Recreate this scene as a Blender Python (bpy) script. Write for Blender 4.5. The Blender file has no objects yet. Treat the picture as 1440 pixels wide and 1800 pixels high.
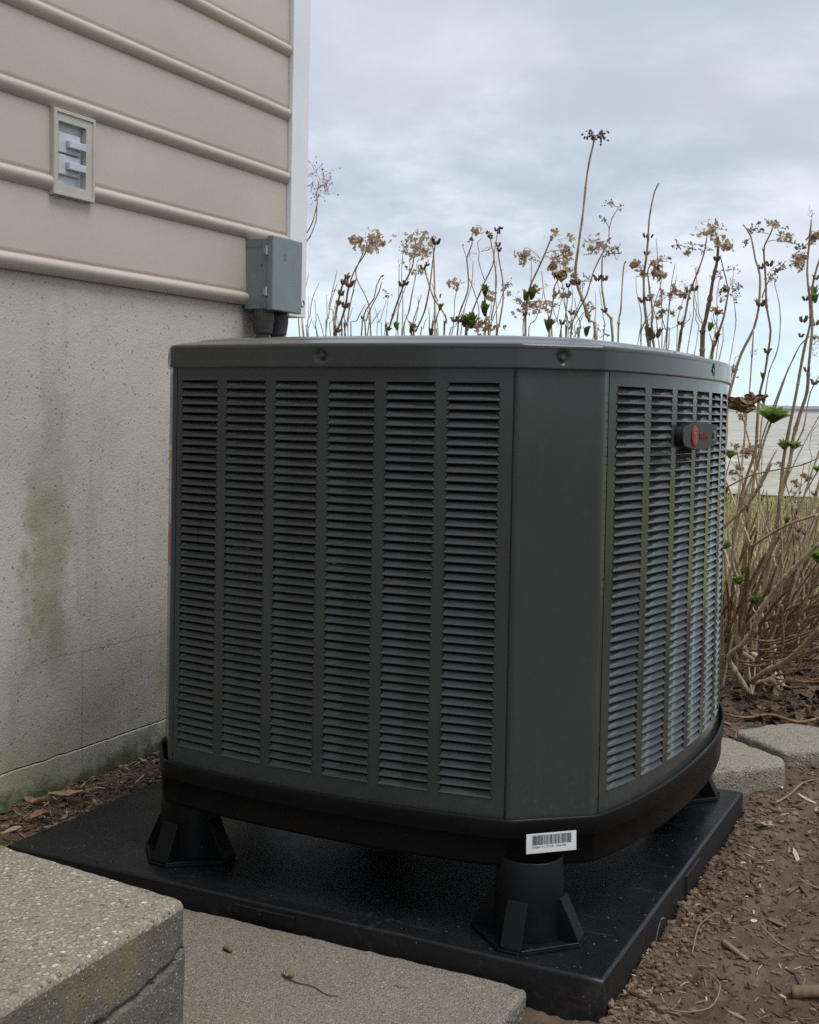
import bpy, bmesh, math, random
from mathutils import Vector, Matrix, noise

random.seed(11)
SC = bpy.context.scene
COL = SC.collection
PI = math.pi

# ------------------------------------------------------------------ camera
cam_d = bpy.data.cameras.new('camera')
cam_o = bpy.data.objects.new('camera', cam_d)
COL.objects.link(cam_o)
cam_d.sensor_fit = 'HORIZONTAL'
cam_d.sensor_width = 36.0
cam_d.lens = 2177.95 / 1440.0 * 36.0
cam_d.shift_y = -91.7 / 1440.0
cam_d.clip_start = 0.02
cam_d.clip_end = 3000.0
RIGHT = Vector((0.89857, 0.43838, 0.02014))
DOWN = Vector((0.03541, -0.02669, -0.99902))
FWD = Vector((-0.43741, 0.89840, -0.03951))
rot = Matrix((RIGHT, -DOWN, -FWD)).transposed()
cam_o.matrix_world = Matrix.Translation((0.4483, -1.5205, 0.726)) @ rot.to_4x4()
SC.camera = cam_o

# ------------------------------------------------------------------ sky
SUN_EL, SUN_AZ = math.radians(64.0), math.radians(8.0)   # azimuth measured from +X towards -Y
wd = bpy.data.worlds.new('World')
SC.world = wd
wd.use_nodes = True
nt = wd.node_tree
for n in list(nt.nodes):
    nt.nodes.remove(n)


def wn(kind, **kw):
    n = nt.nodes.new(kind)
    for k, v in kw.items():
        setattr(n, k, v)
    return n


def wl(a, b):
    nt.links.new(a, b)


def wmath(op, a, b=None, c=None, clamp=False):
    n = wn('ShaderNodeMath', operation=op, use_clamp=clamp)
    for i, v in enumerate((a, b, c)):
        if v is None:
            continue
        if isinstance(v, (int, float)):
            n.inputs[i].default_value = v
        else:
            wl(v, n.inputs[i])
    return n.outputs[0]


def wmix(f, a, b):
    n = wn('ShaderNodeMix', data_type='RGBA')
    for s, v in ((n.inputs[0], f), (n.inputs[6], a), (n.inputs[7], b)):
        if isinstance(v, (int, float)):
            s.default_value = v
        elif isinstance(v, tuple):
            s.default_value = v + (1.0,)
        else:
            wl(v, s)
    return n.outputs[2]


def wsmooth(v, a, b):
    n = wn('ShaderNodeMapRange', interpolation_type='SMOOTHSTEP')
    n.inputs[1].default_value = a
    n.inputs[2].default_value = b
    wl(v, n.inputs[0])
    return n.outputs[0]


w_out = wn('ShaderNodeOutputWorld')
w_bg = wn('ShaderNodeBackground')
w_bg.inputs[1].default_value = 0.1
wl(w_bg.outputs[0], w_out.inputs[0])
sky = wn('ShaderNodeTexSky', sky_type='NISHITA')
sky.sun_disc = False
sky.sun_elevation = SUN_EL
sky.sun_rotation = math.radians(98.0)
sky.air_density = 1.0
sky.dust_density = 1.5
tc = wn('ShaderNodeTexCoord')
sp = wn('ShaderNodeSeparateXYZ')
wl(tc.outputs['Generated'], sp.inputs[0])
dz = sp.outputs[2]
hz = wmath('ADD', wmath('MAXIMUM', dz, 0.0), 0.30)
px = wmath('DIVIDE', sp.outputs[0], hz)
py = wmath('DIVIDE', sp.outputs[1], hz)
cb = wn('ShaderNodeCombineXYZ')
wl(px, cb.inputs[0])
wl(py, cb.inputs[1])
n1 = wn('ShaderNodeTexNoise')
n1.inputs['Scale'].default_value = 2.4
n1.inputs['Detail'].default_value = 7.0
n1.inputs['Roughness'].default_value = 0.6
n1.inputs['Distortion'].default_value = 0.1
wl(cb.outputs[0], n1.inputs['Vector'])
n2 = wn('ShaderNodeTexNoise')
n2.inputs['Scale'].default_value = 0.8
n2.inputs['Detail'].default_value = 3.0
wl(cb.outputs[0], n2.inputs['Vector'])
# overcast: light and darker parts of the cloud deck
lum = wmath('ADD', wmath('MULTIPLY', n1.outputs[0], 0.62), wmath('MULTIPLY', n2.outputs[0], 0.48))
lum = wmath('SUBTRACT', wmath('ADD', lum, 0.005), wmath('MULTIPLY', wsmooth(dz, 0.10, 0.34), 0.17))
f = wsmooth(lum, 0.385, 0.645)
cl = wmix(f, (3.3, 3.75, 4.4), (5.8, 6.25, 6.75))
lav = wmix(wmath('MULTIPLY', wsmooth(n2.outputs[0], 0.42, 0.60), 0.75), cl, (4.15, 4.3, 5.0))
# an overcast sky is brighter towards the zenith
zb = wmath('MULTIPLY_ADD', wsmooth(dz, 0.28, 1.0), 0.85, 1.0)
vm = wn('ShaderNodeVectorMath', operation='SCALE')
wl(lav, vm.inputs[0])
wl(zb, vm.inputs['Scale'])
# the clear pale strip under the cloud deck at the horizon
strip = wmath('MULTIPLY', wmath('SUBTRACT', 1.0, wsmooth(wmath('ADD', dz, wmath('MULTIPLY', n1.outputs[0], 0.03)), 0.035, 0.14)), 0.85)
low = wmix(0.85, sky.outputs[0], (5.4, 6.9, 7.6))
skyc = wmix(strip, vm.outputs[0], low)
wl(skyc, w_bg.inputs[0])

# ------------------------------------------------------------------ sun (veiled by cloud)
sun_d = bpy.data.lights.new('sun', 'SUN')
sun_d.energy = 1.5
sun_d.angle = math.radians(28.0)
sun_d.color = (1.0, 0.96, 0.90)
sun_o = bpy.data.objects.new('sun', sun_d)
COL.objects.link(sun_o)
sd = Vector((math.cos(SUN_EL) * math.cos(SUN_AZ), -math.cos(SUN_EL) * math.sin(SUN_AZ), math.sin(SUN_EL)))
sun_o.rotation_euler = sd.to_track_quat('Z', 'Y').to_euler()
sun_o.location = sd * 50

SC.view_settings.view_transform = 'Standard'
SC.view_settings.look = 'None'
SC.view_settings.gamma = 1.0
SC.view_settings.use_curve_mapping = False
SC.view_settings.exposure = 0.68
SC.render.engine = 'CYCLES'
SC.cycles.use_denoising = False
SC.cycles.max_bounces = 8

# ------------------------------------------------------------------ helpers


def tag(o, label=None, cat=None, group=None, kind=None):
    if label:
        o['label'] = label
    if cat:
        o['category'] = cat
    if group:
        o['group'] = group
    if kind:
        o['kind'] = kind
    return o


def empty(name, loc=(0, 0, 0), parent=None):
    o = bpy.data.objects.new(name, None)
    o.empty_display_size = 0.05
    COL.objects.link(o)
    o.location = loc
    if parent:
        o.parent = parent
        o.matrix_parent_inverse = Matrix.Identity(4)
    return o


class MB:
    """collects vertices and faces of one mesh"""

    def __init__(self):
        self.v, self.f, self.m = [], [], []

    def add(self, vs, fs, mi=0):
        b = len(self.v)
        self.v.extend([tuple(p) for p in vs])
        self.f.extend([tuple(i + b for i in f) for f in fs])
        self.m.extend([mi] * len(fs))

    def box(self, lo, hi, mi=0, M=None):
        (x0, y0, z0), (x1, y1, z1) = lo, hi
        vs = [Vector(p) for p in ((x0, y0, z0), (x1, y0, z0), (x1, y1, z0), (x0, y1, z0),
                                  (x0, y0, z1), (x1, y0, z1), (x1, y1, z1), (x0, y1, z1))]
        if M is not None:
            vs = [M @ p for p in vs]
        self.add(vs, [(0, 3, 2, 1), (4, 5, 6, 7), (0, 1, 5, 4), (1, 2, 6, 5), (2, 3, 7, 6), (3, 0, 4, 7)], mi)

    def tube(self, pts, rad, seg=6, mi=0, cap=True):
        """pts: list of Vector; rad: list of radii"""
        n = len(pts)
        vs = []
        up = Vector((0.31, 0.73, 0.6)).normalized()
        for i in range(n):
            t = (pts[min(i + 1, n - 1)] - pts[max(i - 1, 0)])
            if t.length < 1e-9:
                t = Vector((0, 0, 1))
            t.normalize()
            a = t.cross(up)
            if a.length < 1e-3:
                a = t.cross(Vector((1, 0, 0)))
            a.normalize()
            b = t.cross(a)
            for k in range(seg):
                an = 2 * PI * k / seg
                vs.append(pts[i] + (a * math.cos(an) + b * math.sin(an)) * rad[i])
        fs = []
        for i in range(n - 1):
            for k in range(seg):
                k2 = (k + 1) % seg
                fs.append((i * seg + k, i * seg + k2, (i + 1) * seg + k2, (i + 1) * seg + k))
        if cap:
            fs.append(tuple(range(seg - 1, -1, -1)))
            fs.append(tuple((n - 1) * seg + k for k in range(seg)))
        self.add(vs, fs, mi)

    def lathe(self, prof, seg=24, M=None, mi=0, capb=False, capt=False):
        vs = []
        for r, z in prof:
            for k in range(seg):
                a = 2 * PI * k / seg
                p = Vector((r * math.cos(a), r * math.sin(a), z))
                vs.append(M @ p if M is not None else p)
        fs = []
        n = len(prof)
        for i in range(n - 1):
            for k in range(seg):
                k2 = (k + 1) % seg
                fs.append((i * seg + k, i * seg + k2, (i + 1) * seg + k2, (i + 1) * seg + k))
        if capb:
            fs.append(tuple(range(seg - 1, -1, -1)))
        if capt:
            fs.append(tuple((n - 1) * seg + k for k in range(seg)))
        self.add(vs, fs, mi)

    def prism(self, poly, z0, z1, mi=0):
        n = len(poly)
        vs = [(x, y, z0) for x, y in poly] + [(x, y, z1) for x, y in poly]
        fs = [tuple(range(n - 1, -1, -1)), tuple(range(n, 2 * n))]
        for i in range(n):
            j = (i + 1) % n
            fs.append((i, j, n + j, n + i))
        self.add(vs, fs, mi)

    def mesh(self, name, mats, smooth=False):
        me = bpy.data.meshes.new(name)
        me.from_pydata(self.v, [], self.f)
        for m in mats if isinstance(mats, (list, tuple)) else [mats]:
            me.materials.append(m)
        if any(self.m):
            me.polygons.foreach_set('material_index', self.m)
        if smooth:
            me.polygons.foreach_set('use_smooth', [True] * len(me.polygons))
        me.update()
        return me

    def build(self, name, mats, parent=None, smooth=False, bevel=0.0, bseg=2, angle=30, weld=False):
        me = self.mesh(name, mats, smooth)
        if weld or bevel:
            bm = bmesh.new()
            bm.from_mesh(me)
            bmesh.ops.remove_doubles(bm, verts=bm.verts, dist=1e-5)
            bmesh.ops.recalc_face_normals(bm, faces=bm.faces)
            bm.to_mesh(me)
            bm.free()
        o = bpy.data.objects.new(name, me)
        COL.objects.link(o)
        if parent:
            o.parent = parent
        if bevel:
            md = o.modifiers.new('bevel', 'BEVEL')
            md.width = bevel
            md.segments = bseg
            md.limit_method = 'ANGLE'
            md.angle_limit = math.radians(angle)
            if hasattr(md, 'harden_normals'):
                md.harden_normals = False
            me.polygons.foreach_set('use_smooth', [True] * len(me.polygons))
            ws = o.modifiers.new('wn', 'WEIGHTED_NORMAL')
            ws.keep_sharp = True
        return o


def nz(x, y, z=0.0, s=1.0):
    return noise.noise(Vector((x * s, y * s, z * s)))


def smooth01(t):
    t = max(0.0, min(1.0, t))
    return t * t * (3 - 2 * t)


# ------------------------------------------------------------------ materials


class NM:
    """a procedural material; colours are plain surface colours, worked out from world position"""

    def __init__(self, name, rough=0.6, metallic=0.0, spec=0.5):
        self.mat = bpy.data.materials.new(name)
        self.mat.use_nodes = True
        self.t = self.mat.node_tree
        self.b = self.t.nodes['Principled BSDF']
        self.b.inputs['Roughness'].default_value = rough
        self.b.inputs['Metallic'].default_value = metallic
        self.b.inputs['Specular IOR Level'].default_value = spec
        self._pos = None

    def n(self, kind, **kw):
        x = self.t.nodes.new(kind)
        for k, v in kw.items():
            setattr(x, k, v)
        return x

    def put(self, sock, v):
        if isinstance(v, (int, float)):
            sock.default_value = v
        elif isinstance(v, tuple):
            sock.default_value = v + (1.0,) if len(v) == 3 and len(sock.default_value) == 4 else v
        else:
            self.t.links.new(v, sock)

    def pos(self):
        if self._pos is None:
            g = self.n('ShaderNodeNewGeometry')
            self._pos = g.outputs['Position']
            self._geo = g
        return self._pos

    def xyz(self):
        s = self.n('ShaderNodeSeparateXYZ')
        self.put(s.inputs[0], self.pos())
        return s.outputs

    def island(self):
        self.pos()
        return self._geo.outputs['Random Per Island']

    def objrand(self):
        return self.n('ShaderNodeObjectInfo').outputs['Random']

    def stretch(self, sx, sy, sz):
        v = self.n('ShaderNodeVectorMath', operation='MULTIPLY')
        self.put(v.inputs[0], self.pos())
        v.inputs[1].default_value = (sx, sy, sz)
        return v.outputs[0]

    def noise(self, scale, detail=4.0, rough=0.55, vec=None, dist=0.0):
        x = self.n('ShaderNodeTexNoise')
        x.inputs['Scale'].default_value = scale
        x.inputs['Detail'].default_value = detail
        x.inputs['Roughness'].default_value = rough
        x.inputs['Distortion'].default_value = dist
        self.put(x.inputs['Vector'], vec if vec is not None else self.pos())
        return x.outputs[0]

    def voronoi(self, scale, feature='F1', rnd=1.0, vec=None):
        x = self.n('ShaderNodeTexVoronoi', feature=feature)
        x.inputs['Scale'].default_value = scale
        x.inputs['Randomness'].default_value = rnd
        self.put(x.inputs['Vector'], vec if vec is not None else self.pos())
        return x

    def math(self, op, a, b=None, c=None, clamp=False):
        x = self.n('ShaderNodeMath', operation=op, use_clamp=clamp)
        for i, v in enumerate((a, b, c)):
            if v is not None:
                self.put(x.inputs[i], v)
        return x.outputs[0]

    def ss(self, v, a, b):
        x = self.n('ShaderNodeMapRange', interpolation_type='SMOOTHSTEP')
        self.put(x.inputs[0], v)
        self.put(x.inputs[1], a)
        self.put(x.inputs[2], b)
        return x.outputs[0]

    def lin(self, v, a, b, c, d):
        x = self.n('ShaderNodeMapRange')
        self.put(x.inputs[0], v)
        for i, q in enumerate((a, b, c, d)):
            x.inputs[i + 1].default_value = q
        return x.outputs[0]

    def mix(self, f, a, b, blend='MIX'):
        x = self.n('ShaderNodeMix', data_type='RGBA', blend_type=blend)
        self.put(x.inputs[0], f)
        self.put(x.inputs[6], a)
        self.put(x.inputs[7], b)
        return x.outputs[2]

    def ramp(self, v, stops):
        x = self.n('ShaderNodeValToRGB')
        e = x.color_ramp.elements
        e[0].position, e[0].color = stops[0][0], stops[0][1] + (1,)
        e[1].position, e[1].color = stops[-1][0], stops[-1][1] + (1,)
        for p, c in stops[1:-1]:
            q = e.new(p)
            q.color = c + (1,)
        self.put(x.inputs[0], v)
        return x.outputs[0]

    def color(self, v):
        self.put(self.b.inputs['Base Color'], v)
        return self

    def rough(self, v):
        self.put(self.b.inputs['Roughness'], v)
        return self

    def bump(self, h, strength=0.3, dist=0.002, prev=None):
        x = self.n('ShaderNodeBump')
        x.inputs['Strength'].default_value = strength
        x.inputs['Distance'].default_value = dist
        self.put(x.inputs['Height'], h)
        if prev is not None:
            self.put(x.inputs['Normal'], prev)
        self.put(self.b.inputs['Normal'], x.outputs[0])
        return x.outputs[0]


def plain(name, col, rough=0.6, var=0.12, scale=30.0, metallic=0.0, spec=0.5, bump=0.0):
    m = NM(name, rough, metallic, spec)
    nse = m.noise(scale, 5)
    a = tuple(c * (1 - var) for c in col)
    b = tuple(min(1, c * (1 + var)) for c in col)
    m.color(m.mix(m.ss(nse, 0.3, 0.7), a, b))
    if bump:
        m.bump(nse, bump, 0.001)
    return m.mat


M = {}

# vinyl siding, taupe, with chalky scuffs
m = NM('siding_vinyl', 0.36, spec=0.4)
a = m.noise(1.6, 3)
bnz = m.noise(9.0, 5, vec=m.stretch(1, 0.6, 1))
c = m.mix(m.ss(a, 0.3, 0.7), (0.42, 0.362, 0.308), (0.48, 0.418, 0.358))
c = m.mix(m.math('MULTIPLY', m.ss(bnz, 0.55, 0.8), 0.2), c, (0.35, 0.303, 0.258))
scr = m.noise(38.0, 3, vec=m.stretch(1, 2.2, 0.5))
c = m.mix(m.math('MULTIPLY', m.ss(scr, 0.70, 0.80), 0.30), c, (0.52, 0.48, 0.43))
m.color(c)
m.bump(m.noise(420.0, 2), 0.05, 0.0006)
M['siding'] = m.mat
M['trim'] = plain('white_vinyl_trim', (0.66, 0.67, 0.70), 0.4, 0.05, 3.0)
M['frame'] = plain('greige_plastic', (0.40, 0.375, 0.325), 0.4, 0.05, 20)
M['outlet'] = plain('pale_grey_plastic', (0.42, 0.46, 0.50), 0.35, 0.06, 40)
M['dark_gap'] = plain('dark_recess_plastic', (0.03, 0.03, 0.03), 0.7, 0.1, 40)

# parged foundation wall
m = NM('foundation_parging', 0.9, spec=0.25)
X, Y, Z = m.xyz()
big = m.noise(2.3, 5, 0.6)
med = m.noise(14.0, 6, 0.6)
streak = m.noise(9.0, 4, 0.6, vec=m.stretch(1, 2.4, 0.28))
c = m.mix(m.ss(big, 0.3, 0.7), (0.415, 0.398, 0.358), (0.53, 0.503, 0.444))
c = m.mix(m.math('MULTIPLY', m.ss(streak, 0.50, 0.75), 0.42), c, (0.29, 0.28, 0.245))
c = m.mix(m.math('MULTIPLY', m.ss(med, 0.50, 0.78), 0.12), c, (0.36, 0.35, 0.31))
fg = m.noise(230.0, 3, 0.7)
c = m.mix(m.math('MULTIPLY', m.ss(fg, 0.45, 0.72), 0.34), c, (0.30, 0.285, 0.25))
fg2 = m.noise(120.0, 3, 0.7)
c = m.mix(m.math('MULTIPLY', m.ss(fg2, 0.60, 0.75), 0.5), c, (0.62, 0.60, 0.55))
# warm tone high up
c = m.mix(m.math('MULTIPLY', m.ss(Z, 0.55, 0.95), 0.45), c, (0.46, 0.415, 0.345))
wob = m.math('MULTIPLY', m.math('SUBTRACT', m.noise(11.0, 7, 0.7), 0.5), 0.17)
yw = m.math('ADD', Y, wob)
zw = m.math('ADD', Z, wob)


def boxmask(y0, y1, z0, z1, fy, fz):
    a = m.math('MULTIPLY', m.ss(yw, y0 - fy, y0 + fy), m.math('SUBTRACT', 1.0, m.ss(yw, y1 - fy, y1 + fy)))
    b = m.math('MULTIPLY', m.ss(zw, z0 - fz, z0 + fz), m.math('SUBTRACT', 1.0, m.ss(zw, z1 - fz, z1 + fz)))
    return m.math('MULTIPLY', a, b)


st = boxmask(0.20, 0.315, 0.24, 0.62, 0.022, 0.09)
st2 = boxmask(0.235, 0.30, 0.20, 0.80, 0.02, 0.12)
st = m.math('MULTIPLY', m.math('MAXIMUM', st, m.math('MULTIPLY', st2, 0.55)), m.lin(m.noise(22, 5), 0.3, 0.7, 0.45, 1.0))
c = m.mix(m.math('MULTIPLY', st, 0.70), c, (0.19, 0.19, 0.10))
lowg = m.math('MULTIPLY', m.math('SUBTRACT', 1.0, m.ss(zw, 0.02, 0.36)), m.ss(m.noise(6.0, 5), 0.32, 0.60))
c = m.mix(m.math('MULTIPLY', lowg, 0.65), c, (0.27, 0.275, 0.155))
moss = m.math('MULTIPLY', m.math('SUBTRACT', 1.0, m.ss(zw, -0.005, 0.050)), m.ss(m.noise(18.0, 5), 0.22, 0.48))
c = m.mix(m.math('MULTIPLY', moss, 0.9), c, (0.07, 0.085, 0.025))
# hairline cracks
cy = m.math('ABSOLUTE', m.math('SUBTRACT', m.math('ADD', Y, m.math('MULTIPLY', m.math('SUBTRACT', m.noise(30, 4), 0.5), 0.012)), 0.357))
cr1 = m.math('MULTIPLY', m.math('LESS_THAN', cy, 0.0011), m.math('LESS_THAN', Z, 0.245))
cz = m.math('ABSOLUTE', m.math('SUBTRACT', m.math('ADD', Z, m.math('MULTIPLY', m.math('SUBTRACT', m.noise(18, 5), 0.5), 0.02)), 0.246))
cr2 = m.math('MULTIPLY', m.math('LESS_THAN', cz, 0.0010), m.math('GREATER_THAN', Y, 0.24))
c = m.mix(m.math('MULTIPLY', m.math('MAXIMUM', cr1, cr2), 0.45), c, (0.08, 0.075, 0.07))
v = m.voronoi(85.0)
pit = m.math('MULTIPLY', m.math('LESS_THAN', v.outputs['Distance'], m.lin(m.noise(140.0, 2), 0.3, 0.7, 0.05, 0.3)), m.math('GREATER_THAN', m.noise(30.0, 2), 0.50))
c = m.mix(m.math('MULTIPLY', pit, 0.6), c, (0.13, 0.125, 0.12))
v2 = m.voronoi(52.0)
sc2 = m.n('ShaderNodeSeparateColor')
m.put(sc2.inputs[0], v2.outputs['Color'])
sp_ = m.math('LESS_THAN', v2.outputs['Distance'], m.math('MULTIPLY', m.math('POWER', sc2.outputs[0], 6.0), 0.16))
sp_ = m.math('MULTIPLY', sp_, m.math('GREATER_THAN', m.noise(4.0, 4), 0.42))
c = m.mix(m.math('MULTIPLY', sp_, 0.85), c, (0.78, 0.77, 0.72))
m.color(c)
h = m.math('SUBTRACT', m.math('ADD', m.math('MULTIPLY', m.noise(210.0, 4, 0.7), 0.9), m.math('MULTIPLY', m.noise(60.0, 2), 0.12)), m.math('MULTIPLY', pit, 1.3))
h = m.math('ADD', h, m.math('MULTIPLY', sp_, 1.2))
m.bump(h, 0.6, 0.0026)
M['foundation'] = m.mat


def aggregate(name, stone, paste, scale, amount, green=0.0, bump=0.7, dark=0.6):
    m = NM(name, 0.9, spec=0.25)
    wv = m.n('ShaderNodeVectorMath', operation='ADD')
    m.put(wv.inputs[0], m.pos())
    nn = m.n('ShaderNodeTexNoise')
    nn.inputs['Scale'].default_value = scale * 0.8
    m.put(nn.inputs['Vector'], m.pos())
    sc = m.n('ShaderNodeVectorMath', operation='SCALE')
    m.put(sc.inputs[0], nn.outputs[1])
    sc.inputs['Scale'].default_value = 0.6 / scale
    m.put(wv.inputs[1], sc.outputs[0])
    v = m.voronoi(scale, vec=wv.outputs[0])
    vs = m.voronoi(scale * 2.3, vec=wv.outputs[0])
    sepc = m.n('ShaderNodeSeparateColor')
    m.put(sepc.inputs[0], v.outputs['Color'])
    r = sepc.outputs[0]
    sep2 = m.n('ShaderNodeSeparateColor')
    m.put(sep2.inputs[0], vs.outputs['Color'])
    sc1 = m.ramp(r, [(0.0, tuple(q * dark for q in stone)), (0.55, stone), (0.88, tuple(q * 1.15 for q in stone)), (0.95, tuple(min(0.66, q * 1.5) for q in stone)), (1.0, (0.62, 0.59, 0.52))])
    sc2 = m.ramp(sep2.outputs[0], [(0.0, tuple(q * 0.7 for q in paste)), (0.8, paste), (0.95, tuple(q * 1.3 for q in paste)), (1.0, (0.42, 0.39, 0.34))])
    msk = m.math('MULTIPLY', m.math('SUBTRACT', 1.0, m.ss(v.outputs['Distance'], m.math('MULTIPLY', sepc.outputs[2], 0.35), m.math('MULTIPLY_ADD', sepc.outputs[2], 0.35, 0.28))), m.math('GREATER_THAN', sepc.outputs[1], 1.0 - amount))
    c = m.mix(msk, sc2, sc1)
    gr_ = m.noise(scale * 3.0, 4, 0.7)
    c = m.mix(m.math('MULTIPLY', m.ss(gr_, 0.42, 0.62), 0.72), c, m.mix(0.75, c, tuple(q * 0.25 for q in paste)))
    b1 = m.noise(5.0, 6, 0.6)
    c = m.mix(m.math('MULTIPLY', m.ss(b1, 0.35, 0.7), 0.75), c, m.mix(0.5, c, tuple(q * 0.55 for q in paste)))
    if green:
        g = m.math('MULTIPLY', m.ss(m.noise(8.0, 5), 0.5, 0.72), green)
        c = m.mix(g, c, (0.19, 0.17, 0.08))
    m.color(c)
    h = m.math('ADD', m.math('MULTIPLY', m.math('MULTIPLY', msk, m.math('SUBTRACT', 1.0, v.outputs['Distance'])), 1.0), m.math('MULTIPLY', m.noise(scale * 2.5, 4), 0.6))
    m.bump(h, bump, 0.003)
    return m.mat


M['step'] = aggregate('exposed_aggregate_concrete', (0.47, 0.43, 0.355), (0.30, 0.265, 0.207), 135.0, 0.95, 0.10, 1.0, 0.36)
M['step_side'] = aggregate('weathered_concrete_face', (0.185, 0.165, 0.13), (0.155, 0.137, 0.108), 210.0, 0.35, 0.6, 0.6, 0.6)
M['slab'] = aggregate('brushed_concrete_slab', (0.36, 0.32, 0.268), (0.25, 0.217, 0.178), 230.0, 0.8, 0.15, 0.9, 0.5)
M['slab_side'] = aggregate('pebbly_slab_edge', (0.33, 0.31, 0.27), (0.20, 0.185, 0.155), 105.0, 0.85, 0.3, 0.9, 0.55)
M['paver'] = aggregate('split_face_paver', (0.35, 0.315, 0.25), (0.29, 0.26, 0.205), 150.0, 0.6, 0.2, 1.0, 0.55)

# painted sheet metal of the unit
m = NM('dark_grey_paint', 0.30, spec=0.24)
c = m.mix(m.ss(m.noise(3.0, 3), 0.3, 0.7), (0.042, 0.0462, 0.0428), (0.049, 0.0540, 0.0500))
dust = m.math('MULTIPLY', m.ss(m.noise(60.0, 5, 0.65), 0.56, 0.8), 0.15)
run = m.ss(m.noise(26.0, 5, 0.65, vec=m.stretch(1.6, 1.6, 0.10)), 0.56, 0.78)
dust = m.math('ADD', dust, m.math('MULTIPLY', run, 0.10))
low = m.math('SUBTRACT', 1.0, m.ss(m.xyz()[2], 0.15, 0.30))
dust = m.math('ADD', dust, m.math('MULTIPLY', m.math('MULTIPLY', low, m.ss(m.noise(110.0, 4, 0.7), 0.5, 0.72)), 0.22))
c = m.mix(dust, c, (0.11, 0.11, 0.10))
m.color(c)
m.rough(m.lin(m.noise(25.0, 4), 0.3, 0.7, 0.10, 0.17))
m.bump(m.noise(420.0, 2), 0.04, 0.0004)
M['paint'] = m.mat
m = NM('coil_fins', 0.45, metallic=0.6)
c = m.mix(m.ss(m.noise(6.0, 4), 0.45, 0.7), (0.012, 0.012, 0.012), (0.03, 0.029, 0.028))
m.color(c)
w = m.n('ShaderNodeTexWave', wave_type='BANDS', bands_direction='Z')
w.inputs['Scale'].default_value = 90.0
m.put(w.inputs['Vector'], m.pos())
m.bump(w.outputs[0], 0.4, 0.002)
M['coil'] = m.mat
M['copper'] = plain('dull_tube_metal', (0.30, 0.29, 0.28), 0.35, 0.2, 60, metallic=0.8)


def blackplastic(name, col, dustc, amount, rough=0.45):
    m = NM(name, rough, spec=0.28 if 'pad' in name else 0.16)
    d1 = m.ss(m.noise(7.0, 6, 0.65), 0.45, 0.75)
    d2 = m.ss(m.noise(90.0, 5, 0.7), 0.5, 0.8)
    scr = m.ss(m.noise(16.0, 6, 0.7, vec=m.stretch(0.5, 3.0, 1.0)), 0.56, 0.75)
    f = m.math('MULTIPLY', m.math('ADD', m.math('MULTIPLY', d1, d2), m.math('MULTIPLY', scr, 0.25)), amount, clamp=True)
    vv = m.voronoi(60.0)
    spk = m.math('MULTIPLY', m.math('LESS_THAN', vv.outputs['Distance'], 0.055), m.math('GREATER_THAN', m.noise(9.0, 2), 0.56))
    c = m.mix(f, col, dustc)
    c = m.mix(m.math('MULTIPLY', spk, min(0.6, amount * 0.6)), c, (0.35, 0.33, 0.3))
    m.color(c)
    m.rough(m.lin(m.noise(12.0, 5), 0.3, 0.7, rough - 0.08, rough + 0.14))
    m.bump(m.noise(500.0, 3), 0.12, 0.0008)
    return m.mat


M['pad'] = blackplastic('black_pad_plastic', (0.006, 0.007, 0.0085), (0.085, 0.08, 0.074), 1.0, 0.33)
M['pad_side'] = blackplastic('muddy_pad_side', (0.009, 0.008, 0.0075), (0.10, 0.078, 0.058), 1.0, 0.55)
M['plastic'] = blackplastic('black_moulded_plastic', (0.0045, 0.005, 0.0055), (0.05, 0.048, 0.044), 0.25, 0.45)
M['pan'] = blackplastic('black_base_pan', (0.004, 0.004, 0.0042), (0.03, 0.026, 0.022), 0.2, 0.40)
M['boxgrey'] = plain('grey_green_enamel', (0.155, 0.19, 0.19), 0.35, 0.07, 14, bump=0.04)
M['hinge'] = plain('bare_hinge_metal', (0.33, 0.36, 0.36), 0.4, 0.1, 60, metallic=0.4)
M['conduit'] = plain('dark_conduit', (0.045, 0.043, 0.042), 0.6, 0.2, 40)
M['label_white'] = plain('white_paper_label', (0.72, 0.72, 0.70), 0.5, 0.03, 30)
M['label_grey'] = plain('grey_printed_label', (0.24, 0.25, 0.24), 0.4, 0.35, 160)
M['label_yellow'] = plain('yellow_label', (0.42, 0.36, 0.14), 0.5, 0.1, 60)
M['label_red'] = plain('red_label', (0.40, 0.10, 0.08), 0.45, 0.12, 60)
M['ink_seam_shade'] = plain('black_ink_and_seam_shade', (0.02, 0.02, 0.022), 0.5, 0.1, 50)  # label print; also the shade painted into the panel seams
M['red'] = plain('red_enamel', (0.20, 0.018, 0.011), 0.45, 0.1, 60, spec=0.2)
M['silver'] = plain('pale_grey_inlay', (0.11, 0.12, 0.10), 0.45, 0.1, 80)
M['badge'] = plain('charcoal_badge', (0.014, 0.016, 0.017), 0.45, 0.1, 50, spec=0.2)

# soil and litter
m = NM('bare_soil', 0.95, spec=0.15)
c = m.ramp(m.noise(11.0, 8, 0.68), [(0.25, (0.060, 0.040, 0.027)), (0.5, (0.120, 0.083, 0.057)), (0.75, (0.20, 0.142, 0.100))])
vv = m.voronoi(160.0)
spk = m.math('LESS_THAN', vv.outputs['Distance'], 0.10)
c = m.mix(m.math('MULTIPLY', m.math('MULTIPLY', spk, m.math('GREATER_THAN', m.noise(40, 2), 0.57)), 0.6), c, (0.36, 0.31, 0.25))
fine = m.noise(170.0, 6, 0.7)
c = m.mix(m.math('MULTIPLY', m.ss(fine, 0.4, 0.7), 0.5), c, m.mix(0.5, c, (0.05, 0.036, 0.027)))
m.color(c)
m.bump(m.math('ADD', m.noise(140.0, 7, 0.7), m.math('MULTIPLY', m.noise(45.0, 5), 1.2)), 0.9, 0.006)
M['soil'] = m.mat


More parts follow.
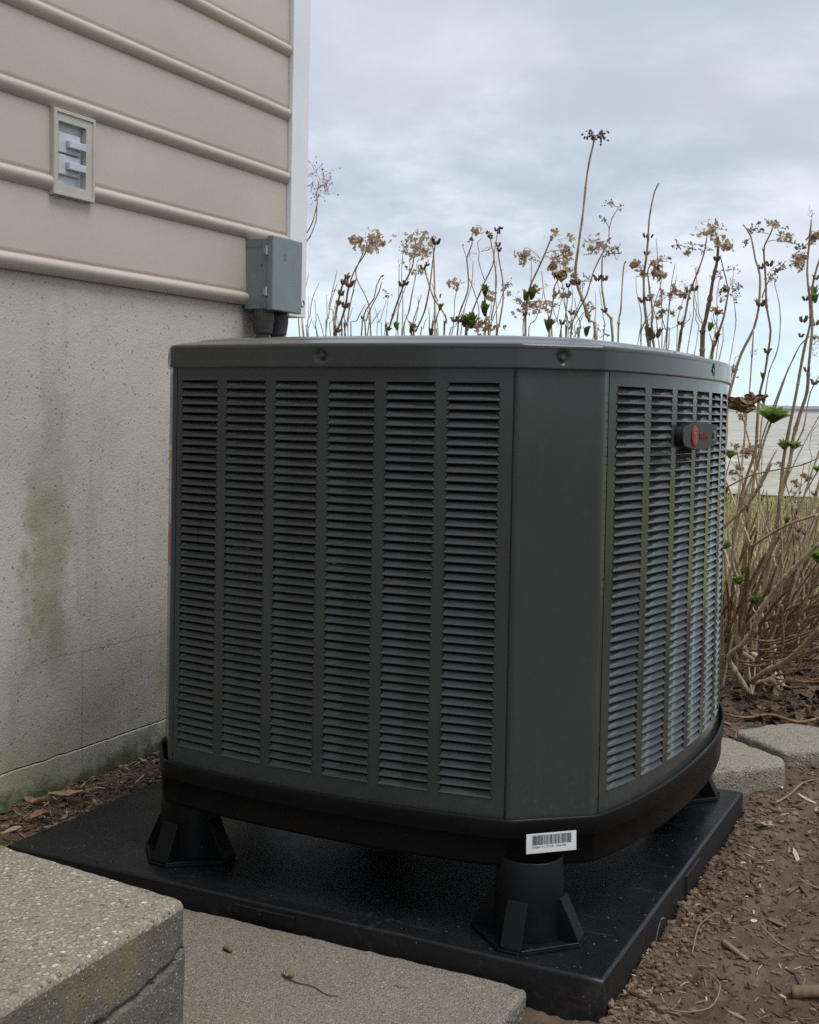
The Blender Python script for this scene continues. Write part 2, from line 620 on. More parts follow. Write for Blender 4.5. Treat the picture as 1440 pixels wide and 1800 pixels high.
def islandmat(name, stops, rough=0.8, grain=None, trans=0.0):
    m = NM(name, rough, spec=0.2)
    c = m.ramp(m.island(), stops)
    g = m.noise(140.0 if grain is None else grain, 4)
    c = m.mix(m.math('MULTIPLY', m.ss(g, 0.35, 0.7), 0.45), c, m.mix(0.6, c, (0.03, 0.025, 0.02)))
    m.color(c)
    m.bump(g, 0.3, 0.001)
    if trans:
        tl = m.n('ShaderNodeBsdfTranslucent')
        m.put(tl.inputs[0], c)
        mx = m.n('ShaderNodeMixShader')
        mx.inputs[0].default_value = trans
        m.t.links.new(m.b.outputs[0], mx.inputs[1])
        m.t.links.new(tl.outputs[0], mx.inputs[2])
        m.t.links.new(mx.outputs[0], m.t.nodes['Material Output'].inputs[0])
    return m.mat


M['mulch'] = islandmat('shredded_bark', [(0.0, (0.055, 0.034, 0.022)), (0.4, (0.115, 0.075, 0.048)), (0.7, (0.19, 0.135, 0.09)), (0.92, (0.30, 0.225, 0.15)), (1.0, (0.50, 0.42, 0.32))])
M['litter'] = islandmat('dark_leaf_litter', [(0.0, (0.025, 0.016, 0.011)), (0.6, (0.06, 0.038, 0.025)), (0.92, (0.12, 0.08, 0.052)), (1.0, (0.24, 0.165, 0.105))])
M['clod'] = islandmat('soil_clod', [(0.0, (0.085, 0.056, 0.037)), (1.0, (0.19, 0.135, 0.094))])
M['twig'] = islandmat('dry_twig', [(0.0, (0.10, 0.07, 0.045)), (1.0, (0.33, 0.26, 0.18))])
M['deadleaf'] = plain('dead_brown_leaf', (0.20, 0.115, 0.055), 0.7, 0.4, 60, bump=0.4)
M['paleleaf'] = plain('pale_dead_leaf', (0.33, 0.22, 0.12), 0.7, 0.35, 60, bump=0.4)
M['grass'] = islandmat('lawn_blades', [(0.0, (0.15, 0.165, 0.05)), (0.5, (0.34, 0.32, 0.14)), (1.0, (0.50, 0.44, 0.24))])
m = NM('lawn_ground', 0.95, spec=0.1)
c = m.mix(m.ss(m.noise(3.0, 6), 0.35, 0.65), (0.24, 0.225, 0.085), (0.37, 0.32, 0.16))
m.color(c)
M['lawn'] = m.mat
m = NM('stubble_field', 0.95, spec=0.1)
rows = m.math('ADD', m.math('MULTIPLY', m.noise(0.5, 8, 0.75), 0.6), m.math('MULTIPLY', m.noise(5.0, 6, 0.7), 0.4))
c = m.mix(m.ss(rows, 0.38, 0.62), (0.23, 0.22, 0.175), (0.44, 0.43, 0.385))
X, Y, Z = m.xyz()
nearg = m.math('SUBTRACT', 1.0, m.ss(Y, 12.0, 26.0))
c = m.mix(m.math('MULTIPLY', m.math('MULTIPLY', nearg, m.ss(m.noise(1.1, 5, 0.6, vec=m.stretch(0.5, 1.2, 1)), 0.42, 0.66)), 0.6), c, (0.30, 0.29, 0.13))
m.color(c)
M['field'] = m.mat
m = NM('hazed_bare_woods', 0.95, spec=0.0)  # bare-wood grey with the blue of distance haze mixed into the colour
c = m.mix(m.ss(m.noise(0.06, 6, 0.65), 0.35, 0.65), (0.20, 0.205, 0.225), (0.29, 0.275, 0.27))
m.color(c)
M['woods'] = m.mat

# shrub
m = NM('shrub_bark', 0.7, spec=0.25)
c = m.mix(m.ss(m.noise(75.0, 6, 0.7, vec=m.stretch(1, 1, 0.22)), 0.42, 0.60), (0.38, 0.30, 0.19), (0.66, 0.55, 0.385))
c = m.mix(m.math('MULTIPLY', m.ss(m.objrand(), 0.25, 0.95), 0.75), c, (0.25, 0.165, 0.095))
m.color(c)
m.bump(m.noise(220.0, 4), 0.3, 0.0008)
M['bark'] = m.mat
m = NM('shaded_old_cane', 0.8, spec=0.15)  # brown of old wood, with the shade low in the shrub painted in
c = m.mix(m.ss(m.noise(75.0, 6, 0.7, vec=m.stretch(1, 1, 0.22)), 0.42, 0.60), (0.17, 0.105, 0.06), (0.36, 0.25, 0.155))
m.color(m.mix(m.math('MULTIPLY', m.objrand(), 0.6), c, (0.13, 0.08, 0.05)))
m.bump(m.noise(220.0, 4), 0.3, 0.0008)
M['shaded_cane'] = m.mat
m = NM('grey_twig', 0.7, spec=0.2)
c = m.mix(m.objrand(), (0.38, 0.32, 0.255), (0.56, 0.48, 0.385))
m.color(m.mix(m.math('MULTIPLY', m.noise(90.0, 3), 0.4), c, (0.22, 0.18, 0.155)))
M['greytwig'] = m.mat
M['tan'] = islandmat('papery_tan_sepal', [(0.0, (0.33, 0.22, 0.13)), (0.5, (0.53, 0.41, 0.27)), (1.0, (0.70, 0.59, 0.44))], 0.7, 300, 0.55)
M['rust'] = islandmat('rusty_sepal', [(0.0, (0.24, 0.14, 0.08)), (0.5, (0.44, 0.29, 0.18)), (1.0, (0.62, 0.48, 0.34))], 0.7, 300, 0.55)
M['purple'] = islandmat('grey_purple_seed', [(0.0, (0.15, 0.115, 0.125)), (1.0, (0.34, 0.275, 0.265))], 0.7, 300)
M['berry'] = islandmat('dark_seed_pod', [(0.0, (0.07, 0.045, 0.048)), (1.0, (0.19, 0.125, 0.115))], 0.6, 300)
M['green'] = islandmat('young_leaf', [(0.0, (0.10, 0.17, 0.025)), (1.0, (0.24, 0.36, 0.07))], 0.45, 200, 0.35)
M['olive'] = islandmat('opening_bud_leaf', [(0.0, (0.10, 0.125, 0.035)), (1.0, (0.20, 0.24, 0.085))], 0.5, 200, 0.3)
M['bud_brown'] = islandmat('brown_bud_scale', [(0.0, (0.14, 0.085, 0.05)), (1.0, (0.27, 0.20, 0.12))], 0.6, 200)
M['bud_red'] = islandmat('red_brown_bud_scale', [(0.0, (0.16, 0.085, 0.065)), (1.0, (0.30, 0.18, 0.13))], 0.6, 200)

# ================================================================== GROUND
def ground_h(x, y):
    """height of the bare soil"""
    h = -0.056 + 0.024 * smooth01((y - 0.80) / 0.25) * smooth01((x + 0.1) / 0.1)
    far = smooth01((y - 0.95) / 0.40)
    h = h * (1 - far) + 0.004 * far                       # bed behind the block edging is higher
    strip = smooth01((-0.98 - x) / 0.03) * smooth01((y + 0.10) / 0.06)
    h = h * (1 - strip) - 0.009 * strip                   # litter strip between pad and wall
    if -1.0 < x < -0.012 and 0.012 < y < 0.90:
        return -0.10
    if x < -0.11 and y < -0.03:
        return -0.16
    rel = 0.010 * nz(x, y, 0, 9) + 0.007 * nz(x, y, 3, 24) + 0.004 * nz(x, y, 7, 60) + 0.0025 * nz(x, y, 1, 120)
    if 0 < x < 0.16 and -0.05 < y < 0.97:                 # crumbs heaped against the pad
        rel += 0.016 * (1 - x / 0.16) * (0.35 + abs(nz(x, y, 5, 14)))
    k = 1.0 - 0.85 * smooth01((abs(x) - 2.0) / 2.0) if abs(x) > 2 else 1.0
    if y > 2.6:
        k *= 0.2
    h += rel * k
    if y > 3.0:
        h = min(h, 0.0)
        h -= 0.05 * smooth01((y - 3.0) / 0.6)
    return h


def axis(lo, hi, step, far, grow):
    a = []
    v = lo
    while v <= hi + 1e-9:
        a.append(v)
        v += step
    s = step
    while a[-1] < far:
        s *= grow
        a.append(a[-1] + s)
    s = step
    pre = []
    v = lo
    while v > -far:
        s *= grow
        v -= s
        pre.append(v)
    return pre[::-1] + a


xs = [v for v in axis(-0.10, 0.56, 0.0050, 2500.0, 1.16)]
xs = sorted(set([round(v, 4) for v in xs if v < -1.20 or v > -0.98] + [round(-1.20 + 0.0055 * i, 4) for i in range(41)]))
ys = axis(-0.06, 1.45, 0.0055, 2500.0, 1.13)
g = MB()
vs = [(x, y, ground_h(x, y)) for y in ys for x in xs]
nx = len(xs)
g.add(vs, [(j * nx + i, j * nx + i + 1, (j + 1) * nx + i + 1, (j + 1) * nx + i) for j in range(len(ys) - 1) for i in range(nx - 1)])
tag(g.build('ground', M['soil'], smooth=True), kind='structure')

# lawn and field beyond the bed
la = MB()
lx = [-60 + 2.0 * i for i in range(61)]
ly = [3.15, 3.5, 4, 4.6, 5.3, 6, 7, 8, 9, 9.9, 10.6]
la.add([(x, y + 0.12 * nz(x, y, 0, 0.7), -0.012) for y in ly for x in lx],
       [(j * 61 + i, j * 61 + i + 1, (j + 1) * 61 + i + 1, (j + 1) * 61 + i) for j in range(len(ly) - 1) for i in range(60)])
tag(la.build('lawn', M['lawn']), kind='structure')
fi = MB()
fx = [-900 + 30.0 * i for i in range(61)]
fy = [10.2, 12, 15, 20, 28, 40, 60, 90, 130, 190, 260, 340]


def field_h(y):
    return -0.005 + 2.45 * smooth01((y - 10) / 420.0) ** 0.9 + 0.0


fi.add([(x, y, field_h(y) + 0.02) for y in fy for x in fx],
       [(j * 61 + i, j * 61 + i + 1, (j + 1) * 61 + i + 1, (j + 1) * 61 + i) for j in range(len(fy) - 1) for i in range(60)])
tag(fi.build('field', M['field']), kind='structure')
# far wooded rise at the edge of the field
hw = MB()
for row, (yy, base, amp) in enumerate(((360.0, 1.2, 3.2), (470.0, 2.0, 6.2))):
    vs, fs = [], []
    N = 700
    for i in range(N + 1):
        x = -620 + 1.6 * i
        top = base + amp * (0.55 + 0.45 * nz(x, yy, 0, 0.009)) + 0.5 * nz(x, yy, 2, 0.07) + 0.45 * abs(nz(x, yy, 4, 0.35))
        vs += [(x, yy, -2.0), (x, yy + 2, top * 0.8), (x, yy + 6, top), (x, yy + 40, -2.0)]
    for i in range(N):
        for k in range(3):
            a = i * 4 + k
            fs.append((a, a + 4, a + 5, a + 1))
    hw.add(vs, fs)
tag(hw.build('distant_woods', M['woods']), kind='stuff')

# ================================================================== HOUSE
house = empty('house', (-1.165, 1.0, 0.0))
tag(house, 'house with taupe beaded vinyl siding above a pale grey concrete foundation wall', 'house')
HP = Vector((-1.165, 1.0, 0.0))


def under(o, parent, at):
    """keep the object's mesh where it was written in the world"""
    o.parent = parent
    o.location = -Vector(at)
    return o


# foundation: a parged wall above a footing, with the jagged joint between them
F_X, F_Y0, F_Y1 = -1.165, -3.4, 1.088


def fy_axis():
    a = [F_Y0 + 0.25 * i for i in range(int((0.0 - F_Y0) / 0.25))]
    a += [-0.05 + 0.009 * i for i in range(127)]
    return [v for v in a if v < F_Y1] + [F_Y1]


fya = fy_axis()


def wall_piece(zs, edge_lo=None, edge_hi=None, xoff=0.0):
    mb = MB()
    vs = []
    for j, z in enumerate(zs):
        for y in fya:
            zz, x = z, F_X + xoff
            x += 0.0009 * nz(y, z, 0, 7) + 0.0004 * nz(y, z, 4, 33)
            jag = 0.0030 * nz(y, 0, 2, 26) + 0.0016 * nz(y, 0, 6, 90)
            if j == 0 and edge_lo is not None:
                zz = edge_lo + jag + 0.012 * (0.35 - y) * (1 if y < 0.36 else 0.3)
                x -= 0.006
            if j == 1 and edge_lo is not None:
                zz = edge_lo + 0.0010 + jag + 0.012 * (0.35 - y) * (1 if y < 0.36 else 0.3)
            if j == len(zs) - 1 and edge_hi is not None:
                zz = edge_hi + jag + 0.012 * (0.35 - y) * (1 if y < 0.36 else 0.3)
                x -= 0.006
            if j == len(zs) - 2 and edge_hi is not None:
                zz = edge_hi - 0.0010 + jag + 0.012 * (0.35 - y) * (1 if y < 0.36 else 0.3)
            vs.append((x, y, zz))
    n = len(fya)
    mb.add(vs, [(j * n + i, j * n + i + 1, (j + 1) * n + i + 1, (j + 1) * n + i) for j in range(len(zs) - 1) for i in range(n - 1)])
    return mb


upz = [0.06, 0.065] + [0.075 + 0.014 * i for i in range(65)]
w1 = wall_piece(upz, edge_lo=0.0562)
w1.add([(F_X, F_Y1, 0.05), (F_X - 0.22, F_Y1, 0.05), (F_X - 0.22, F_Y1, 0.985), (F_X, F_Y1, 0.985)], [(0, 1, 2, 3)])
w1.box((-5.5, F_Y1 - 0.22, -0.3), (F_X - 0.16, F_Y1 - 0.002, 0.985))
under(w1.build('foundation_wall', M['foundation'], smooth=False), house, HP)
loz = [-0.30, -0.10, -0.03, -0.015, 0.0, 0.015, 0.03, 0.042, 0.048, 0.0535]
w2 = wall_piece(loz, edge_hi=0.0545, xoff=0.003)
w2.add([(F_X, F_Y1, -0.3), (F_X - 0.22, F_Y1, -0.3), (F_X - 0.22, F_Y1, 0.05), (F_X, F_Y1, 0.05)], [(0, 1, 2, 3)])
under(w2.build('footing', M['foundation']), house, HP)
jb = MB()
jb.box((F_X - 0.05, F_Y0, 0.03), (F_X - 0.0075, F_Y1 - 0.003, 0.09))
under(jb.build('footing_joint', M['dark_gap']), house, HP)

# siding boards: one course each, 6 inch exposure, a rounded bead along the bottom
SX0 = -1.160
Z0, EXPO = 0.9607, 0.1524


def board(z0, y0, y1, zt, gap=None):
    prof = [(-0.002, 0.0042), (0.0015, 0.0016), (0.0052, 0.0014), (0.0085, 0.0036), (0.0116, 0.0072), (0.0143, 0.0115), (0.0162, 0.0158), (0.0169, 0.0196),
            (0.0165, 0.0226), (0.0148, 0.0258), (0.0118, 0.0284), (0.0085, 0.0298), (0.0068, 0.0306), (0.0064, 0.0320), (0.0080, 0.0342), (0.0085, 0.040), (0.0062, 0.10), (0.0052, zt)]
    yy = [y0, -1.5, -0.6, 0.0, 0.2430, 0.3500, 0.5, 0.75, y1]
    mb = MB()
    vs = []
    for y in yy:
        for d, z in prof:
            wav = 0.0010 * nz(y, z0, 0, 2.1) + 0.0005 * nz(y, z0, 5, 7)
            vs.append((SX0 + d + (wav if d > 0.002 else 0), y, z0 + z + 0.0008 * nz(y, z0, 9, 3)))
    n = len(prof)
    mb.add(vs, [(i * n + j, (i + 1) * n + j, (i + 1) * n + j + 1, i * n + j + 1) for i in range(len(yy) - 1) for j in range(n - 1) if not (gap and abs(yy[i] - 0.2430) < 1e-6)])
    return mb


for k in range(12):
    o = board(Z0 + EXPO * k, -3.4, 1.0606, EXPO + 0.004, k == 1).build('siding_board', M['siding'], smooth=True)
    under(o, house, HP)
sh = MB()
sh.box((-1.40, -3.4, 0.985), (SX0 - 0.014, 1.075, Z0 + EXPO * 12))
under(sh.build('sheathing', M['dark_gap']), house, HP)
bk = MB()
for k in range(12):
    z = Z0 + EXPO * k
    bk.add([(-5.5, 1.095, z), (-1.22, 1.095, z), (-1.22, 1.083, z + EXPO), (-5.5, 1.083, z + EXPO)], [(3, 2, 1, 0)])
    bk.add([(-5.5, 1.083, z), (-1.22, 1.083, z), (-1.22, 1.095, z), (-5.5, 1.095, z)], [(3, 2, 1, 0)])
under(bk.build('back_siding', M['siding']), house, HP)
# corner post with its two receiving channels
cp = MB()
cz0, cz1 = Z0 - 0.010, Z0 + EXPO * 12
poly = [(-1.170, 1.0622), (-1.1418, 1.0622), (-1.1412, 1.0640), (-1.1412, 1.1385), (-1.2150, 1.1385), (-1.2150, 1.1120), (-1.170, 1.1120)]
cp.prism(poly, cz0, cz1)
under(cp.build('corner_post', M['trim'], bevel=0.0012), house, HP)

# ------------------------------------------------------------------ recessed double outlet
ro = empty('outlet_box', (-1.14, 0.283, 1.187))
tag(ro, 'recessed outdoor outlet with two pale grey flip covers in a greige frame on the siding', 'outlet')
RP = ro.location.copy()
fr = MB()
y0, y1, z0, z1 = 0.2405, 0.3535, 1.1095, 1.2670
iy0, iy1, iz0, iz1 = 0.2535, 0.3295, 1.1310, 1.2455


def frame_ring(mb, a, b, xa, xb):
    """faces between rectangle a at depth xa and rectangle b at depth xb"""
    vs = []
    for (q0, q1, r0, r1), x in ((a, xa), (b, xb)):
        vs += [(x, q0, r0), (x, q1, r0), (x, q1, r1), (x, q0, r1)]
    mb.add(vs, [(i, (i + 1) % 4, 4 + (i + 1) % 4, 4 + i) for i in range(4)])


R0 = (y0, y1, z0, z1)


def ins(r, d):
    return (r[0] + d, r[1] - d, r[2] + d, r[3] - d)


frame_ring(fr, R0, R0, -1.160, -1.1435)
frame_ring(fr, R0, ins(R0, 0.0012), -1.1435, -1.1420)
frame_ring(fr, ins(R0, 0.0012), ins(R0, 0.0062), -1.1420, -1.1420)
frame_ring(fr, ins(R0, 0.0062), ins(R0, 0.0072), -1.1420, -1.1445)
frame_ring(fr, ins(R0, 0.0072), (iy0, iy1, iz0, iz1), -1.1445, -1.1445)
frame_ring(fr, (iy0, iy1, iz0, iz1), (iy0 + 0.002, iy1 - 0.002, iz0 + 0.002, iz1 - 0.002), -1.1445, -1.172)
under(fr.build('frame', M['frame'], weld=True), ro, RP)
pt = MB()
pt.box((-1.172, iy0, iz0), (-1.1570, iy1, iz1))
under(pt.build('cover_plate', M['outlet'], bevel=0.0008), ro, RP)
for zc in (1.2090, 1.1690):
    fl = MB()
    fl.box((-1.1570, iy0 + 0.007, zc - 0.0185), (-1.1500, iy1 - 0.010, zc + 0.0185))
    fo = under(fl.build('flip_cover', M['outlet'], bevel=0.0016), ro, RP)
    tb = MB()
    tb.box((-1.1500, iy0 + 0.026, zc - 0.0085), (-1.1400, iy1 - 0.004, zc + 0.0055))
    t = tb.build('tab', M['outlet'], bevel=0.0014)
    t.parent = fo
    hb = MB()
    for q in (-0.0165, 0.0165):
        hb.tube([Vector((-1.154, iy0 + 0.0065, zc + q - 0.004)), Vector((-1.154, iy0 + 0.0065, zc + q + 0.004))], [0.0028] * 2, 8)
    hgo = hb.build('hinge', M['outlet'])
    hgo.parent = fo

# ------------------------------------------------------------------ disconnect box
db = empty('disconnect_box', (-1.10, 0.95, 1.03))
tag(db, 'grey green metal disconnect box hanging on the corner of the siding above two dark conduits', 'electrical box')
DP = db.location.copy()
by0, by1, bz0, bz1 = 0.888, 1.012, 0.9525, 1.1130
b = MB()
b.box((-1.156, by0, bz0), (-1.0945, by1 - 0.003, bz1))
b.box((-1.156, by0 - 0.0008, bz1 - 0.020), (-1.0950, by1 - 0.002, bz1 + 0.0012))
under(b.build('body', M['boxgrey'], bevel=0.0016), db, DP)
d = MB()
d.box((-1.0940, by0 - 0.004, bz0 - 0.0035), (-1.0770, by1 + 0.001, bz1 + 0.0060))
do = under(d.build('door', M['boxgrey'], bevel=0.0032, bseg=3), db, DP)
for zc in (1.0850, 0.9920):
    hg = MB()
    hg.tube([Vector((-1.0938, by0 - 0.0060, zc - 0.010)), Vector((-1.0938, by0 - 0.0060, zc + 0.010))], [0.0034] * 2, 10)
    hg.box((-1.104, by0 - 0.0030, zc - 0.007), (-1.0938, by0 - 0.0012, zc + 0.007))
    h = hg.build('hinge', M['hinge'])
    h.parent = do
em = MB()
for i in range(5):
    z = 1.080 - 0.0035 * i
    em.box((-1.0775, 0.930, z), (-1.0762, 0.940 + 0.002 * (i % 2), z + 0.0012))
e = em.build('embossed_lines', M['boxgrey'])
e.parent = do
rg = MB()
ring = [Vector((-1.0850, by1 + 0.0175 + 0.0075 * math.cos(2 * PI * k / 20), 0.9760 + 0.0075 * math.sin(2 * PI * k / 20))) for k in range(21)]
rg.box((-1.0865, by1 - 0.004, 0.9745), (-1.0835, by1 + 0.0105, 0.9775))
rg.tube(ring, [0.0021] * 21, 8, cap=False)
under(rg.build('padlock_ring', M['hinge'], smooth=True), db, DP)
scw = MB()
for yq, zq in ((by0, 1.1005), (by0, 1.052)):
    scw.lathe([(0.0, 0.0016), (0.0016, 0.0014), (0.002, 0.0)], 8, Matrix.Translation((-1.110, yq - 0.0001, zq)) @ Matrix.Rotation(PI / 2, 4, 'X'))
under(scw.build('screw', M['conduit']), db, DP)
for i, (yc, r) in enumerate(((0.910, 0.0255), (0.972, 0.0255))):
    xc = -1.118
    cd = MB()
    T = Matrix.Translation((xc, yc, 0))
    cd.lathe([(r * 0.92, 0.952), (r * 0.92, 0.9445), (r, 0.9435), (r, 0.928), (r * 0.84, 0.899), (r * 0.80, 0.8975), (r * 0.62, 0.897), (r * 0.60, 0.60), (r * 0.6, 0.2), (r * 0.6, -0.02)], 20, T, capb=True, capt=True)
    under(cd.build('conduit', M['conduit'], smooth=False), db, DP)
# ================================================================== STEP, SLAB
st = MB()
SXR, SZT = -0.4075, 0.145


def rounded(poly, r, seg=4):
    """fillet the sharp corners of a closed outline"""
    out = []
    n = len(poly)
    for i in range(n):
        p, a, b = poly[i], poly[i - 1], poly[(i + 1) % n]
        u, v = (a - p), (b - p)
        if u.length < 1e-6 or v.length < 1e-6:
            continue
        lu, lv = u.length, v.length
        u.normalize()
        v.normalize()
        if u.dot(v) > math.cos(math.radians(162)):
            q = min(r, lu * 0.45, lv * 0.45)
            s, e = p + u * q, p + v * q
            for k in range(seg + 1):
                t = k / seg
                out.append(s * (1 - t) ** 2 + p * 2 * t * (1 - t) + e * t * t)
        else:
            out.append(p)
    return out


def fine_block(poly_top, z0, z1, step, amp, crack=None, mtop=0, mside=1):
    """a concrete block with fine, slightly uneven faces"""
    mb = MB()
    poly_top = [tuple(p) for p in rounded([Vector(p) for p in poly_top], 0.016, 5)]
    n = len(poly_top)
    # sides
    rings = []
    per = []
    rad = 0.009
    for i in range(n):
        a = Vector(poly_top[i])
        c = Vector(poly_top[(i + 1) % n])
        L = (c - a).length
        k = max(1, int(L / step))
        for q in range(k):
            per.append((a.lerp(c, q / k), i))
    # outward normals from polygon centre line
    N = len(per)
    cx = sum(p[0].x for p in per) / N
    cy = sum(p[0].y for p in per) / N
    nor = []
    for i in range(N):
        t = per[(i + 1) % N][0] - per[i - 1][0]
        nn = Vector((t.y, -t.x))
        nn.normalize()
        nor.append(nn)
    zs = []
    z = z0
    while z < z1 - rad:
        zs.append((z, 0.0, 0))
        z += step
    for q in range(5):
        a = PI / 2 * q / 4
        zs.append((z1 - rad + rad * math.sin(a), -rad + rad * math.cos(a), 1))
    vs = []
    for z, off, isr in zs:
        for i in range(N):
            p = per[i][0]
            e = amp * (nz(p.x, p.y, z, 28) + 0.6 * nz(p.x, p.y, z, 75))
            if isr:
                e += amp * 5.0 * max(0, nz(p.x, p.y, 2.2, 45)) * -1.0 * (off / -rad if off else 0.3)
            dd = off + e
            if crack:
                dd += crack(p, z)
            q = p + nor[i] * dd
            vs.append((q.x, q.y, z + (0.6 * e if isr else 0)))
    fs = []
    ml = []
    R = len(zs)
    for j in range(R - 1):
        for i in range(N):
            i2 = (i + 1) % N
            fs.append((j * N + i, j * N + i2, (j + 1) * N + i2, (j + 1) * N + i))
            ml.append(mtop if zs[j][2] else mside)
    b0 = len(mb.v)
    mb.v.extend(vs)
    mb.f.extend(fs)
    mb.m.extend(ml)
    base = b0 + (R - 1) * N
    cc = Vector((cx, cy))
    for t in (0.012, 0.04, 0.10):
        nb_ = len(mb.v)
        ring_ = []
        for i in range(N):
            p = mb.v[b0 + (R - 1) * N + i]
            q = Vector((p[0], p[1])).lerp(cc, t)
            ring_.append((q.x, q.y, z1 + 0.5 * amp * nz(q.x, q.y, 1, 50) * (1 if t < 0.05 else 0)))
        mb.v.extend(ring_)
        mb.f.extend([(base + i, base + (i + 1) % N, nb_ + (i + 1) % N, nb_ + i) for i in range(N)])
        mb.m.extend([mtop] * N)
        base = nb_
    mb.f.append(tuple(base + i for i in range(N)))
    mb.m.append(mtop)
    return mb


def step_crack(p, z):
    # the open crack running down the right-hand face
    if p.x < SXR - 0.02:
        return 0.0
    pts = [(-0.33, 0.096), (-0.345, 0.090), (-0.365, 0.081), (-0.396, 0.074), (-0.427, 0.0685), (-0.466, 0.0665), (-0.52, 0.062), (-0.70, 0.055), (-0.95, 0.06)]
    for (ya, za), (yb, zb) in zip(pts, pts[1:]):
        if yb <= p.y <= ya:
            t = (p.y - ya) / (yb - ya)
            zc = za + (zb - za) * t + 0.0035 * nz(p.y, 0, 3, 55) + 0.0018 * nz(p.y, 0, 8, 140)
            wdt = 0.0022 + 0.0022 * max(0, nz(p.y, 1, 1, 30))
            dlt = z - zc
            if abs(dlt) < wdt:
                return -0.012
            if dlt < 0:
                return 0.0022 * (1 if dlt > -0.05 else 0.6)
    return 0.0


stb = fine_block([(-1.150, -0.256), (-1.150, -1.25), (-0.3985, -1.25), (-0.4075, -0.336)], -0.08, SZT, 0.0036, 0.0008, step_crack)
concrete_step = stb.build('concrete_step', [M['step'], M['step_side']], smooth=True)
tag(concrete_step, 'weathered concrete step with pebbly top and an open crack down its side', 'step')
slb = fine_block([(-1.160, -0.010), (-1.160, -2.6), (-0.099, -2.6), (-0.0955, -0.012)], -0.14, -0.025, 0.007, 0.0012, None, 0, 1)
slab = slb.build('slab', [M['slab'], M['slab_side']], smooth=True)
tag(slab, kind='structure')

# ================================================================== PAD AND RISERS
pad = empty('equipment_pad', (-0.508, 0.456, -0.075))
tag(pad, 'flat rectangular black plastic equipment pad lying on the soil under the air conditioner', 'pad')
PP = pad.location.copy()
pb = MB()
pn = []
PADX0, PADX1, PADY0, PADY1 = -1.016, 0.0, 0.0, 0.911
# gently sagging top with rounded rim
gx = [PADX0 + 0.006 + (PADX1 - PADX0 - 0.012) * i / 40 for i in range(41)]
gy = [PADY0 + 0.006 + (PADY1 - PADY0 - 0.012) * i / 36 for i in range(37)]


def pad_z(x, y):
    ex = min(x - PADX0, PADX1 - x, y - PADY0, PADY1 - y)
    return -0.0022 * smooth01(ex / 0.1) + 0.0010 * nz(x, y, 0, 5)


vs = [(x, y, pad_z(x, y)) for y in gy for x in gx]
pb.add(vs, [(j * 41 + i, j * 41 + i + 1, (j + 1) * 41 + i + 1, (j + 1) * 41 + i) for j in range(36) for i in range(40)], 0)
rim = [(i, 0) for i in range(41)] + [(40, j) for j in range(1, 37)] + [(i, 36) for i in range(39, -1, -1)] + [(0, j) for j in range(35, 0, -1)]
loops = [[Vector((gx[i], gy[j], pad_z(gx[i], gy[j]))) for i, j in rim]]


def outn(i, j):
    v = Vector(((1 if i == 40 else -1 if i == 0 else 0), (1 if j == 36 else -1 if j == 0 else 0), 0))
    return v


for a in (0.4, 0.8, 1.2, PI / 2):
    loops.append([Vector((gx[i], gy[j], pad_z(gx[i], gy[j]) - 0.006 + 0.006 * math.cos(a))) + outn(i, j) * 0.006 * math.sin(a) for i, j in rim])
loops.append([p + Vector((0, 0, -0.068)) + outn(*rim[q]) * 0.001 for q, p in enumerate(loops[-1])])
nr = len(rim)
vs = [p for l in loops for p in l]
for j in range(len(loops) - 1):
    pass
pb.add(vs, [((j + 1) * nr + i, (j + 1) * nr + (i + 1) % nr, j * nr + (i + 1) % nr, j * nr + i) for j in range(len(loops) - 2) for i in range(nr)], 0)
pb.add(vs, [((j + 1) * nr + i, (j + 1) * nr + (i + 1) % nr, j * nr + (i + 1) % nr, j * nr + i) for j in (len(loops) - 2,) for i in range(nr)], 1)
under(pb.build('shell', [M['pad'], M['pad_side']], smooth=True, weld=True), pad, PP)
tb = MB()
tb.box((-0.566, -0.0035, -0.036), (-0.462, 0.004, -0.0085))
under(tb.build('moulded_tab', M['pad'], bevel=0.002), pad, PP)
tb = MB()
tb.box((-0.006, 0.440, -0.044), (0.0035, 0.535, -0.010))
under(tb.build('moulded_tab', M['pad_side'], bevel=0.002), pad, PP)


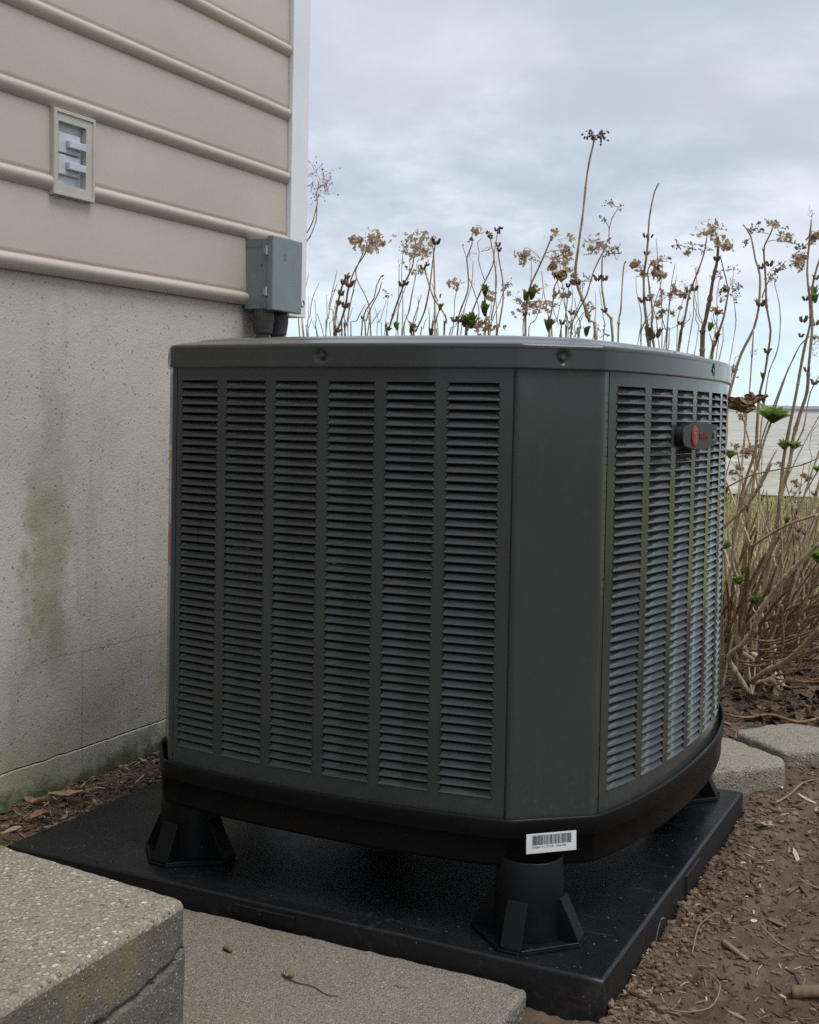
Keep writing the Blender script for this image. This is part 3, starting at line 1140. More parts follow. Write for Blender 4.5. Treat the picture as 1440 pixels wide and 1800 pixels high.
def riser(loc, rz, label):
    r = empty('riser', loc)
    r.rotation_euler = (0, 0, rz)
    tag(r, label, 'riser', 'black plastic risers under the air conditioner')
    t = MB()
    t.lathe([(0.0500, 0.003), (0.0485, 0.05), (0.0460, 0.1115), (0.0447, 0.1130), (0.0425, 0.1120), (0.0420, 0.100), (0.0, 0.100)], 40, capb=False)
    t.build('tube', M['plastic'], r, smooth=True, bevel=0.0)
    for k in range(4):
        rb = MB()
        w = 0.0150
        prof = [(0.044, 0.0025), (0.0770, 0.0025), (0.0770, 0.008), (0.0505, 0.0610), (0.044, 0.0610)]
        vs = [(x, -w, z) for x, z in prof] + [(x, w, z) for x, z in prof]
        n = len(prof)
        rb.add(vs, [tuple(range(n)), tuple(range(2 * n - 1, n - 1, -1))] + [(i, n + i, n + (i + 1) % n, (i + 1) % n) for i in range(n)])
        o = rb.build('rib', M['plastic'], r, bevel=0.0016)
        o.rotation_euler = (0, 0, k * PI / 2)
    bp = MB()
    pol = []
    for k in range(4):
        a = k * PI / 2
        for s in (-0.0165, 0.0165):
            x, y = 0.0800, s
            pol.append((x * math.cos(a) - y * math.sin(a), x * math.sin(a) + y * math.cos(a)))
    bp.prism(pol, -0.0015, 0.0035)
    pol2 = [(x * 0.80, y * 0.80) for x, y in pol]
    bp.build('foot_plate', M['plastic'], r, bevel=0.001)
    # raised bead round the foot
    bd = MB()
    pts = [Vector((x * 0.975, y * 0.975, 0.0048)) for x, y in pol]
    for i in range(1, 8, 2):
        bd.tube([pts[i], pts[(i + 1) % 8]], [0.0020] * 2, 6)
    bd.build('foot_bead', M['plastic'], r)
    return r


riser((-0.138, 0.094, 0.0), math.radians(2), 'black tapered riser with ribs under the near corner, below the barcode sticker')
riser((-0.738, 0.126, 0.0), math.radians(-3), 'black tapered riser with ribs under the corner nearest the house and the step')
riser((-0.112, 0.838, 0.0), math.radians(4), 'black riser under the far right corner, close to the grey paving blocks')
riser((-0.735, 0.835, 0.0), math.radians(-2), 'black riser under the far corner beside the house wall, hidden behind the others')

# ================================================================== AIR CONDITIONER
ac = empty('air_conditioner', (-0.43, 0.49, 0.12))
tag(ac, 'dark grey central air conditioner with louvered sides standing on black risers', 'air conditioner')
AP = ac.location.copy()
A0, A1 = (-0.7415, 0.068), (-0.790, 0.126)
P1 = (-0.1587, 0.066)
P2 = (-0.0665, 0.1415)


def arc(a, b, sag, n):
    """bowed line from a to b, bulging to the right of the direction of travel"""
    a, b = Vector(a), Vector(b)
    t = (b - a)
    nn = Vector((t.y, -t.x)).normalized()
    return [a + t * (i / n) + nn * sag * (1 - (2 * i / n - 1) ** 2) for i in range(n + 1)]


def spline(pts, n):
    out = []
    P = [Vector(p) for p in pts]
    P = [P[0] * 2 - P[1]] + P + [P[-1] * 2 - P[-2]]
    for i in range(1, len(P) - 2):
        for k in range(n):
            t = k / n
            p0, p1, p2, p3 = P[i - 1:i + 3]
            out.append(0.5 * ((2 * p1) + (-p0 + p2) * t + (2 * p0 - 5 * p1 + 4 * p2 - p3) * t * t + (-p0 + 3 * p1 - 3 * p2 + p3) * t ** 3))
    out.append(P[-2])
    return out


front = arc(A0, P1, 0.0255, 40)
right = spline([P2, (-0.0545, 0.175), (-0.038, 0.238), (-0.0235, 0.32), (-0.0155, 0.39), (-0.0100, 0.47), (-0.0080, 0.55), (-0.0090, 0.63), (-0.0150, 0.71), (-0.0265, 0.79), (-0.046, 0.87)], 5)
P3 = right[-1]
P4 = (-0.140, 0.935)
back = arc(P4, (-0.700, 0.935), 0.012, 14)
left = arc((-0.790, 0.86), A1, 0.045, 16)


OUT = [Vector(p) for p in front] + right + back + left      # counter-clockwise
OUT_R = rounded(OUT, 0.010)


def resample(poly, step):
    out = []
    n = len(poly)
    for i in range(n):
        a, b = poly[i], poly[(i + 1) % n]
        k = max(1, int((b - a).length / step))
        for q in range(k):
            out.append(a.lerp(b, q / k))
    return out


def normals(poly):
    n = len(poly)
    res = []
    for i in range(n):
        t = poly[(i + 1) % n] - poly[i - 1]
        res.append(Vector((t.y, -t.x)).normalized())
    return res


def skin(mb, poly, nor, prof, mi=0, close=True):
    n = len(poly)
    vs = []
    for off, z in prof:
        for p, q in zip(poly, nor):
            o = off(p) if callable(off) else off
            zz = z(p) if callable(z) else z
            vs.append((p.x + q.x * o, p.y + q.y * o, zz))
    mb.add(vs, [(j * n + i, j * n + (i + 1) % n, (j + 1) * n + (i + 1) % n, (j + 1) * n + i) for j in range(len(prof) - 1) for i in range(n)], mi)


# --- base pan
bpan = MB()
PO = rounded(OUT, 0.020, 5)
PN = normals(PO)


def lip_top(p):
    k = smooth01((p.y - 0.785) / 0.02) if p.x > -0.5 else smooth01((-0.755 - p.x) / 0.012)
    if p.y > 0.80:
        k = 1.0
    return 0.1665 + 0.011 * k


skin(bpan, PO, PN, [(-0.20, 0.100), (-0.022, 0.0975), (0.000, 0.0965), (0.0045, 0.0985), (0.0062, 0.1040), (0.0072, 0.1370), (0.0088, 0.1380), (0.0098, 0.1405),
                    (0.0104, lambda p: lip_top(p) - 0.004), (0.0095, lambda p: lip_top(p) - 0.001), (0.0075, lip_top), (0.0052, lambda p: lip_top(p) - 0.001), (0.0045, lambda p: lip_top(p) - 0.006), (-0.010, 0.150), (-0.20, 0.150)])
pan = under(bpan.build('base_pan', M['pan'], smooth=True, bevel=0), ac, AP)
blk = MB()
blk.prism([(p.x, p.y) for p in [q - n_ * 0.18 for q, n_ in zip(PO, PN)]], 0.1005, 0.1495)
under(blk.build('pan_floor', M['pan']), ac, AP)

# --- condenser coil inside
ci = MB()
CO = [p - n_ * 0.034 for p, n_ in zip(OUT_R, normals(OUT_R))]
skin(ci, CO, normals(CO), [(0.0, 0.152), (0.0, 0.80)])
ci.prism([(p.x, p.y) for p in CO], 0.795, 0.80)
coil = under(ci.build('coil', M['coil'], smooth=True), ac, AP)
tb = MB()
rr = random.Random(5)
for z, u0, u1 in ((0.512, 8, 19), (0.528, 9, 14), (0.505, 16, 21), (0.572, 22, 27), (0.575, 28, 32), (0.500, 19, 29), (0.498, 30, 35), (0.492, 31, 33)):
    pts = []
    for i in range(u0, u1 + 1):
        p = Vector(front[i])
        pts.append(Vector((p.x, p.y + 0.019 + 0.001 * (i % 2), z + 0.0015 * math.sin(i * 2.1) - 0.0008 * (i - u0))))
    tb.tube(pts, [0.0022] * len(pts), 6)
t = tb.build('coil_tube', M['copper'], smooth=True)
t.parent = coil

# --- cabinet panels
ZB, ZT = 0.1560, 0.8000
PITCH, ROWS = 0.01254, 46
RZ0 = 0.1910                                   # foot of the lowest louver
RZ1 = RZ0 + PITCH * ROWS


class Path:
    def __init__(self, pts):
        self.p = [Vector(q) for q in pts]
        self.s = [0.0]
        for a, b in zip(self.p, self.p[1:]):
            self.s.append(self.s[-1] + (b - a).length)
        self.L = self.s[-1]

    def at(self, u):
        u = max(0.0, min(self.L, u))
        for i in range(len(self.s) - 1):
            if u <= self.s[i + 1] + 1e-12:
                t = (u - self.s[i]) / max(1e-9, self.s[i + 1] - self.s[i])
                return self.p[i].lerp(self.p[i + 1], t)
        return self.p[-1].copy()

    def nor(self, u):
        t = self.at(u + 0.004) - self.at(u - 0.004)
        return Vector((t.y, -t.x)).normalized()


def louver_mesh(w):
    prof = [(-0.0052, 0.0080), (-0.0039, 0.0066), (-0.0022, 0.0042), (-0.0007, 0.0019), (0.0005, 0.0006), (0.0009, 0.0), (0.0005, -0.0008), (-0.0012, -0.0011)]
    mb = MB()
    hw = w / 2
    xs_ = [-1, -0.985, -0.955, 0, 0.955, 0.985, 1]
    kk = [0.0, 0.6, 1.0, 1.0, 1.0, 0.6, 0.0]
    vs = []
    for x, k in zip(xs_, kk):
        for d, z in prof:
            inn = max(0.0, z) / 0.0080
            xx = x * (hw - 0.0034 * inn)
            dd = d * k if k < 1 else d
            if k == 0:
                dd = -0.0004 if d < 0 else 0.0003
            vs.append((xx, -dd, z))
    n = len(prof)
    mb.add(vs, [(i * n + j, i * n + j + 1, (i + 1) * n + j + 1, (i + 1) * n + j) for i in range(len(xs_) - 1) for j in range(n - 1)])
    return mb


def louvered(name_parent, path, u_start, u_end, cols, label):
    """a sheet with columns of openings; cols = [(u0, u1)]"""
    br = [u_start]
    for a, b_ in cols:
        br += [a, b_]
    br.append(u_end)
    us = []
    for a, b_ in zip(br, br[1:]):
        k = max(1, int((b_ - a) / 0.012))
        us += [a + (b_ - a) * q / k for q in range(k)]
    us.append(u_end)
    zs = [ZB, RZ0 - 0.0010, RZ1 - 0.0012, ZT]
    mb = MB()
    vs = []
    for z in zs:
        for u in us:
            p = path.at(u)
            vs.append((p.x, p.y, z))
    n = len(us)
    fs = []
    for j in range(3):
        for i in range(n - 1):
            um = (us[i] + us[i + 1]) / 2
            if j == 1 and any(a < um < b_ for a, b_ in cols):
                continue
            fs.append((j * n + i, j * n + i + 1, (j + 1) * n + i + 1, (j + 1) * n + i))
    mb.add(vs, fs)
    # little webs between the rows, so that each slit has its own slanted ends
    for a, b_ in cols:
        for r in range(ROWS):
            z = RZ0 + PITCH * r
            for u, s in ((a, 1), (b_, -1)):
                p0, p1 = path.at(u - 0.0005 * s), path.at(u + 0.0030 * s)
                mb.add([(p0.x, p0.y, z - 0.001), (p0.x, p0.y, z + PITCH - 0.001), (p1.x, p1.y, z + PITCH - 0.0035), (p0.x, p0.y, z + 0.0015)], [(0, 3, 2, 1)])
    # folded edges of the sheet, coloured black to paint shade into the seams
    for u, q in ((u_start, 1), (u_end, 1)):
        p, nn = path.at(u), path.nor(u)
        b0 = p - nn * 0.012
        mb.add([(p.x, p.y, ZB), (p.x, p.y, ZT), (b0.x, b0.y, ZT), (b0.x, b0.y, ZB)], [(0, 1, 2, 3)], 1)
    o = mb.build('louvered_panel', [M['paint'], M['ink_seam_shade']], smooth=False, weld=False)
    me = o.data
    me.polygons.foreach_set('use_smooth', [True] * len(me.polygons))
    under(o, ac, AP)
    if label:
        o['label'] = label
    return o


fpath = Path(front)
f0 = 0.0120
fw, fg = 0.0768, 0.01555
fstart = 0.0205
fcols = [(fstart + i * (fw + fg), fstart + i * (fw + fg) + fw) for i in range(6)]
fpanel = louvered('front', fpath, 0.0115, fpath.L - 0.0090, fcols, 'wide louvered panel facing the concrete step')
rpath = Path(right)
rw, rg_ = 0.0815, 0.0180
rcols = [(0.0350 + i * (rw + rg_), 0.0350 + i * (rw + rg_) + rw) for i in range(7)]
rpanel = louvered('right', rpath, 0.0170, rpath.L - 0.004, rcols, 'bowed louvered panel facing the bare soil and carrying the badge')

lm_f = louver_mesh(fw + 0.0006).mesh('louver', M['paint'], smooth=True)
lm_r = louver_mesh(rw + 0.0006).mesh('louver', M['paint'], smooth=True)


def place(me, path, u, z, parent):
    o = bpy.data.objects.new('louver', me)
    COL.objects.link(o)
    p, nn = path.at(u), path.nor(u)
    o.parent = parent
    o.location = Vector((p.x, p.y, z))
    o.rotation_euler = (0, 0, math.atan2(nn.x, -nn.y))
    return o


for a, b_ in fcols:
    for r in range(ROWS):
        place(lm_f, fpath, (a + b_) / 2, RZ0 + PITCH * r, fpanel)
rest = MB()
src = louver_mesh(rw + 0.0006)
for c_, (a, b_) in enumerate(rcols):
    for r in range(ROWS):
        u, z = (a + b_) / 2, RZ0 + PITCH * r
        if c_ == 0 and r >= ROWS - 24:
            place(lm_r, rpath, u, z, rpanel)
            continue
        p, nn = rpath.at(u), rpath.nor(u)
        T = Matrix.Translation((p.x, p.y, z)) @ Matrix.Rotation(math.atan2(nn.x, -nn.y), 4, 'Z')
        # follow the bow of the panel across the width
        vv = []
        for q in src.v:
            pu, nu = rpath.at(u + q[0]), rpath.nor(u)
            vv.append((pu.x + nu.x * -q[1], pu.y + nu.y * -q[1], z + q[2]))
        rest.add(vv, src.f)
lr = rest.build('louvers', M['paint'], smooth=True)
lr.parent = rpanel
lr['kind'] = 'stuff'

# corner panels
for pts, nm in (([fpath.at(fpath.L - 0.0068)] + [Vector(P1), Vector(P2)] + [rpath.at(0.0150)], 'near'),
                ([Vector(A1) + Vector((-0.012, 0.05)), Vector(A1), Vector(A0), fpath.at(0.0095)], 'house'),
                ([rpath.at(rpath.L - 0.002), Vector(P3) , Vector(P4), Vector(back[1])], 'far'),
                ([Vector(back[-2]), Vector(back[-1]), Vector(left[0]), Vector(left[1])], 'rear')):
    pl = [Vector(q) for q in pts]
    # fillet the folds
    rp = [pl[0]]
    for i in range(1, len(pl) - 1):
        a, p, c_ = pl[i - 1], pl[i], pl[i + 1]
        u, v = (a - p), (c_ - p)
        lu, lv = u.length, v.length
        if lu < 1e-5 or lv < 1e-5:
            continue
        q = min(0.0045, lu * 0.45, lv * 0.45)
        s, e = p + u.normalized() * q, p + v.normalized() * q
        rp += [s * (1 - t) ** 2 + p * 2 * t * (1 - t) + e * t * t for t in (0, 0.25, 0.5, 0.75, 1)]
    rp.append(pl[-1])
    mb = MB()
    n = len(rp)
    t0, t1 = (rp[0] - rp[1]).normalized(), (rp[-1] - rp[-2]).normalized()
    n0 = Vector((-t0.y, t0.x)) * -1
    n1 = Vector((t1.y, -t1.x))
    i0 = rp[0] + Vector((t0.y, -t0.x)) * 0.0
    cen = Vector((-0.43, 0.49))
    ends0 = rp[0] + (cen - rp[0]).normalized() * 0.012
    ends1 = rp[-1] + (cen - rp[-1]).normalized() * 0.012
    full = [ends0] + rp + [ends1]
    N = len(full)
    vs = [(p.x, p.y, ZB) for p in full] + [(p.x, p.y, ZT) for p in full]
    mb.add(vs, [(i, i + 1, N + i + 1, N + i) for i in range(N - 1)])
    mb.m[0] = mb.m[-1] = 1  # end flanges blackened, so the seam gaps carry painted shade
    o = under(mb.build('corner_panel', [M['paint'], M['ink_seam_shade']], bevel=0), ac, AP)
    sm = [1 <= i < N - 2 for i in range(N - 1)]
    o.data.polygons.foreach_set('use_smooth', sm)
    if nm == 'near':
        o['label'] = 'plain corner panel between the two louvered sides'
    if nm == 'house':
        house_corner = o
# remaining two sides, facing the house and the shrubs
mb = MB()
for pts in (left[1:], back[1:-1]):
    n = len(pts)
    mb.add([(p.x, p.y, ZB) for p in pts] + [(p.x, p.y, ZT) for p in pts], [(i, i + 1, n + i + 1, n + i) for i in range(n - 1)])
under(mb.build('rear_panel', M['paint'], smooth=True), ac, AP)

# dark strips added behind the panel seams, painted shade for the gaps
for path_, u in ((fpath, 0.0105), (fpath, fpath.L - 0.0079), (rpath, 0.0160)):
    p, nn = path_.at(u), path_.nor(u)
    t_ = Vector((-nn.y, nn.x))
    mb = MB()
    a, b_ = p - nn * 0.0022 - t_ * 0.003, p - nn * 0.0022 + t_ * 0.003
    c_, d_ = b_ - nn * 0.004, a - nn * 0.004
    mb.prism([(q.x, q.y) for q in (a, b_, c_, d_)], ZB + 0.001, ZT - 0.002)
    under(mb.build('seam_shade_strip', M['ink_seam_shade']), ac, AP)

# stickers on the narrow face beside the house
ta = (Vector(A1) - Vector(A0)).normalized()
tn = Vector((-ta.y, ta.x)) if Vector((-ta.y, ta.x)).dot(Vector((-1, -1))) > 0 else Vector((ta.y, -ta.x))


def sticker(name, u0, u1, z0, z1, mt):
    mb = MB()
    a, b_ = Vector(A0) + ta * u0, Vector(A0) + ta * u1
    e = tn * 0.0006
    mb.add([(a.x + e.x, a.y + e.y, z0), (b_.x + e.x, b_.y + e.y, z0), (b_.x + e.x, b_.y + e.y, z1), (a.x + e.x, a.y + e.y, z1),
            (a.x, a.y, z0), (b_.x, b_.y, z0), (b_.x, b_.y, z1), (a.x, a.y, z1)], [(0, 1, 2, 3), (4, 5, 1, 0), (3, 2, 6, 7), (0, 3, 7, 4), (1, 5, 6, 2)])
    return under(mb.build(name, M[mt]), ac, AP)


sticker('rating_label', 0.012, 0.066, 0.665, 0.778, 'label_grey')
sticker('fuse_label', 0.012, 0.060, 0.628, 0.655, 'label_yellow')
sticker('warning_label', 0.010, 0.068, 0.472, 0.538, 'label_red')

# --- top cover: a deep rim, a soft shoulder and a raised fan ring
CP = resample(rounded(OUT, 0.012, 5), 0.0028)
CN = normals(CP)
capmb = MB()
zr = [0.7865 + 0.0026 * i for i in range(12)]
prof = [(-0.010, 0.7880), (0.0020, 0.7868)] + [(0.0042 + (0.0004 * (1 - i / 11)), z) for i, z in enumerate(zr)]
prof += [(0.0044, 0.8160), (0.0038, 0.8184), (0.0022, 0.8206)]
skin(capmb, CP, CN, prof[:17])
CC = Vector((-0.425, 0.50))
base_ = [p + q * 0.0022 for p, q in zip(CP, CN)]


def toward(p, off):
    return p + (CC - p) * (off / 0.44)


rings_ = [(0.0, 0.8206), (0.0025, 0.8218), (0.006, 0.8227), (0.034, 0.8285), (0.037, 0.8294), (0.041, 0.8312), (0.080, 0.8370), (0.14, 0.8410), (0.20, 0.8430), (0.32, 0.845), (0.43, 0.846)]
nb = len(base_)
vs = []
for o_, z_ in rings_:
    for p in base_:
        q = toward(p, o_)
        vs.append((q.x, q.y, z_))
capmb.add(vs, [(j * nb + i, j * nb + (i + 1) % nb, (j + 1) * nb + (i + 1) % nb, (j + 1) * nb + i) for j in range(len(rings_) - 1) for i in range(nb)])
capmb.add([vs[(len(rings_) - 1) * nb + i] for i in range(nb)], [tuple(range(nb))])
# bolt dimples pressed into the rim
bolts = []
for path_, u in ((fpath, (Vector((-0.455, 0.0)) - Vector((A0[0], 0))).length + 0.001), (rpath, 0.418)):
    bolts.append((path_.at(u), path_.nor(u)))
mid = (Vector(P1) + Vector(P2)) / 2
dch = Vector(P2) - Vector(P1)
bolts.append((mid, Vector((dch.y, -dch.x)).normalized()))
ml = (Vector(A0) + Vector(A1)) / 2
bolts.append((ml, tn))
BZ = 0.8035
vl = [Vector(v) for v in capmb.v]
for k, v in enumerate(vl):
    if 0.786 < v.z < 0.822:
        for c_, n_ in bolts:
            c3 = Vector((c_.x + n_.x * 0.0044, c_.y + n_.y * 0.0044, BZ))
            dd = (v - c3).length
            if dd < 0.0125:
                k_ = 1 - smooth01((dd - 0.0068) / 0.0045)
                v = v - Vector((n_.x, n_.y, 0)) * 0.0042 * k_
    capmb.v[k] = tuple(v)
cap = under(capmb.build('top_cover', M['paint'], smooth=True), ac, AP)
for c_, n_ in bolts:
    mb = MB()
    T = Matrix.Translation((c_.x + n_.x * 0.0002, c_.y + n_.y * 0.0002, BZ)) @ n_.to_3d().to_track_quat('Z', 'Y').to_matrix().to_4x4()
    mb.lathe([(0.0054, 0.0), (0.0054, 0.0012), (0.0042, 0.0014)], 16, T)
    mb.lathe([(0.0040, 0.0013), (0.0040, 0.0044), (0.0035, 0.0050), (0.0, 0.0050)], 6, T)
    b_ = mb.build('bolt', M['paint'])
    b_.parent = cap

# --- badge on the right-hand louvers
bu = 0.322
bc, bn = rpath.at(bu), rpath.nor(bu)
bt = Vector((-bn.y, bn.x))
TB = Matrix.Translation((bc.x + bn.x * 0.004, bc.y + bn.y * 0.004, 0.6955)) @ Matrix(((bt.x, 0, bn.x, 0), (bt.y, 0, bn.y, 0), (0, 1, 0, 0), (0, 0, 0, 1)))
BW, BH = 0.196, 0.0445
outl = []
for i in range(33):
    x = -BW / 2 + 0.006 + (BW - 0.012) * i / 32
    outl.append((x, BH / 2 - 0.0085 * (2 * x / BW) ** 2 - (0.002 if i in (0, 32) else 0)))
side = [(BW / 2 - 0.001, BH / 2 - 0.016), (BW / 2, 0.0), (BW / 2 - 0.001, -(BH / 2 - 0.016))]
low = [(x, -y) for x, y in reversed(outl)]
lside = [(-x, -y) for x, y in side]
outl = [(x, y) for x, y in outl] + side + low + lside
mb = MB()
n = len(outl)
vs = []
for k, z in ((1.0, -0.004), (1.0, 0.0085 - 0.0025), (0.992, 0.0098 - 0.0025), (0.965, 0.0104 - 0.0025)):
    kx = 1 - (1 - k) * 0.25
    for x, y in outl:
        vs.append(TB @ Vector((x * kx, y * k, z + 0.0012 * (1 - (2 * x / BW) ** 2))))
fs = [(j * n + i, (j + 1) * n + i, (j + 1) * n + (i + 1) % n, j * n + (i + 1) % n) for j in range(3) for i in range(n)] + [tuple(range(3 * n, 4 * n))]
mb.add(vs, fs)
badge = under(mb.build('badge', M['badge'], bevel=0.0006), ac, AP)
mb = MB()
mb.lathe([(0.0168, 0.0), (0.0168, 0.0010), (0.0150, 0.0018), (0.0, 0.0020)], 32, TB @ Matrix.Translation((-0.0400, 0, 0.0087)))
em = mb.build('emblem', M['red'], smooth=False, bevel=0.0003)
em.parent = badge
mb = MB()   # the darker ring and stroke inside the emblem
TE = TB @ Matrix.Translation((-0.0400, 0, 0.0108))
mb.lathe([(0.0118, 0.0), (0.0118, 0.0004), (0.0105, 0.0004), (0.0105, 0.0)], 28, TE)
mb.box((-0.0016, -0.009, 0), (0.0016, 0.006, 0.0004), M=TE)
mb.box((-0.007, 0.003, 0), (0.007, 0.006, 0.0004), M=TE)
q = mb.build('emblem_line', M['label_red'])
q.parent = badge


def text(body, size, T, mt, parent, name='lettering', depth=0.0004, sx=1.0):
    cu = bpy.data.curves.new('lettering_curve', 'FONT')
    cu.body = body
    cu.size = size
    cu.extrude = depth
    cu.resolution_u = 3
    cu.align_x = 'LEFT'
    tmp = bpy.data.objects.new('lettering_tmp', cu)
    COL.objects.link(tmp)
    bpy.context.view_layer.update()
    me = bpy.data.meshes.new_from_object(tmp.evaluated_get(bpy.context.evaluated_depsgraph_get()))
    bpy.data.objects.remove(tmp)
    bpy.data.curves.remove(cu)
    me.transform(Matrix.Diagonal((sx, 1, 1, 1)))
    me.transform(T)
    me.materials.clear()
    me.materials.append(M[mt])
    o = bpy.data.objects.new(name, me)
    COL.objects.link(o)
    o.parent = parent
    return o


text('TRANE', 0.0160, TB @ Matrix.Translation((-0.0170, -0.0060, 0.0093)), 'red', badge, sx=1.18)
mb = MB()
mb.box((0.056, -0.0080, 0.0060), (0.086, 0.0085, 0.0084), M=TB)
q = mb.build('inlay', M['silver'])
q.parent = badge
text('XR', 0.0140, TB @ Matrix.Translation((0.0610, -0.0050, 0.0088)), 'badge', badge, depth=0.0003)

# --- barcode sticker on the near corner of the pan
lc = (Vector(P1) + Vector(P2)) / 2
ld = (Vector(P2) - Vector(P1)).normalized()
ln = Vector((ld.y, -ld.x))
lc = lc + ln * 0.0098 - ld * 0.0015
TL = Matrix.Translation((lc.x, lc.y, 0.1325)) @ Matrix(((ld.x, 0, ln.x, 0), (ld.y, 0, ln.y, 0), (0, 1, 0, 0), (0, 0, 0, 1))) @ Matrix.Rotation(math.radians(1.5), 4, 'Z')
mb = MB()
mb.box((-0.0365, -0.0138, -0.0025), (0.0365, 0.0138, 0.0004), M=TL)
lab = under(mb.build('barcode_label', M['label_white']), ac, AP)
mb = MB()
rr = random.Random(21)
x = -0.0285
while x < 0.0285:
    w = rr.choice((0.0004, 0.0004, 0.0008, 0.0012))
    mb.box((x, -0.0022, 0.0004), (x + w, 0.0112, 0.0006), M=TL)
    x += w + rr.choice((0.0004, 0.0004, 0.0006, 0.0009))
q = mb.build('barcode', M['ink_seam_shade'])
q.parent = lab
text('5362661 5.1.197 AR - 22641966', 0.0046, TL @ Matrix.Translation((-0.0285, -0.0068, 0.00045)), 'ink_seam_shade', lab, depth=0.0001, sx=0.83)

# refrigerant line stub seen under the pan
mb = MB()
mb.tube([Vector((-0.085, 0.30, 0.094)), Vector((-0.07, 0.315, 0.093)), Vector((-0.055, 0.325, 0.092))], [0.006, 0.006, 0.004], 8)
under(mb.build('drain_stub', M['label_white'], smooth=True), ac, AP)

# ================================================================== PAVING BLOCKS
def block(poly, z0, z1, label, name='paving_block'):
    mb = fine_block(poly, z0, z1, 0.0065, 0.0022, None, 0, 0)
    o = mb.build(name, M['paver'], smooth=True)
    tag(o, label, 'paver', 'concrete blocks edging the shrub bed')
    return o


def ccw(poly):
    a = sum(p[0] * q[1] - q[0] * p[1] for p, q in zip(poly, poly[1:] + poly[:1]))
    return poly if a > 0 else poly[::-1]


block(ccw([(-0.072, 0.944), (0.046, 1.058), (0.053, 1.074), (0.042, 1.128), (-0.085, 1.228), (-0.124, 1.236), (-0.25, 1.10), (-0.165, 0.952)]), -0.09, 0.020, 'grey concrete edging block partly hidden behind the air conditioner')
block(ccw([(0.0371, 1.156), (0.165, 1.248), (0.195, 1.315), (0.085, 1.408), (0.0071, 1.432), (-0.088, 1.298), (-0.084, 1.274)]), -0.09, 0.024, 'grey concrete edging block to the right, its whole top in view')
block(ccw([(0.055, 1.515), (0.19, 1.425), (0.33, 1.53), (0.21, 1.64), (0.08, 1.60)]), -0.09, 0.022, 'grey concrete edging block at the right edge of the picture, furthest back')

# ================================================================== LITTER
def gz(x, y):
    return ground_h(x, y)


def chip(mb, x, y, L, w, t, r, lift=0.0, tilt=0.5):
    z = gz(x, y) + lift
    T = Matrix.Translation((x, y, z + t)) @ Matrix.Rotation(r.uniform(0, 2 * PI), 4, 'Z') @ Matrix.Rotation(r.gauss(0, tilt * 0.5), 4, 'Y') @ Matrix.Rotation(r.gauss(0, tilt), 4, 'X')
    k = r.uniform(-0.25, 0.25) * L
    a, b_, c_, d_ = r.uniform(0.2, 0.7), r.uniform(0.7, 1.1), r.uniform(0.7, 1.1), r.uniform(0.1, 0.6)
    vs = []
    for xx, ww, bend in ((-L / 2, a, 0), (-L / 6, b_, k * 0.35), (L / 6, c_, k * 0.4), (L / 2, d_, 0)):
        for s1, s2 in ((-1, -1), (1, -1), (1, 1), (-1, 1)):
            vs.append(T @ Vector((xx, s1 * w / 2 * ww, s2 * t / 2 + bend * 0.6)))
    fs = [(0, 3, 2, 1), (12, 13, 14, 15)]
    for i in range(3):
        for q in range(4):
            q2 = (q + 1) % 4
            fs.append((i * 4 + q, i * 4 + q2, (i + 1) * 4 + q2, (i + 1) * 4 + q))
    mb.add(vs, fs)


rr = random.Random(77)
mu = MB()
for (x0, x1, y0, y1, cnt, la_, lb_) in ((-1.165, -1.012, 0.0, 1.15, 1900, 0.006, 0.034), (0.0, 0.60, -0.25, 1.30, 3400, 0.003, 0.020),
                                       (0.05, 0.60, -0.1, 1.30, 260, 0.015, 0.05), (-0.6, 0.75, 1.18, 1.55, 1500, 0.008, 0.045), (-1.6, -0.5, 1.25, 2.9, 500, 0.02, 0.06)):
    for i in range(cnt):
        x, y = rr.uniform(x0, x1), rr.uniform(y0, y1)
        L = rr.uniform(la_, lb_)
        if x < -1 and x > -1.03:
            L *= 0.6
        chip(mu, x, y, L, L * rr.choice((0.06, 0.09, 0.13, 0.2, 0.32)), rr.uniform(0.0006, 0.0022), rr, 0.0005)
for (x0, x1, y0, y1, cnt) in ((-1.035, -1.004, 0.02, 0.905, 130), (-0.005, 0.04, 0.02, 0.93, 160)):
    for i in range(cnt):
        chip(mu, rr.uniform(x0, x1), rr.uniform(y0, y1), rr.uniform(0.005, 0.016), rr.uniform(0.002, 0.005), 0.001, rr, 0.095 if False else 0.001)
tag(mu.build('wood_mulch', M['mulch']), kind='stuff')
li_ = MB()
for i in range(5200):      # last year's leaves and bark, in darker browns than the mulch, under the shrubs
    x, y = rr.uniform(-0.6, 0.75), 1.42 + 1.5 * rr.random()
    L = rr.uniform(0.012, 0.05)
    chip(li_, x, y, L, L * rr.choice((0.10, 0.18, 0.35, 0.55)), 0.0010, rr, 0.002, 0.7)
tag(li_.build('leaf_litter', M['litter']), kind='stuff')
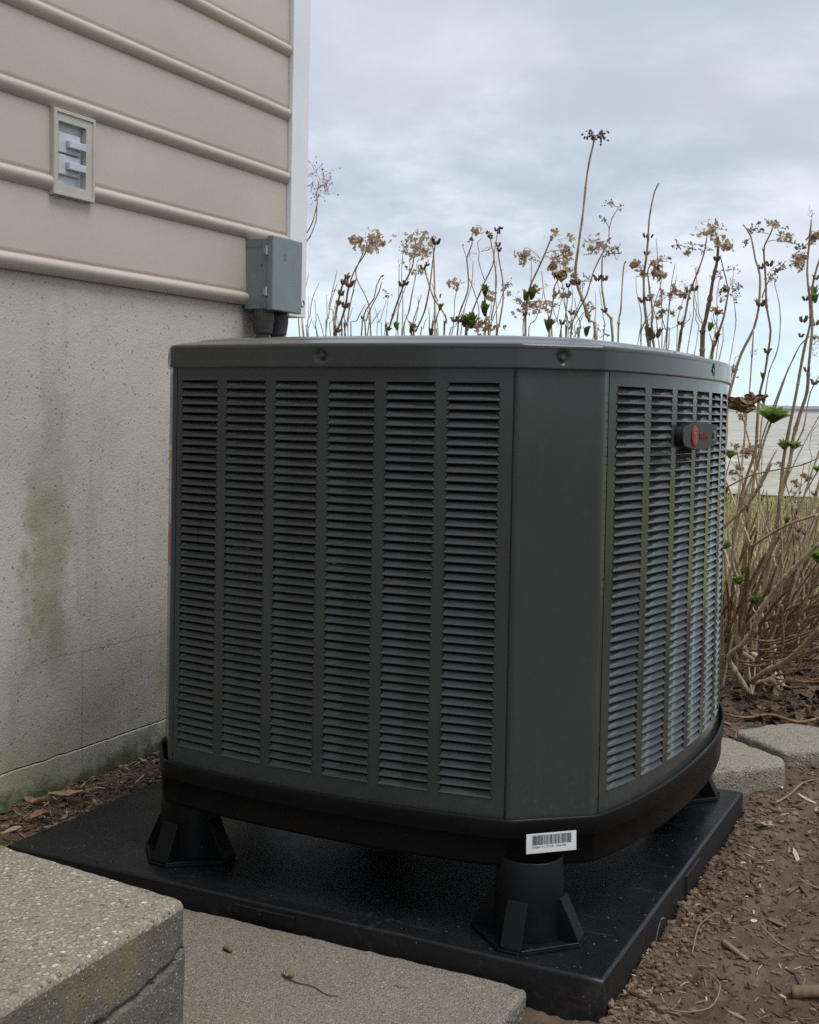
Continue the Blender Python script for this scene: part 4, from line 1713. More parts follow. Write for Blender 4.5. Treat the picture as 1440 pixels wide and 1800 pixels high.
# crumbs of soil, some of them knocked onto the pad
cl_ = MB()
ICO = []
bmq = bmesh.new()
bmesh.ops.create_icosphere(bmq, subdivisions=1, radius=1.0)
ICOV = [v.co.copy() for v in bmq.verts]
ICOF = [tuple(v.index for v in f_.verts) for f_ in bmq.faces]
bmq.free()
for i in range(3060):
    if i >= 3000:
        x, y = (rr.uniform(-0.10, -0.008), rr.uniform(0.02, 0.90)) if rr.random() < 0.6 else (rr.uniform(-1.0, -0.02), rr.uniform(0.01, 0.10))
    elif i < 1500:
        x, y = abs(rr.gauss(0, 0.055)) + 0.003, rr.uniform(-0.05, 1.0)
    else:
        x, y = rr.uniform(0.0, 0.60), rr.uniform(-0.25, 1.30)
    r = rr.choice((0.0012, 0.0018, 0.0025, 0.003, 0.0042, 0.006)) * rr.uniform(0.6, 1.2)
    if i >= 3000:
        r = min(r, 0.0016) * 0.8
    z = gz(x, y) if i < 3000 else pad_z(x, y)
    s = Vector((rr.uniform(0.7, 1.3), rr.uniform(0.7, 1.3), rr.uniform(0.5, 0.9)))
    ph = rr.uniform(0, 50)
    cl_.add([(x + v.x * r * s.x * (1 + 0.4 * nz(v.x, v.y, v.z + ph, 1.3)), y + v.y * r * s.y, z + r * 0.25 + v.z * r * s.z * (1 + 0.4 * nz(v.y, v.x, v.z + ph, 1.7))) for v in ICOV], ICOF)
tag(cl_.build('soil_crumbs', M['clod'], smooth=False), kind='stuff')


def twig(pts, r0, r1, label, group=None, mt='twig', name='twig', cat='twig'):
    mb = MB()
    P = [Vector(p) for p in pts]
    Q = []
    for i in range(len(P) - 1):
        for k in range(4):
            t = k / 4
            p0, p1, p2, p3 = P[max(i - 1, 0)], P[i], P[i + 1], P[min(i + 2, len(P) - 1)]
            Q.append(0.5 * ((2 * p1) + (-p0 + p2) * t + (2 * p0 - 5 * p1 + 4 * p2 - p3) * t * t + (-p0 + 3 * p1 - 3 * p2 + p3) * t ** 3))
    Q.append(P[-1])
    n = len(Q)
    mb.tube(Q, [r0 + (r1 - r0) * i / (n - 1) for i in range(n)], 6)
    o = mb.build(name, M[mt], smooth=True)
    tag(o, label, cat, group)
    return o


def G(x, y, up=0.002):
    return (x, y, gz(x, y) + up)


def crumpled(loc, L, w, label, mt, rz, cat='leaf', name='dead_leaf', seed=1, curl=0.5, parent=None):
    mb = MB()
    vs = []
    nx_, ny_ = 9, 6
    for i in range(nx_):
        u = i / (nx_ - 1)
        ww = w * (math.sin(PI * min(1, u * 0.92 + 0.06)) ** 0.7) * (1 + 0.18 * math.sin(u * 21 + seed))
        for j in range(ny_):
            v = j / (ny_ - 1) * 2 - 1
            z = curl * w * (0.5 * v * v + 0.45 * math.sin(u * 5 + seed) * 0.5) + 0.10 * L * nz(u * 3 + seed, v * 2, seed, 1.4)
            vs.append((u * L - L / 2, v * ww / 2, z))
    T = Matrix.Translation(loc) @ Matrix.Rotation(rz, 4, 'Z')
    zmin = min(v[2] for v in vs)
    vs = [T @ Vector((a, b_, c_ - zmin)) for a, b_, c_ in vs]
    mb.add(vs, [(i * ny_ + j, (i + 1) * ny_ + j, (i + 1) * ny_ + j + 1, i * ny_ + j + 1) for i in range(nx_ - 1) for j in range(ny_ - 1)])
    o = mb.build(name, M[mt], smooth=True)
    md = o.modifiers.new('thick', 'SOLIDIFY')
    md.thickness = 0.0006
    if parent is None:
        tag(o, label, cat, 'dead leaves lying by the house wall' if loc[0] < -0.9 else None)
    return o


crumpled((-1.093, 0.232, 0.004), 0.062, 0.030, 'pale brown dead leaf lying flat against the mossy foot of the foundation wall', 'paleleaf', math.radians(52), seed=2, curl=0.35)
crumpled((-1.052, 0.120, 0.002), 0.036, 0.022, 'orange brown curled dead leaf at the edge of the black pad', 'deadleaf', math.radians(70), seed=5, curl=0.7)
crumpled((-1.105, 0.165, 0.006), 0.045, 0.026, 'dark brown crumpled dead leaf between wall and pad, left of the pale one', 'deadleaf', math.radians(20), seed=9, curl=0.6)

twig([(-0.398, -0.137, -0.0225), (-0.370, -0.148, -0.0225), (-0.345, -0.147, -0.0228), (-0.318, -0.158, -0.0228), (-0.302, -0.155, -0.0228)], 0.0014, 0.0009, 'thin brown twig lying on the concrete slab in front of the pad', None)
crumpled((-0.384, -0.142, -0.0235), 0.020, 0.009, 'small curled brown leaf beside the twig on the concrete slab', 'deadleaf', math.radians(-25), seed=3, curl=0.8)
twig([(-0.252, -0.093, -0.0225), (-0.243, -0.095, -0.0225), (-0.233, -0.092, -0.0225)], 0.0011, 0.0008, 'short dark twig on the concrete slab nearest the slab corner', None)
twig([(-0.508, -0.110, -0.0215), (-0.501, -0.112, -0.0205), (-0.494, -0.115, -0.0215)], 0.0035, 0.0028, 'small dark lump of bark on the slab beside the step', None, 'mulch', 'bark_lump', 'bark')
twig([G(0.128, 0.392), G(0.165, 0.358), G(0.205, 0.345), G(0.245, 0.352)], 0.0013, 0.0011, 'long thin pale twig on the bare soil at the right edge', None)
twig([G(0.048, 0.975, 0.004), G(0.070, 1.030, 0.005), G(0.086, 1.085, 0.007), G(0.106, 1.112, 0.004)], 0.0024, 0.0016, 'bent straw coloured twig lying on the soil in front of the grey edging blocks', None)
twig([G(0.060, 0.236, 0.003), G(0.052, 0.300, 0.010), G(0.047, 0.352, 0.006), G(0.060, 0.40, 0.003)], 0.0012, 0.0009, 'dark wiry rootlet arching over the soil beside the pad', None)
twig([G(0.046, 0.105, 0.002), G(0.075, 0.062, 0.004), G(0.118, 0.082, 0.012), G(0.118, 0.150, 0.014), G(0.090, 0.190, 0.004)], 0.0014, 0.0010, 'pale curved rootlet looping over the soil near the bottom right', None)
twig([(0.0035, 0.300, -0.058), (0.006, 0.294, -0.035), (0.012, 0.262, -0.012), (0.010, 0.245, -0.012), (0.005, 0.235, -0.050)], 0.0009, 0.0008, 'wiry grey rootlet standing up against the side of the pad', None)
twig([G(0.092, 0.298, 0.004), G(0.110, 0.276, 0.006), G(0.134, 0.262, 0.004)], 0.0052, 0.0030, 'thick split piece of bark on the soil right of the pad', None, 'twig', 'bark_strip', 'bark')
twig([G(0.205, 0.195, 0.006), G(0.235, 0.205, 0.009), G(0.275, 0.225, 0.008)], 0.0095, 0.0085, 'stout reddish brown stick end on the soil at the right edge', None, 'mulch', 'stick', 'stick')
twig([G(0.150, 0.62, 0.003), G(0.19, 0.60, 0.004), G(0.25, 0.61, 0.003)], 0.0022, 0.0016, 'straight brown stick on the soil midway between blocks and picture edge', None)
# shoelace of bare roots in the bed and the fallen red brown cane behind the blocks
twig([(-0.30, 1.53, 0.012), (-0.20, 1.475, 0.020), (-0.11, 1.46, 0.012), (-0.05, 1.50, 0.018), (0.02, 1.475, 0.014), (0.07, 1.52, 0.022), (0.13, 1.55, 0.012)], 0.0026, 0.0046, 'reddish brown fallen cane lying just behind the grey edging blocks', None, 'deadleaf', 'fallen_cane', 'branch')
twig([(0.11, 1.78, 0.06), (0.13, 1.62, 0.085), (0.17, 1.55, 0.075), (0.22, 1.52, 0.060), (0.27, 1.50, 0.03)], 0.0034, 0.0062, 'knobbly pale cane drooping from the shrub to the bed at the right edge', None, 'bark', 'fallen_cane', 'branch')

# lawn grass beyond the shrubs
gr = MB()
for i in range(30000):
    y = 3.1 + 7.0 * rr.random() ** 1.5
    xc = -0.16 - (y - 1.86) * 0.125
    x = xc + rr.uniform(-0.6 - 0.10 * y, 0.45 + 0.13 * y)
    hgt = rr.uniform(0.03, 0.075)
    a = rr.uniform(0, PI)
    w = rr.uniform(0.002, 0.005) * (0.7 + 0.12 * y)
    lx_, ly_ = rr.gauss(0, 0.025), rr.gauss(0, 0.025)
    dx, dy = math.cos(a) * w, math.sin(a) * w
    gr.add([(x - dx, y - dy, -0.014), (x + dx, y + dy, -0.014), (x + lx_, y + ly_, -0.014 + hgt)], [(0, 1, 2)])
tag(gr.build('lawn_grass', M['grass']), kind='stuff')

STEMS = [
["E",[[-1.758,2.472,-0.03,3.5],[-1.887,2.445,0.587,2.9],[-1.964,2.45,1.145,2.7],[-1.937,2.425,1.309,2.5],[-1.899,2.4,1.362,2.4],[-1.861,2.375,1.394,2.2],[-1.83,2.35,1.439,2.1],[-1.81,2.325,1.461,1.9],[-1.798,2.3,1.488,1.8]],[["lace",-1.798,2.311,1.526,0.0544,0.0664]],[]],
["E",[[-1.809,2.516,-0.03,3.1],[-1.891,2.464,0.608,2.6],[-1.953,2.45,1.186,2.4],[-1.915,2.42,1.324,2.2],[-1.876,2.39,1.351,2.0],[-1.835,2.36,1.399,1.8],[-1.814,2.33,1.429,1.7],[-1.797,2.3,1.448,1.5]],[],[]],
["E",[[-1.732,2.454,-0.03,4.1],[-1.698,2.401,0.511,3.4],[-1.686,2.3,0.991,3.1],[-1.673,2.283,1.05,2.9],[-1.652,2.267,1.111,2.8],[-1.626,2.25,1.174,2.6],[-1.597,2.233,1.214,2.4],[-1.553,2.217,1.261,2.2],[-1.54,2.2,1.294,2.0]],[["tan",-1.583,2.218,1.31,0.0346,0.0289],["tan",-1.504,2.209,1.284,0.0385,0.0346]],[]],
["E",[[-1.591,2.446,-0.03,3.4],[-1.594,2.401,0.511,2.9],[-1.572,2.3,0.992,2.6],[-1.576,2.287,1.094,2.4],[-1.619,2.275,1.184,2.2],[-1.609,2.262,1.221,1.9],[-1.575,2.25,1.273,1.7]],[["tan",-1.551,2.261,1.312,0.0273,0.0195]],[]],
["E",[[-1.736,2.742,-0.03,2.8],[-1.697,2.54,0.511,2.4],[-1.673,2.3,0.991,2.2],[-1.659,2.283,1.021,2.0],[-1.629,2.267,1.124,1.8],[-1.605,2.25,1.181,1.6]],[],[]],
["E",[[-1.753,2.501,-0.03,6.6],[-1.709,2.329,0.507,5.6],[-1.658,2.2,0.985,5.1],[-1.653,2.19,1.029,4.6],[-1.639,2.18,1.078,4.2],[-1.623,2.17,1.119,3.7],[-1.603,2.16,1.162,3.3],[-1.578,2.15,1.187,2.8]],[],[["red",-1.59,2.156,1.172,0.0172],["red",-1.603,2.156,1.154,0.0172],["red",-1.616,2.166,1.119,0.021],["red",-1.632,2.176,1.087,0.0172]]],
["E",[[-1.734,2.748,-0.03,5.9],[-1.703,2.444,0.504,5.0],[-1.653,2.2,0.979,4.5],[-1.643,2.19,0.993,4.2],[-1.618,2.18,1.041,3.9],[-1.598,2.17,1.088,3.5],[-1.59,2.16,1.117,3.2],[-1.577,2.15,1.147,2.8]],[],[["red",-1.575,2.146,1.148,0.0268],["red",-1.6,2.166,1.078,0.0249],["red",-1.638,2.186,0.995,0.021]]],
["E",[[-1.847,2.494,-0.03,2.8],[-1.794,2.439,0.532,2.3],[-1.775,2.4,1.033,2.1],[-1.797,2.4,1.089,1.9],[-1.792,2.4,1.122,1.7],[-1.777,2.4,1.183,1.4],[-1.766,2.4,1.23,1.2]],[],[["red",-1.778,2.396,1.154,0.0103]]],
["E",[[-1.825,2.471,-0.03,2.6],[-1.802,2.456,0.516,2.2],[-1.837,2.45,1.002,2.0],[-1.819,2.433,1.057,1.7],[-1.799,2.417,1.117,1.5],[-1.765,2.4,1.179,1.2]],[],[]],
["E",[[-1.852,2.459,-0.03,2.4],[-1.886,2.46,0.518,2.0],[-1.866,2.5,1.006,1.9],[-1.848,2.475,1.082,1.5],[-1.838,2.45,1.146,1.2]],[],[]],
["E",[[-1.794,2.488,-0.03,2.7],[-1.897,2.493,0.518,2.2],[-1.944,2.5,1.006,2.0],[-1.936,2.5,1.074,1.8],[-1.927,2.5,1.138,1.5],[-1.899,2.5,1.196,1.3]],[],[]],
["E",[[-1.886,2.759,-0.03,2.3],[-1.951,2.631,0.547,1.9],[-1.97,2.5,1.064,1.7],[-1.96,2.5,1.164,1.4],[-1.944,2.5,1.236,1.1]],[],[]],
["E",[[-1.668,2.571,-0.03,2.7],[-1.644,2.459,0.509,2.3],[-1.677,2.35,0.988,2.1],[-1.642,2.325,1.038,1.6],[-1.594,2.3,1.095,1.2]],[],[]],
["E",[[-1.732,2.571,-0.03,3.3],[-1.684,2.406,0.509,2.8],[-1.581,2.25,0.987,2.5],[-1.571,2.24,1.029,2.4],[-1.556,2.23,1.067,2.2],[-1.52,2.22,1.104,2.0],[-1.505,2.21,1.147,1.9],[-1.481,2.2,1.18,1.7]],[],[["dark",-1.479,2.196,1.177,0.0096],["dark",-1.571,2.236,1.042,0.0115]]],
["E",[[-1.724,2.725,-0.03,3.3],[-1.625,2.487,0.508,2.8],[-1.565,2.25,0.987,2.5],[-1.557,2.237,1.031,2.3],[-1.531,2.225,1.077,2.1],[-1.497,2.213,1.126,1.9],[-1.481,2.2,1.157,1.7]],[["lace",-1.457,2.194,1.114,0.0172,0.0153]],[]],
["E",[[-1.731,2.518,-0.03,2.5],[-1.675,2.393,0.509,2.1],[-1.584,2.3,0.988,1.9],[-1.573,2.3,1.021,1.6],[-1.531,2.3,1.076,1.3]],[],[]],
["E",[[-1.66,2.485,-0.03,2.3],[-1.708,2.443,0.511,2.0],[-1.703,2.35,0.993,1.8],[-1.696,2.35,1.023,1.6],[-1.686,2.35,1.091,1.4],[-1.667,2.35,1.151,1.2]],[],[]],
["E",[[-1.719,2.757,-0.03,2.1],[-1.716,2.578,0.511,1.8],[-1.703,2.35,0.993,1.6],[-1.69,2.35,1.039,1.3],[-1.672,2.35,1.089,1.0]],[],[]],
["E",[[-1.77,2.693,-0.03,1.9],[-1.808,2.596,0.513,1.6],[-1.875,2.5,0.995,1.5],[-1.83,2.402,1.029,1.2],[-1.791,2.304,1.065,0.9]],[],[]],
["E",[[-1.904,2.507,-0.03,2.1],[-1.9,2.528,0.513,1.7],[-1.941,2.5,0.996,1.6],[-1.951,2.515,1.068,1.3],[-1.961,2.53,1.152,1.0]],[],[]],
["E",[[-1.638,2.548,-0.03,1.9],[-1.647,2.542,0.512,1.6],[-1.674,2.5,0.994,1.5],[-1.642,2.423,1.036,1.2],[-1.612,2.347,1.082,0.9]],[],[]],
["E",[[-1.782,2.701,-0.03,2.1],[-1.839,2.61,0.513,1.8],[-1.899,2.5,0.995,1.6],[-1.933,2.537,1.029,1.3],[-1.974,2.575,1.065,1.0]],[],[]],
["E",[[-1.675,2.526,-0.03,1.9],[-1.637,2.54,0.512,1.6],[-1.651,2.5,0.993,1.5],[-1.59,2.409,1.049,1.2],[-1.522,2.318,1.109,0.9]],[],[]],
["E",[[-1.87,2.751,-0.03,2.1],[-1.831,2.635,0.513,1.7],[-1.846,2.5,0.995,1.6],[-1.853,2.525,1.057,1.3],[-1.855,2.549,1.128,0.9]],[],[]],
["E",[[-1.79,2.728,-0.03,2.0],[-1.733,2.642,0.512,1.7],[-1.632,2.5,0.993,1.5],[-1.641,2.493,1.045,1.2],[-1.656,2.485,1.103,0.9]],[],[]],
["E",[[-1.727,2.459,-0.03,1.9],[-1.769,2.488,0.512,1.6],[-1.772,2.5,0.994,1.5],[-1.72,2.391,1.031,1.2],[-1.673,2.281,1.07,0.9]],[],[]],
["E",[[-1.681,2.679,-0.03,1.9],[-1.621,2.573,0.512,1.6],[-1.612,2.5,0.993,1.5],[-1.559,2.428,1.036,1.2],[-1.498,2.355,1.082,0.9]],[],[]],
["E",[[-1.794,2.735,-0.03,2.0],[-1.737,2.64,0.512,1.7],[-1.621,2.5,0.993,1.5],[-1.628,2.523,1.062,1.2],[-1.632,2.547,1.142,0.9]],[],[]],
["E",[[-1.832,2.699,-0.03,2.0],[-1.784,2.622,0.512,1.7],[-1.771,2.5,0.994,1.5],[-1.744,2.45,1.043,1.2],[-1.717,2.401,1.096,0.9]],[],[]],
["E",[[-1.802,2.721,-0.03,1.9],[-1.871,2.621,0.513,1.6],[-1.904,2.5,0.996,1.5],[-1.84,2.383,1.051,1.2],[-1.778,2.265,1.111,0.9]],[],[]],
["E",[[-1.862,2.725,-0.03,2.0],[-1.889,2.611,0.513,1.7],[-1.948,2.5,0.996,1.6],[-1.921,2.469,1.028,1.2],[-1.89,2.437,1.062,0.9]],[],[]],
["E",[[-1.759,2.448,-0.03,1.9],[-1.8,2.48,0.512,1.6],[-1.785,2.5,0.995,1.5],[-1.738,2.409,1.062,1.2],[-1.692,2.318,1.136,0.9]],[],[]],
["E",[[-1.775,2.717,-0.03,2.0],[-1.784,2.587,0.512,1.7],[-1.807,2.5,0.995,1.5],[-1.773,2.423,1.043,1.2],[-1.742,2.347,1.096,0.9]],[],[]],
["E",[[-1.808,2.686,-0.03,2.0],[-1.817,2.563,0.512,1.7],[-1.829,2.5,0.995,1.5],[-1.801,2.473,1.029,1.2],[-1.766,2.445,1.066,0.9]],[],[]],
["D",[[-1.267,2.405,-0.03,5.3],[-1.386,2.305,0.502,4.5],[-1.455,2.2,0.973,4.1],[-1.443,2.186,0.994,3.7],[-1.421,2.171,1.043,3.4],[-1.384,2.157,1.122,3.0],[-1.365,2.143,1.15,2.7],[-1.332,2.129,1.196,2.3],[-1.316,2.114,1.27,2.0],[-1.306,2.1,1.284,1.6]],[["tan",-1.308,2.11,1.256,0.0441,0.0514]],[["brown",-1.375,2.139,1.14,0.0202],["brown",-1.359,2.139,1.143,0.0202],["node",-1.42,2.167,1.044,0.0147],["dark",-1.44,2.182,0.998,0.0147]]],
["D",[[-1.221,2.24,-0.03,3.6],[-1.284,2.244,0.648,3.1],[-1.314,2.25,1.267,2.8],[-1.328,2.225,1.253,2.2],[-1.366,2.2,1.234,1.7]],[["tan",-1.333,2.244,1.269,0.0227,0.0227]],[]],
["D",[[-1.361,2.177,-0.03,4.1],[-1.34,2.186,0.499,3.5],[-1.333,2.15,0.967,3.2],[-1.318,2.133,0.985,2.9],[-1.28,2.117,1.047,2.7],[-1.258,2.1,1.108,2.5],[-1.244,2.083,1.144,2.2],[-1.228,2.067,1.224,2.0],[-1.212,2.05,1.263,1.7]],[],[["dark",-1.21,2.046,1.26,0.0234]]],
["D",[[-1.237,2.279,-0.03,4.6],[-1.208,2.231,0.501,3.9],[-1.223,2.15,0.972,3.5],[-1.213,2.143,1.012,3.3],[-1.214,2.136,1.034,3.1],[-1.231,2.129,1.064,2.9],[-1.25,2.121,1.092,2.7],[-1.267,2.114,1.145,2.6],[-1.277,2.107,1.186,2.4],[-1.263,2.1,1.199,2.2]],[],[["dark",-1.262,2.096,1.196,0.0128],["brown",-1.281,2.103,1.189,0.0165]]],
["D",[[-1.335,2.422,-0.03,3.9],[-1.314,2.259,0.5,3.3],[-1.255,2.12,0.97,3.0],[-1.236,2.11,1.015,2.4],[-1.216,2.1,1.058,1.9]],[],[["green",-1.214,2.096,1.059,0.0182],["green",-1.254,2.116,0.981,0.02],["node",-1.234,2.106,1.015,0.0128]]],
["D",[[-1.234,2.12,1.08,1.9],[-1.246,2.12,1.109,1.6],[-1.257,2.12,1.14,1.4]],[],[["dark",-1.228,2.116,1.096,0.011]]],
["D",[[-1.221,2.275,-0.03,3.2],[-1.262,2.193,0.5,2.7],[-1.339,2.15,0.969,2.5],[-1.338,2.15,1.012,2.2],[-1.325,2.15,1.051,1.9],[-1.308,2.15,1.104,1.7]],[],[["green",-1.337,2.146,0.997,0.026]]],
["D",[[-1.198,2.196,-0.03,2.4],[-1.269,2.198,0.503,2.0],[-1.299,2.2,0.976,1.8],[-1.3,2.2,1.023,1.5],[-1.304,2.2,1.07,1.3]],[],[]],
["D",[[-1.327,2.313,-0.03,2.4],[-1.322,2.269,0.501,2.0],[-1.366,2.2,0.973,1.8],[-1.375,2.2,1.018,1.5],[-1.389,2.2,1.048,1.3]],[],[["green",-1.42,2.196,1.009,0.0247]]],
["D",[[-1.307,2.24,-0.03,3.7],[-1.228,2.169,0.499,3.2],[-1.154,2.1,0.968,2.9],[-1.147,2.094,1.033,2.7],[-1.125,2.087,1.081,2.5],[-1.111,2.081,1.121,2.3],[-1.113,2.075,1.186,2.2],[-1.113,2.069,1.21,2.0],[-1.094,2.062,1.249,1.8],[-1.092,2.056,1.275,1.6],[-1.085,2.05,1.286,1.4]],[["tan",-1.087,2.059,1.291,0.023,0.0124],["lace",-1.095,2.056,1.262,0.0106,0.0089],["twig",-1.081,2.052,1.217,0.0159,0.0177]],[["brown",-1.161,2.09,1.018,0.0212],["brown",-1.141,2.09,1.018,0.0212]]],
["D",[[-1.106,2.05,1.207,1.4],[-1.113,2.05,1.225,1.3],[-1.121,2.05,1.247,1.1]],[],[["dark",-1.119,2.046,1.246,0.0071]]],
["D",[[-1.236,2.411,-0.03,2.4],[-1.172,2.282,0.499,2.1],[-1.092,2.12,0.969,1.9],[-1.088,2.115,1.049,1.7],[-1.095,2.11,1.085,1.6],[-1.109,2.105,1.126,1.5],[-1.12,2.1,1.153,1.3]],[["twig",-1.114,2.124,1.137,0.009,0.009]],[]],
["D",[[-1.175,2.357,-0.03,4.0],[-1.143,2.217,0.499,3.4],[-1.125,2.1,0.968,3.1],[-1.104,2.086,1.026,2.9],[-1.076,2.071,1.078,2.6],[-1.045,2.057,1.133,2.4],[-1.014,2.043,1.181,2.2],[-1.006,2.029,1.212,2.0],[-1.007,2.014,1.233,1.8],[-1.01,2.0,1.274,1.5]],[["berry",-1.018,2.017,1.276,0.0104,0.0104]],[]],
["D",[[-0.994,2.0,1.204,1.5],[-0.988,2.0,1.245,1.4],[-0.982,2.0,1.283,1.3]],[["berry",-0.983,1.999,1.283,0.0104,0.0086]],[]],
["D",[[-1.09,2.238,-0.03,3.7],[-1.046,2.186,0.499,3.1],[-1.047,2.1,0.967,2.9],[-1.035,2.09,1.015,2.6],[-1.018,2.08,1.094,2.3],[-1.013,2.07,1.147,2.1],[-1.015,2.06,1.183,1.8],[-1.013,2.05,1.206,1.6]],[],[]],
["D",[[-1.144,2.281,-0.03,4.1],[-1.114,2.232,0.498,3.5],[-1.04,2.15,0.967,3.2],[-1.029,2.14,0.998,2.9],[-1.012,2.13,1.085,2.6],[-1.013,2.12,1.152,2.4],[-1.022,2.11,1.211,2.1],[-1.021,2.1,1.247,1.8]],[],[["dark",-1.02,2.096,1.25,0.0142],["dark",-1.017,2.096,1.234,0.0142]]],
["D",[[-1.062,2.1,1.139,1.9],[-1.075,2.1,1.168,1.7],[-1.087,2.1,1.207,1.6],[-1.084,2.1,1.228,1.5],[-1.092,2.1,1.259,1.3],[-1.078,2.1,1.271,1.2]],[["twig",-1.068,2.094,1.234,0.0179,0.0161]],[]],
["D",[[-1.135,2.183,-0.03,4.0],[-1.112,2.095,0.497,3.4],[-1.039,2.05,0.964,3.0],[-1.026,2.017,1.043,2.9],[-1.013,1.983,1.072,2.7],[-1.0,1.95,1.105,2.5]],[],[["green",-0.998,1.946,1.09,0.0257],["green",-1.025,2.013,1.04,0.0326]]],
["D",[[-1.131,2.197,-0.03,5.0],[-1.092,2.116,0.496,4.2],[-1.101,2.05,0.961,3.8],[-1.076,2.0,0.979,3.5],[-1.051,1.95,1.006,3.1]],[["rust",-1.015,2.003,0.983,0.0484,0.0207]],[["green",-1.061,1.946,1.001,0.0328],["green",-1.04,1.946,0.997,0.0346]]],
["C",[[-0.916,2.289,-0.03,5.2],[-0.953,2.213,0.498,4.4],[-0.942,2.15,0.966,4.0],[-0.933,2.125,1.042,3.6],[-0.913,2.1,1.112,3.3],[-0.881,2.075,1.161,2.9],[-0.849,2.05,1.207,2.5],[-0.822,2.025,1.247,2.1],[-0.806,2.0,1.26,1.8]],[["tan",-0.814,2.017,1.259,0.0169,0.0136],["tan",-0.916,2.037,1.214,0.022,0.0288],["tan",-0.77,2.031,1.232,0.0271,0.0169],["tan",-0.923,2.118,1.061,0.0491,0.0373]],[["green",-0.924,2.096,1.089,0.0254],["green",-0.902,2.096,1.094,0.0288],["brown",-0.934,2.121,1.035,0.0136]]],
["C",[[-0.844,2.0,1.189,1.5],[-0.862,2.0,1.208,1.3],[-0.886,2.0,1.224,1.1]],[],[]],
["C",[[-0.831,2.0,1.203,1.5],[-0.808,2.0,1.211,1.4],[-0.782,2.0,1.212,1.2],[-0.755,2.0,1.216,1.1]],[],[]],
["C",[[-0.831,2.0,1.198,1.5],[-0.806,1.975,1.189,1.3],[-0.785,1.95,1.181,1.1]],[["tan",-0.778,1.942,1.174,0.015,0.0117]],[]],
["C",[[-0.88,2.096,-0.03,7.8],[-0.761,2.118,0.493,6.6],[-0.696,2.1,0.956,6.0],[-0.71,2.078,1.006,5.6],[-0.727,2.056,1.071,5.1],[-0.738,2.033,1.116,4.7],[-0.736,2.011,1.161,4.3],[-0.722,1.989,1.216,3.9],[-0.703,1.967,1.312,3.4],[-0.685,1.944,1.428,3.0],[-0.661,1.922,1.508,2.6],[-0.653,1.9,1.516,2.2]],[["berry",-0.657,1.912,1.523,0.0291,0.021],["tan",-0.704,2.068,1.047,0.0146,0.0146],["rust",-0.749,2.051,1.137,0.0226,0.0162]],[["node",-0.719,2.052,1.06,0.0162],["dark",-0.732,2.029,1.117,0.0146],["brown",-0.714,2.074,1.019,0.0129]]],
["C",[[-0.914,2.277,-0.03,4.0],[-0.881,2.193,0.496,3.4],[-0.846,2.1,0.962,3.0],[-0.836,2.087,1.031,2.7],[-0.827,2.075,1.068,2.3],[-0.818,2.062,1.113,2.0],[-0.799,2.05,1.137,1.7]],[["tan",-0.822,2.068,1.17,0.024,0.0206],["tan",-0.778,2.06,1.181,0.0275,0.0309],["lace",-0.796,2.069,1.204,0.0172,0.0172]],[["green",-0.846,2.096,0.997,0.0326]]],
["C",[[-0.781,2.0,1.134,0.1],[-0.781,2.0,1.138,0.1]],[["leaf",-0.776,1.985,1.136,0.022,0.0203]],[]],
["C",[[-0.632,2.0,1.231,1.7],[-0.628,1.983,1.261,1.5],[-0.615,1.967,1.294,1.4],[-0.592,1.95,1.318,1.2]],[["lace",-0.606,1.956,1.329,0.0277,0.0147],["lace",-0.645,1.974,1.297,0.0098,0.0098]],[]],
["C",[[-0.633,2.0,1.269,1.2],[-0.633,1.975,1.281,1.1],[-0.637,1.95,1.293,1.0]],[],[]],
["C",[[-0.773,2.288,-0.03,3.8],[-0.754,2.157,0.494,3.2],[-0.774,2.05,0.958,2.9],[-0.759,2.033,0.981,2.7],[-0.721,2.017,1.045,2.5],[-0.697,2.0,1.075,2.2],[-0.671,1.983,1.145,2.0],[-0.645,1.967,1.186,1.8],[-0.636,1.95,1.192,1.6]],[["tan",-0.661,1.967,1.219,0.0394,0.0181],["lace",-0.617,1.946,1.203,0.0246,0.0213],["lace",-0.675,1.971,1.201,0.0164,0.0131]],[]],
["C",[[-0.679,2.315,-0.03,5.4],[-0.658,2.141,0.492,4.5],[-0.614,2.0,0.954,4.1],[-0.632,1.988,1.023,3.5],[-0.637,1.975,1.065,2.9],[-0.639,1.962,1.103,2.3],[-0.636,1.95,1.187,1.7]],[["lace",-0.592,1.943,1.184,0.0148,0.0148]],[["red",-0.651,1.958,1.121,0.0181],["red",-0.63,1.958,1.12,0.0197],["brown",-0.634,1.983,1.029,0.0164]]],
["C",[[-0.736,2.409,-0.03,3.9],[-0.658,2.248,0.492,3.3],[-0.627,2.1,0.954,3.0],[-0.616,2.083,1.04,2.6],[-0.608,2.067,1.141,2.1],[-0.599,2.05,1.174,1.7]],[],[["dark",-0.598,2.046,1.175,0.0084],["node",-0.618,2.079,1.001,0.0101]]],
["C",[[-0.853,2.352,-0.03,3.0],[-0.844,2.22,0.498,2.5],[-0.81,2.1,0.965,2.3],[-0.798,2.1,1.0,2.0],[-0.789,2.1,1.079,1.6],[-0.786,2.1,1.124,1.3]],[],[["dark",-0.787,2.096,1.117,0.0139],["dark",-0.802,2.096,1.005,0.0156]]],
["C",[[-0.905,2.149,-0.03,2.2],[-0.827,2.136,0.496,1.8],[-0.753,2.1,0.961,1.7],[-0.757,2.1,1.022,1.4],[-0.767,2.1,1.079,1.2]],[["lace",-0.77,2.105,0.986,0.0208,0.0208]],[["brown",-0.772,2.096,1.034,0.0173],["green",-0.725,2.096,0.976,0.0225]]],
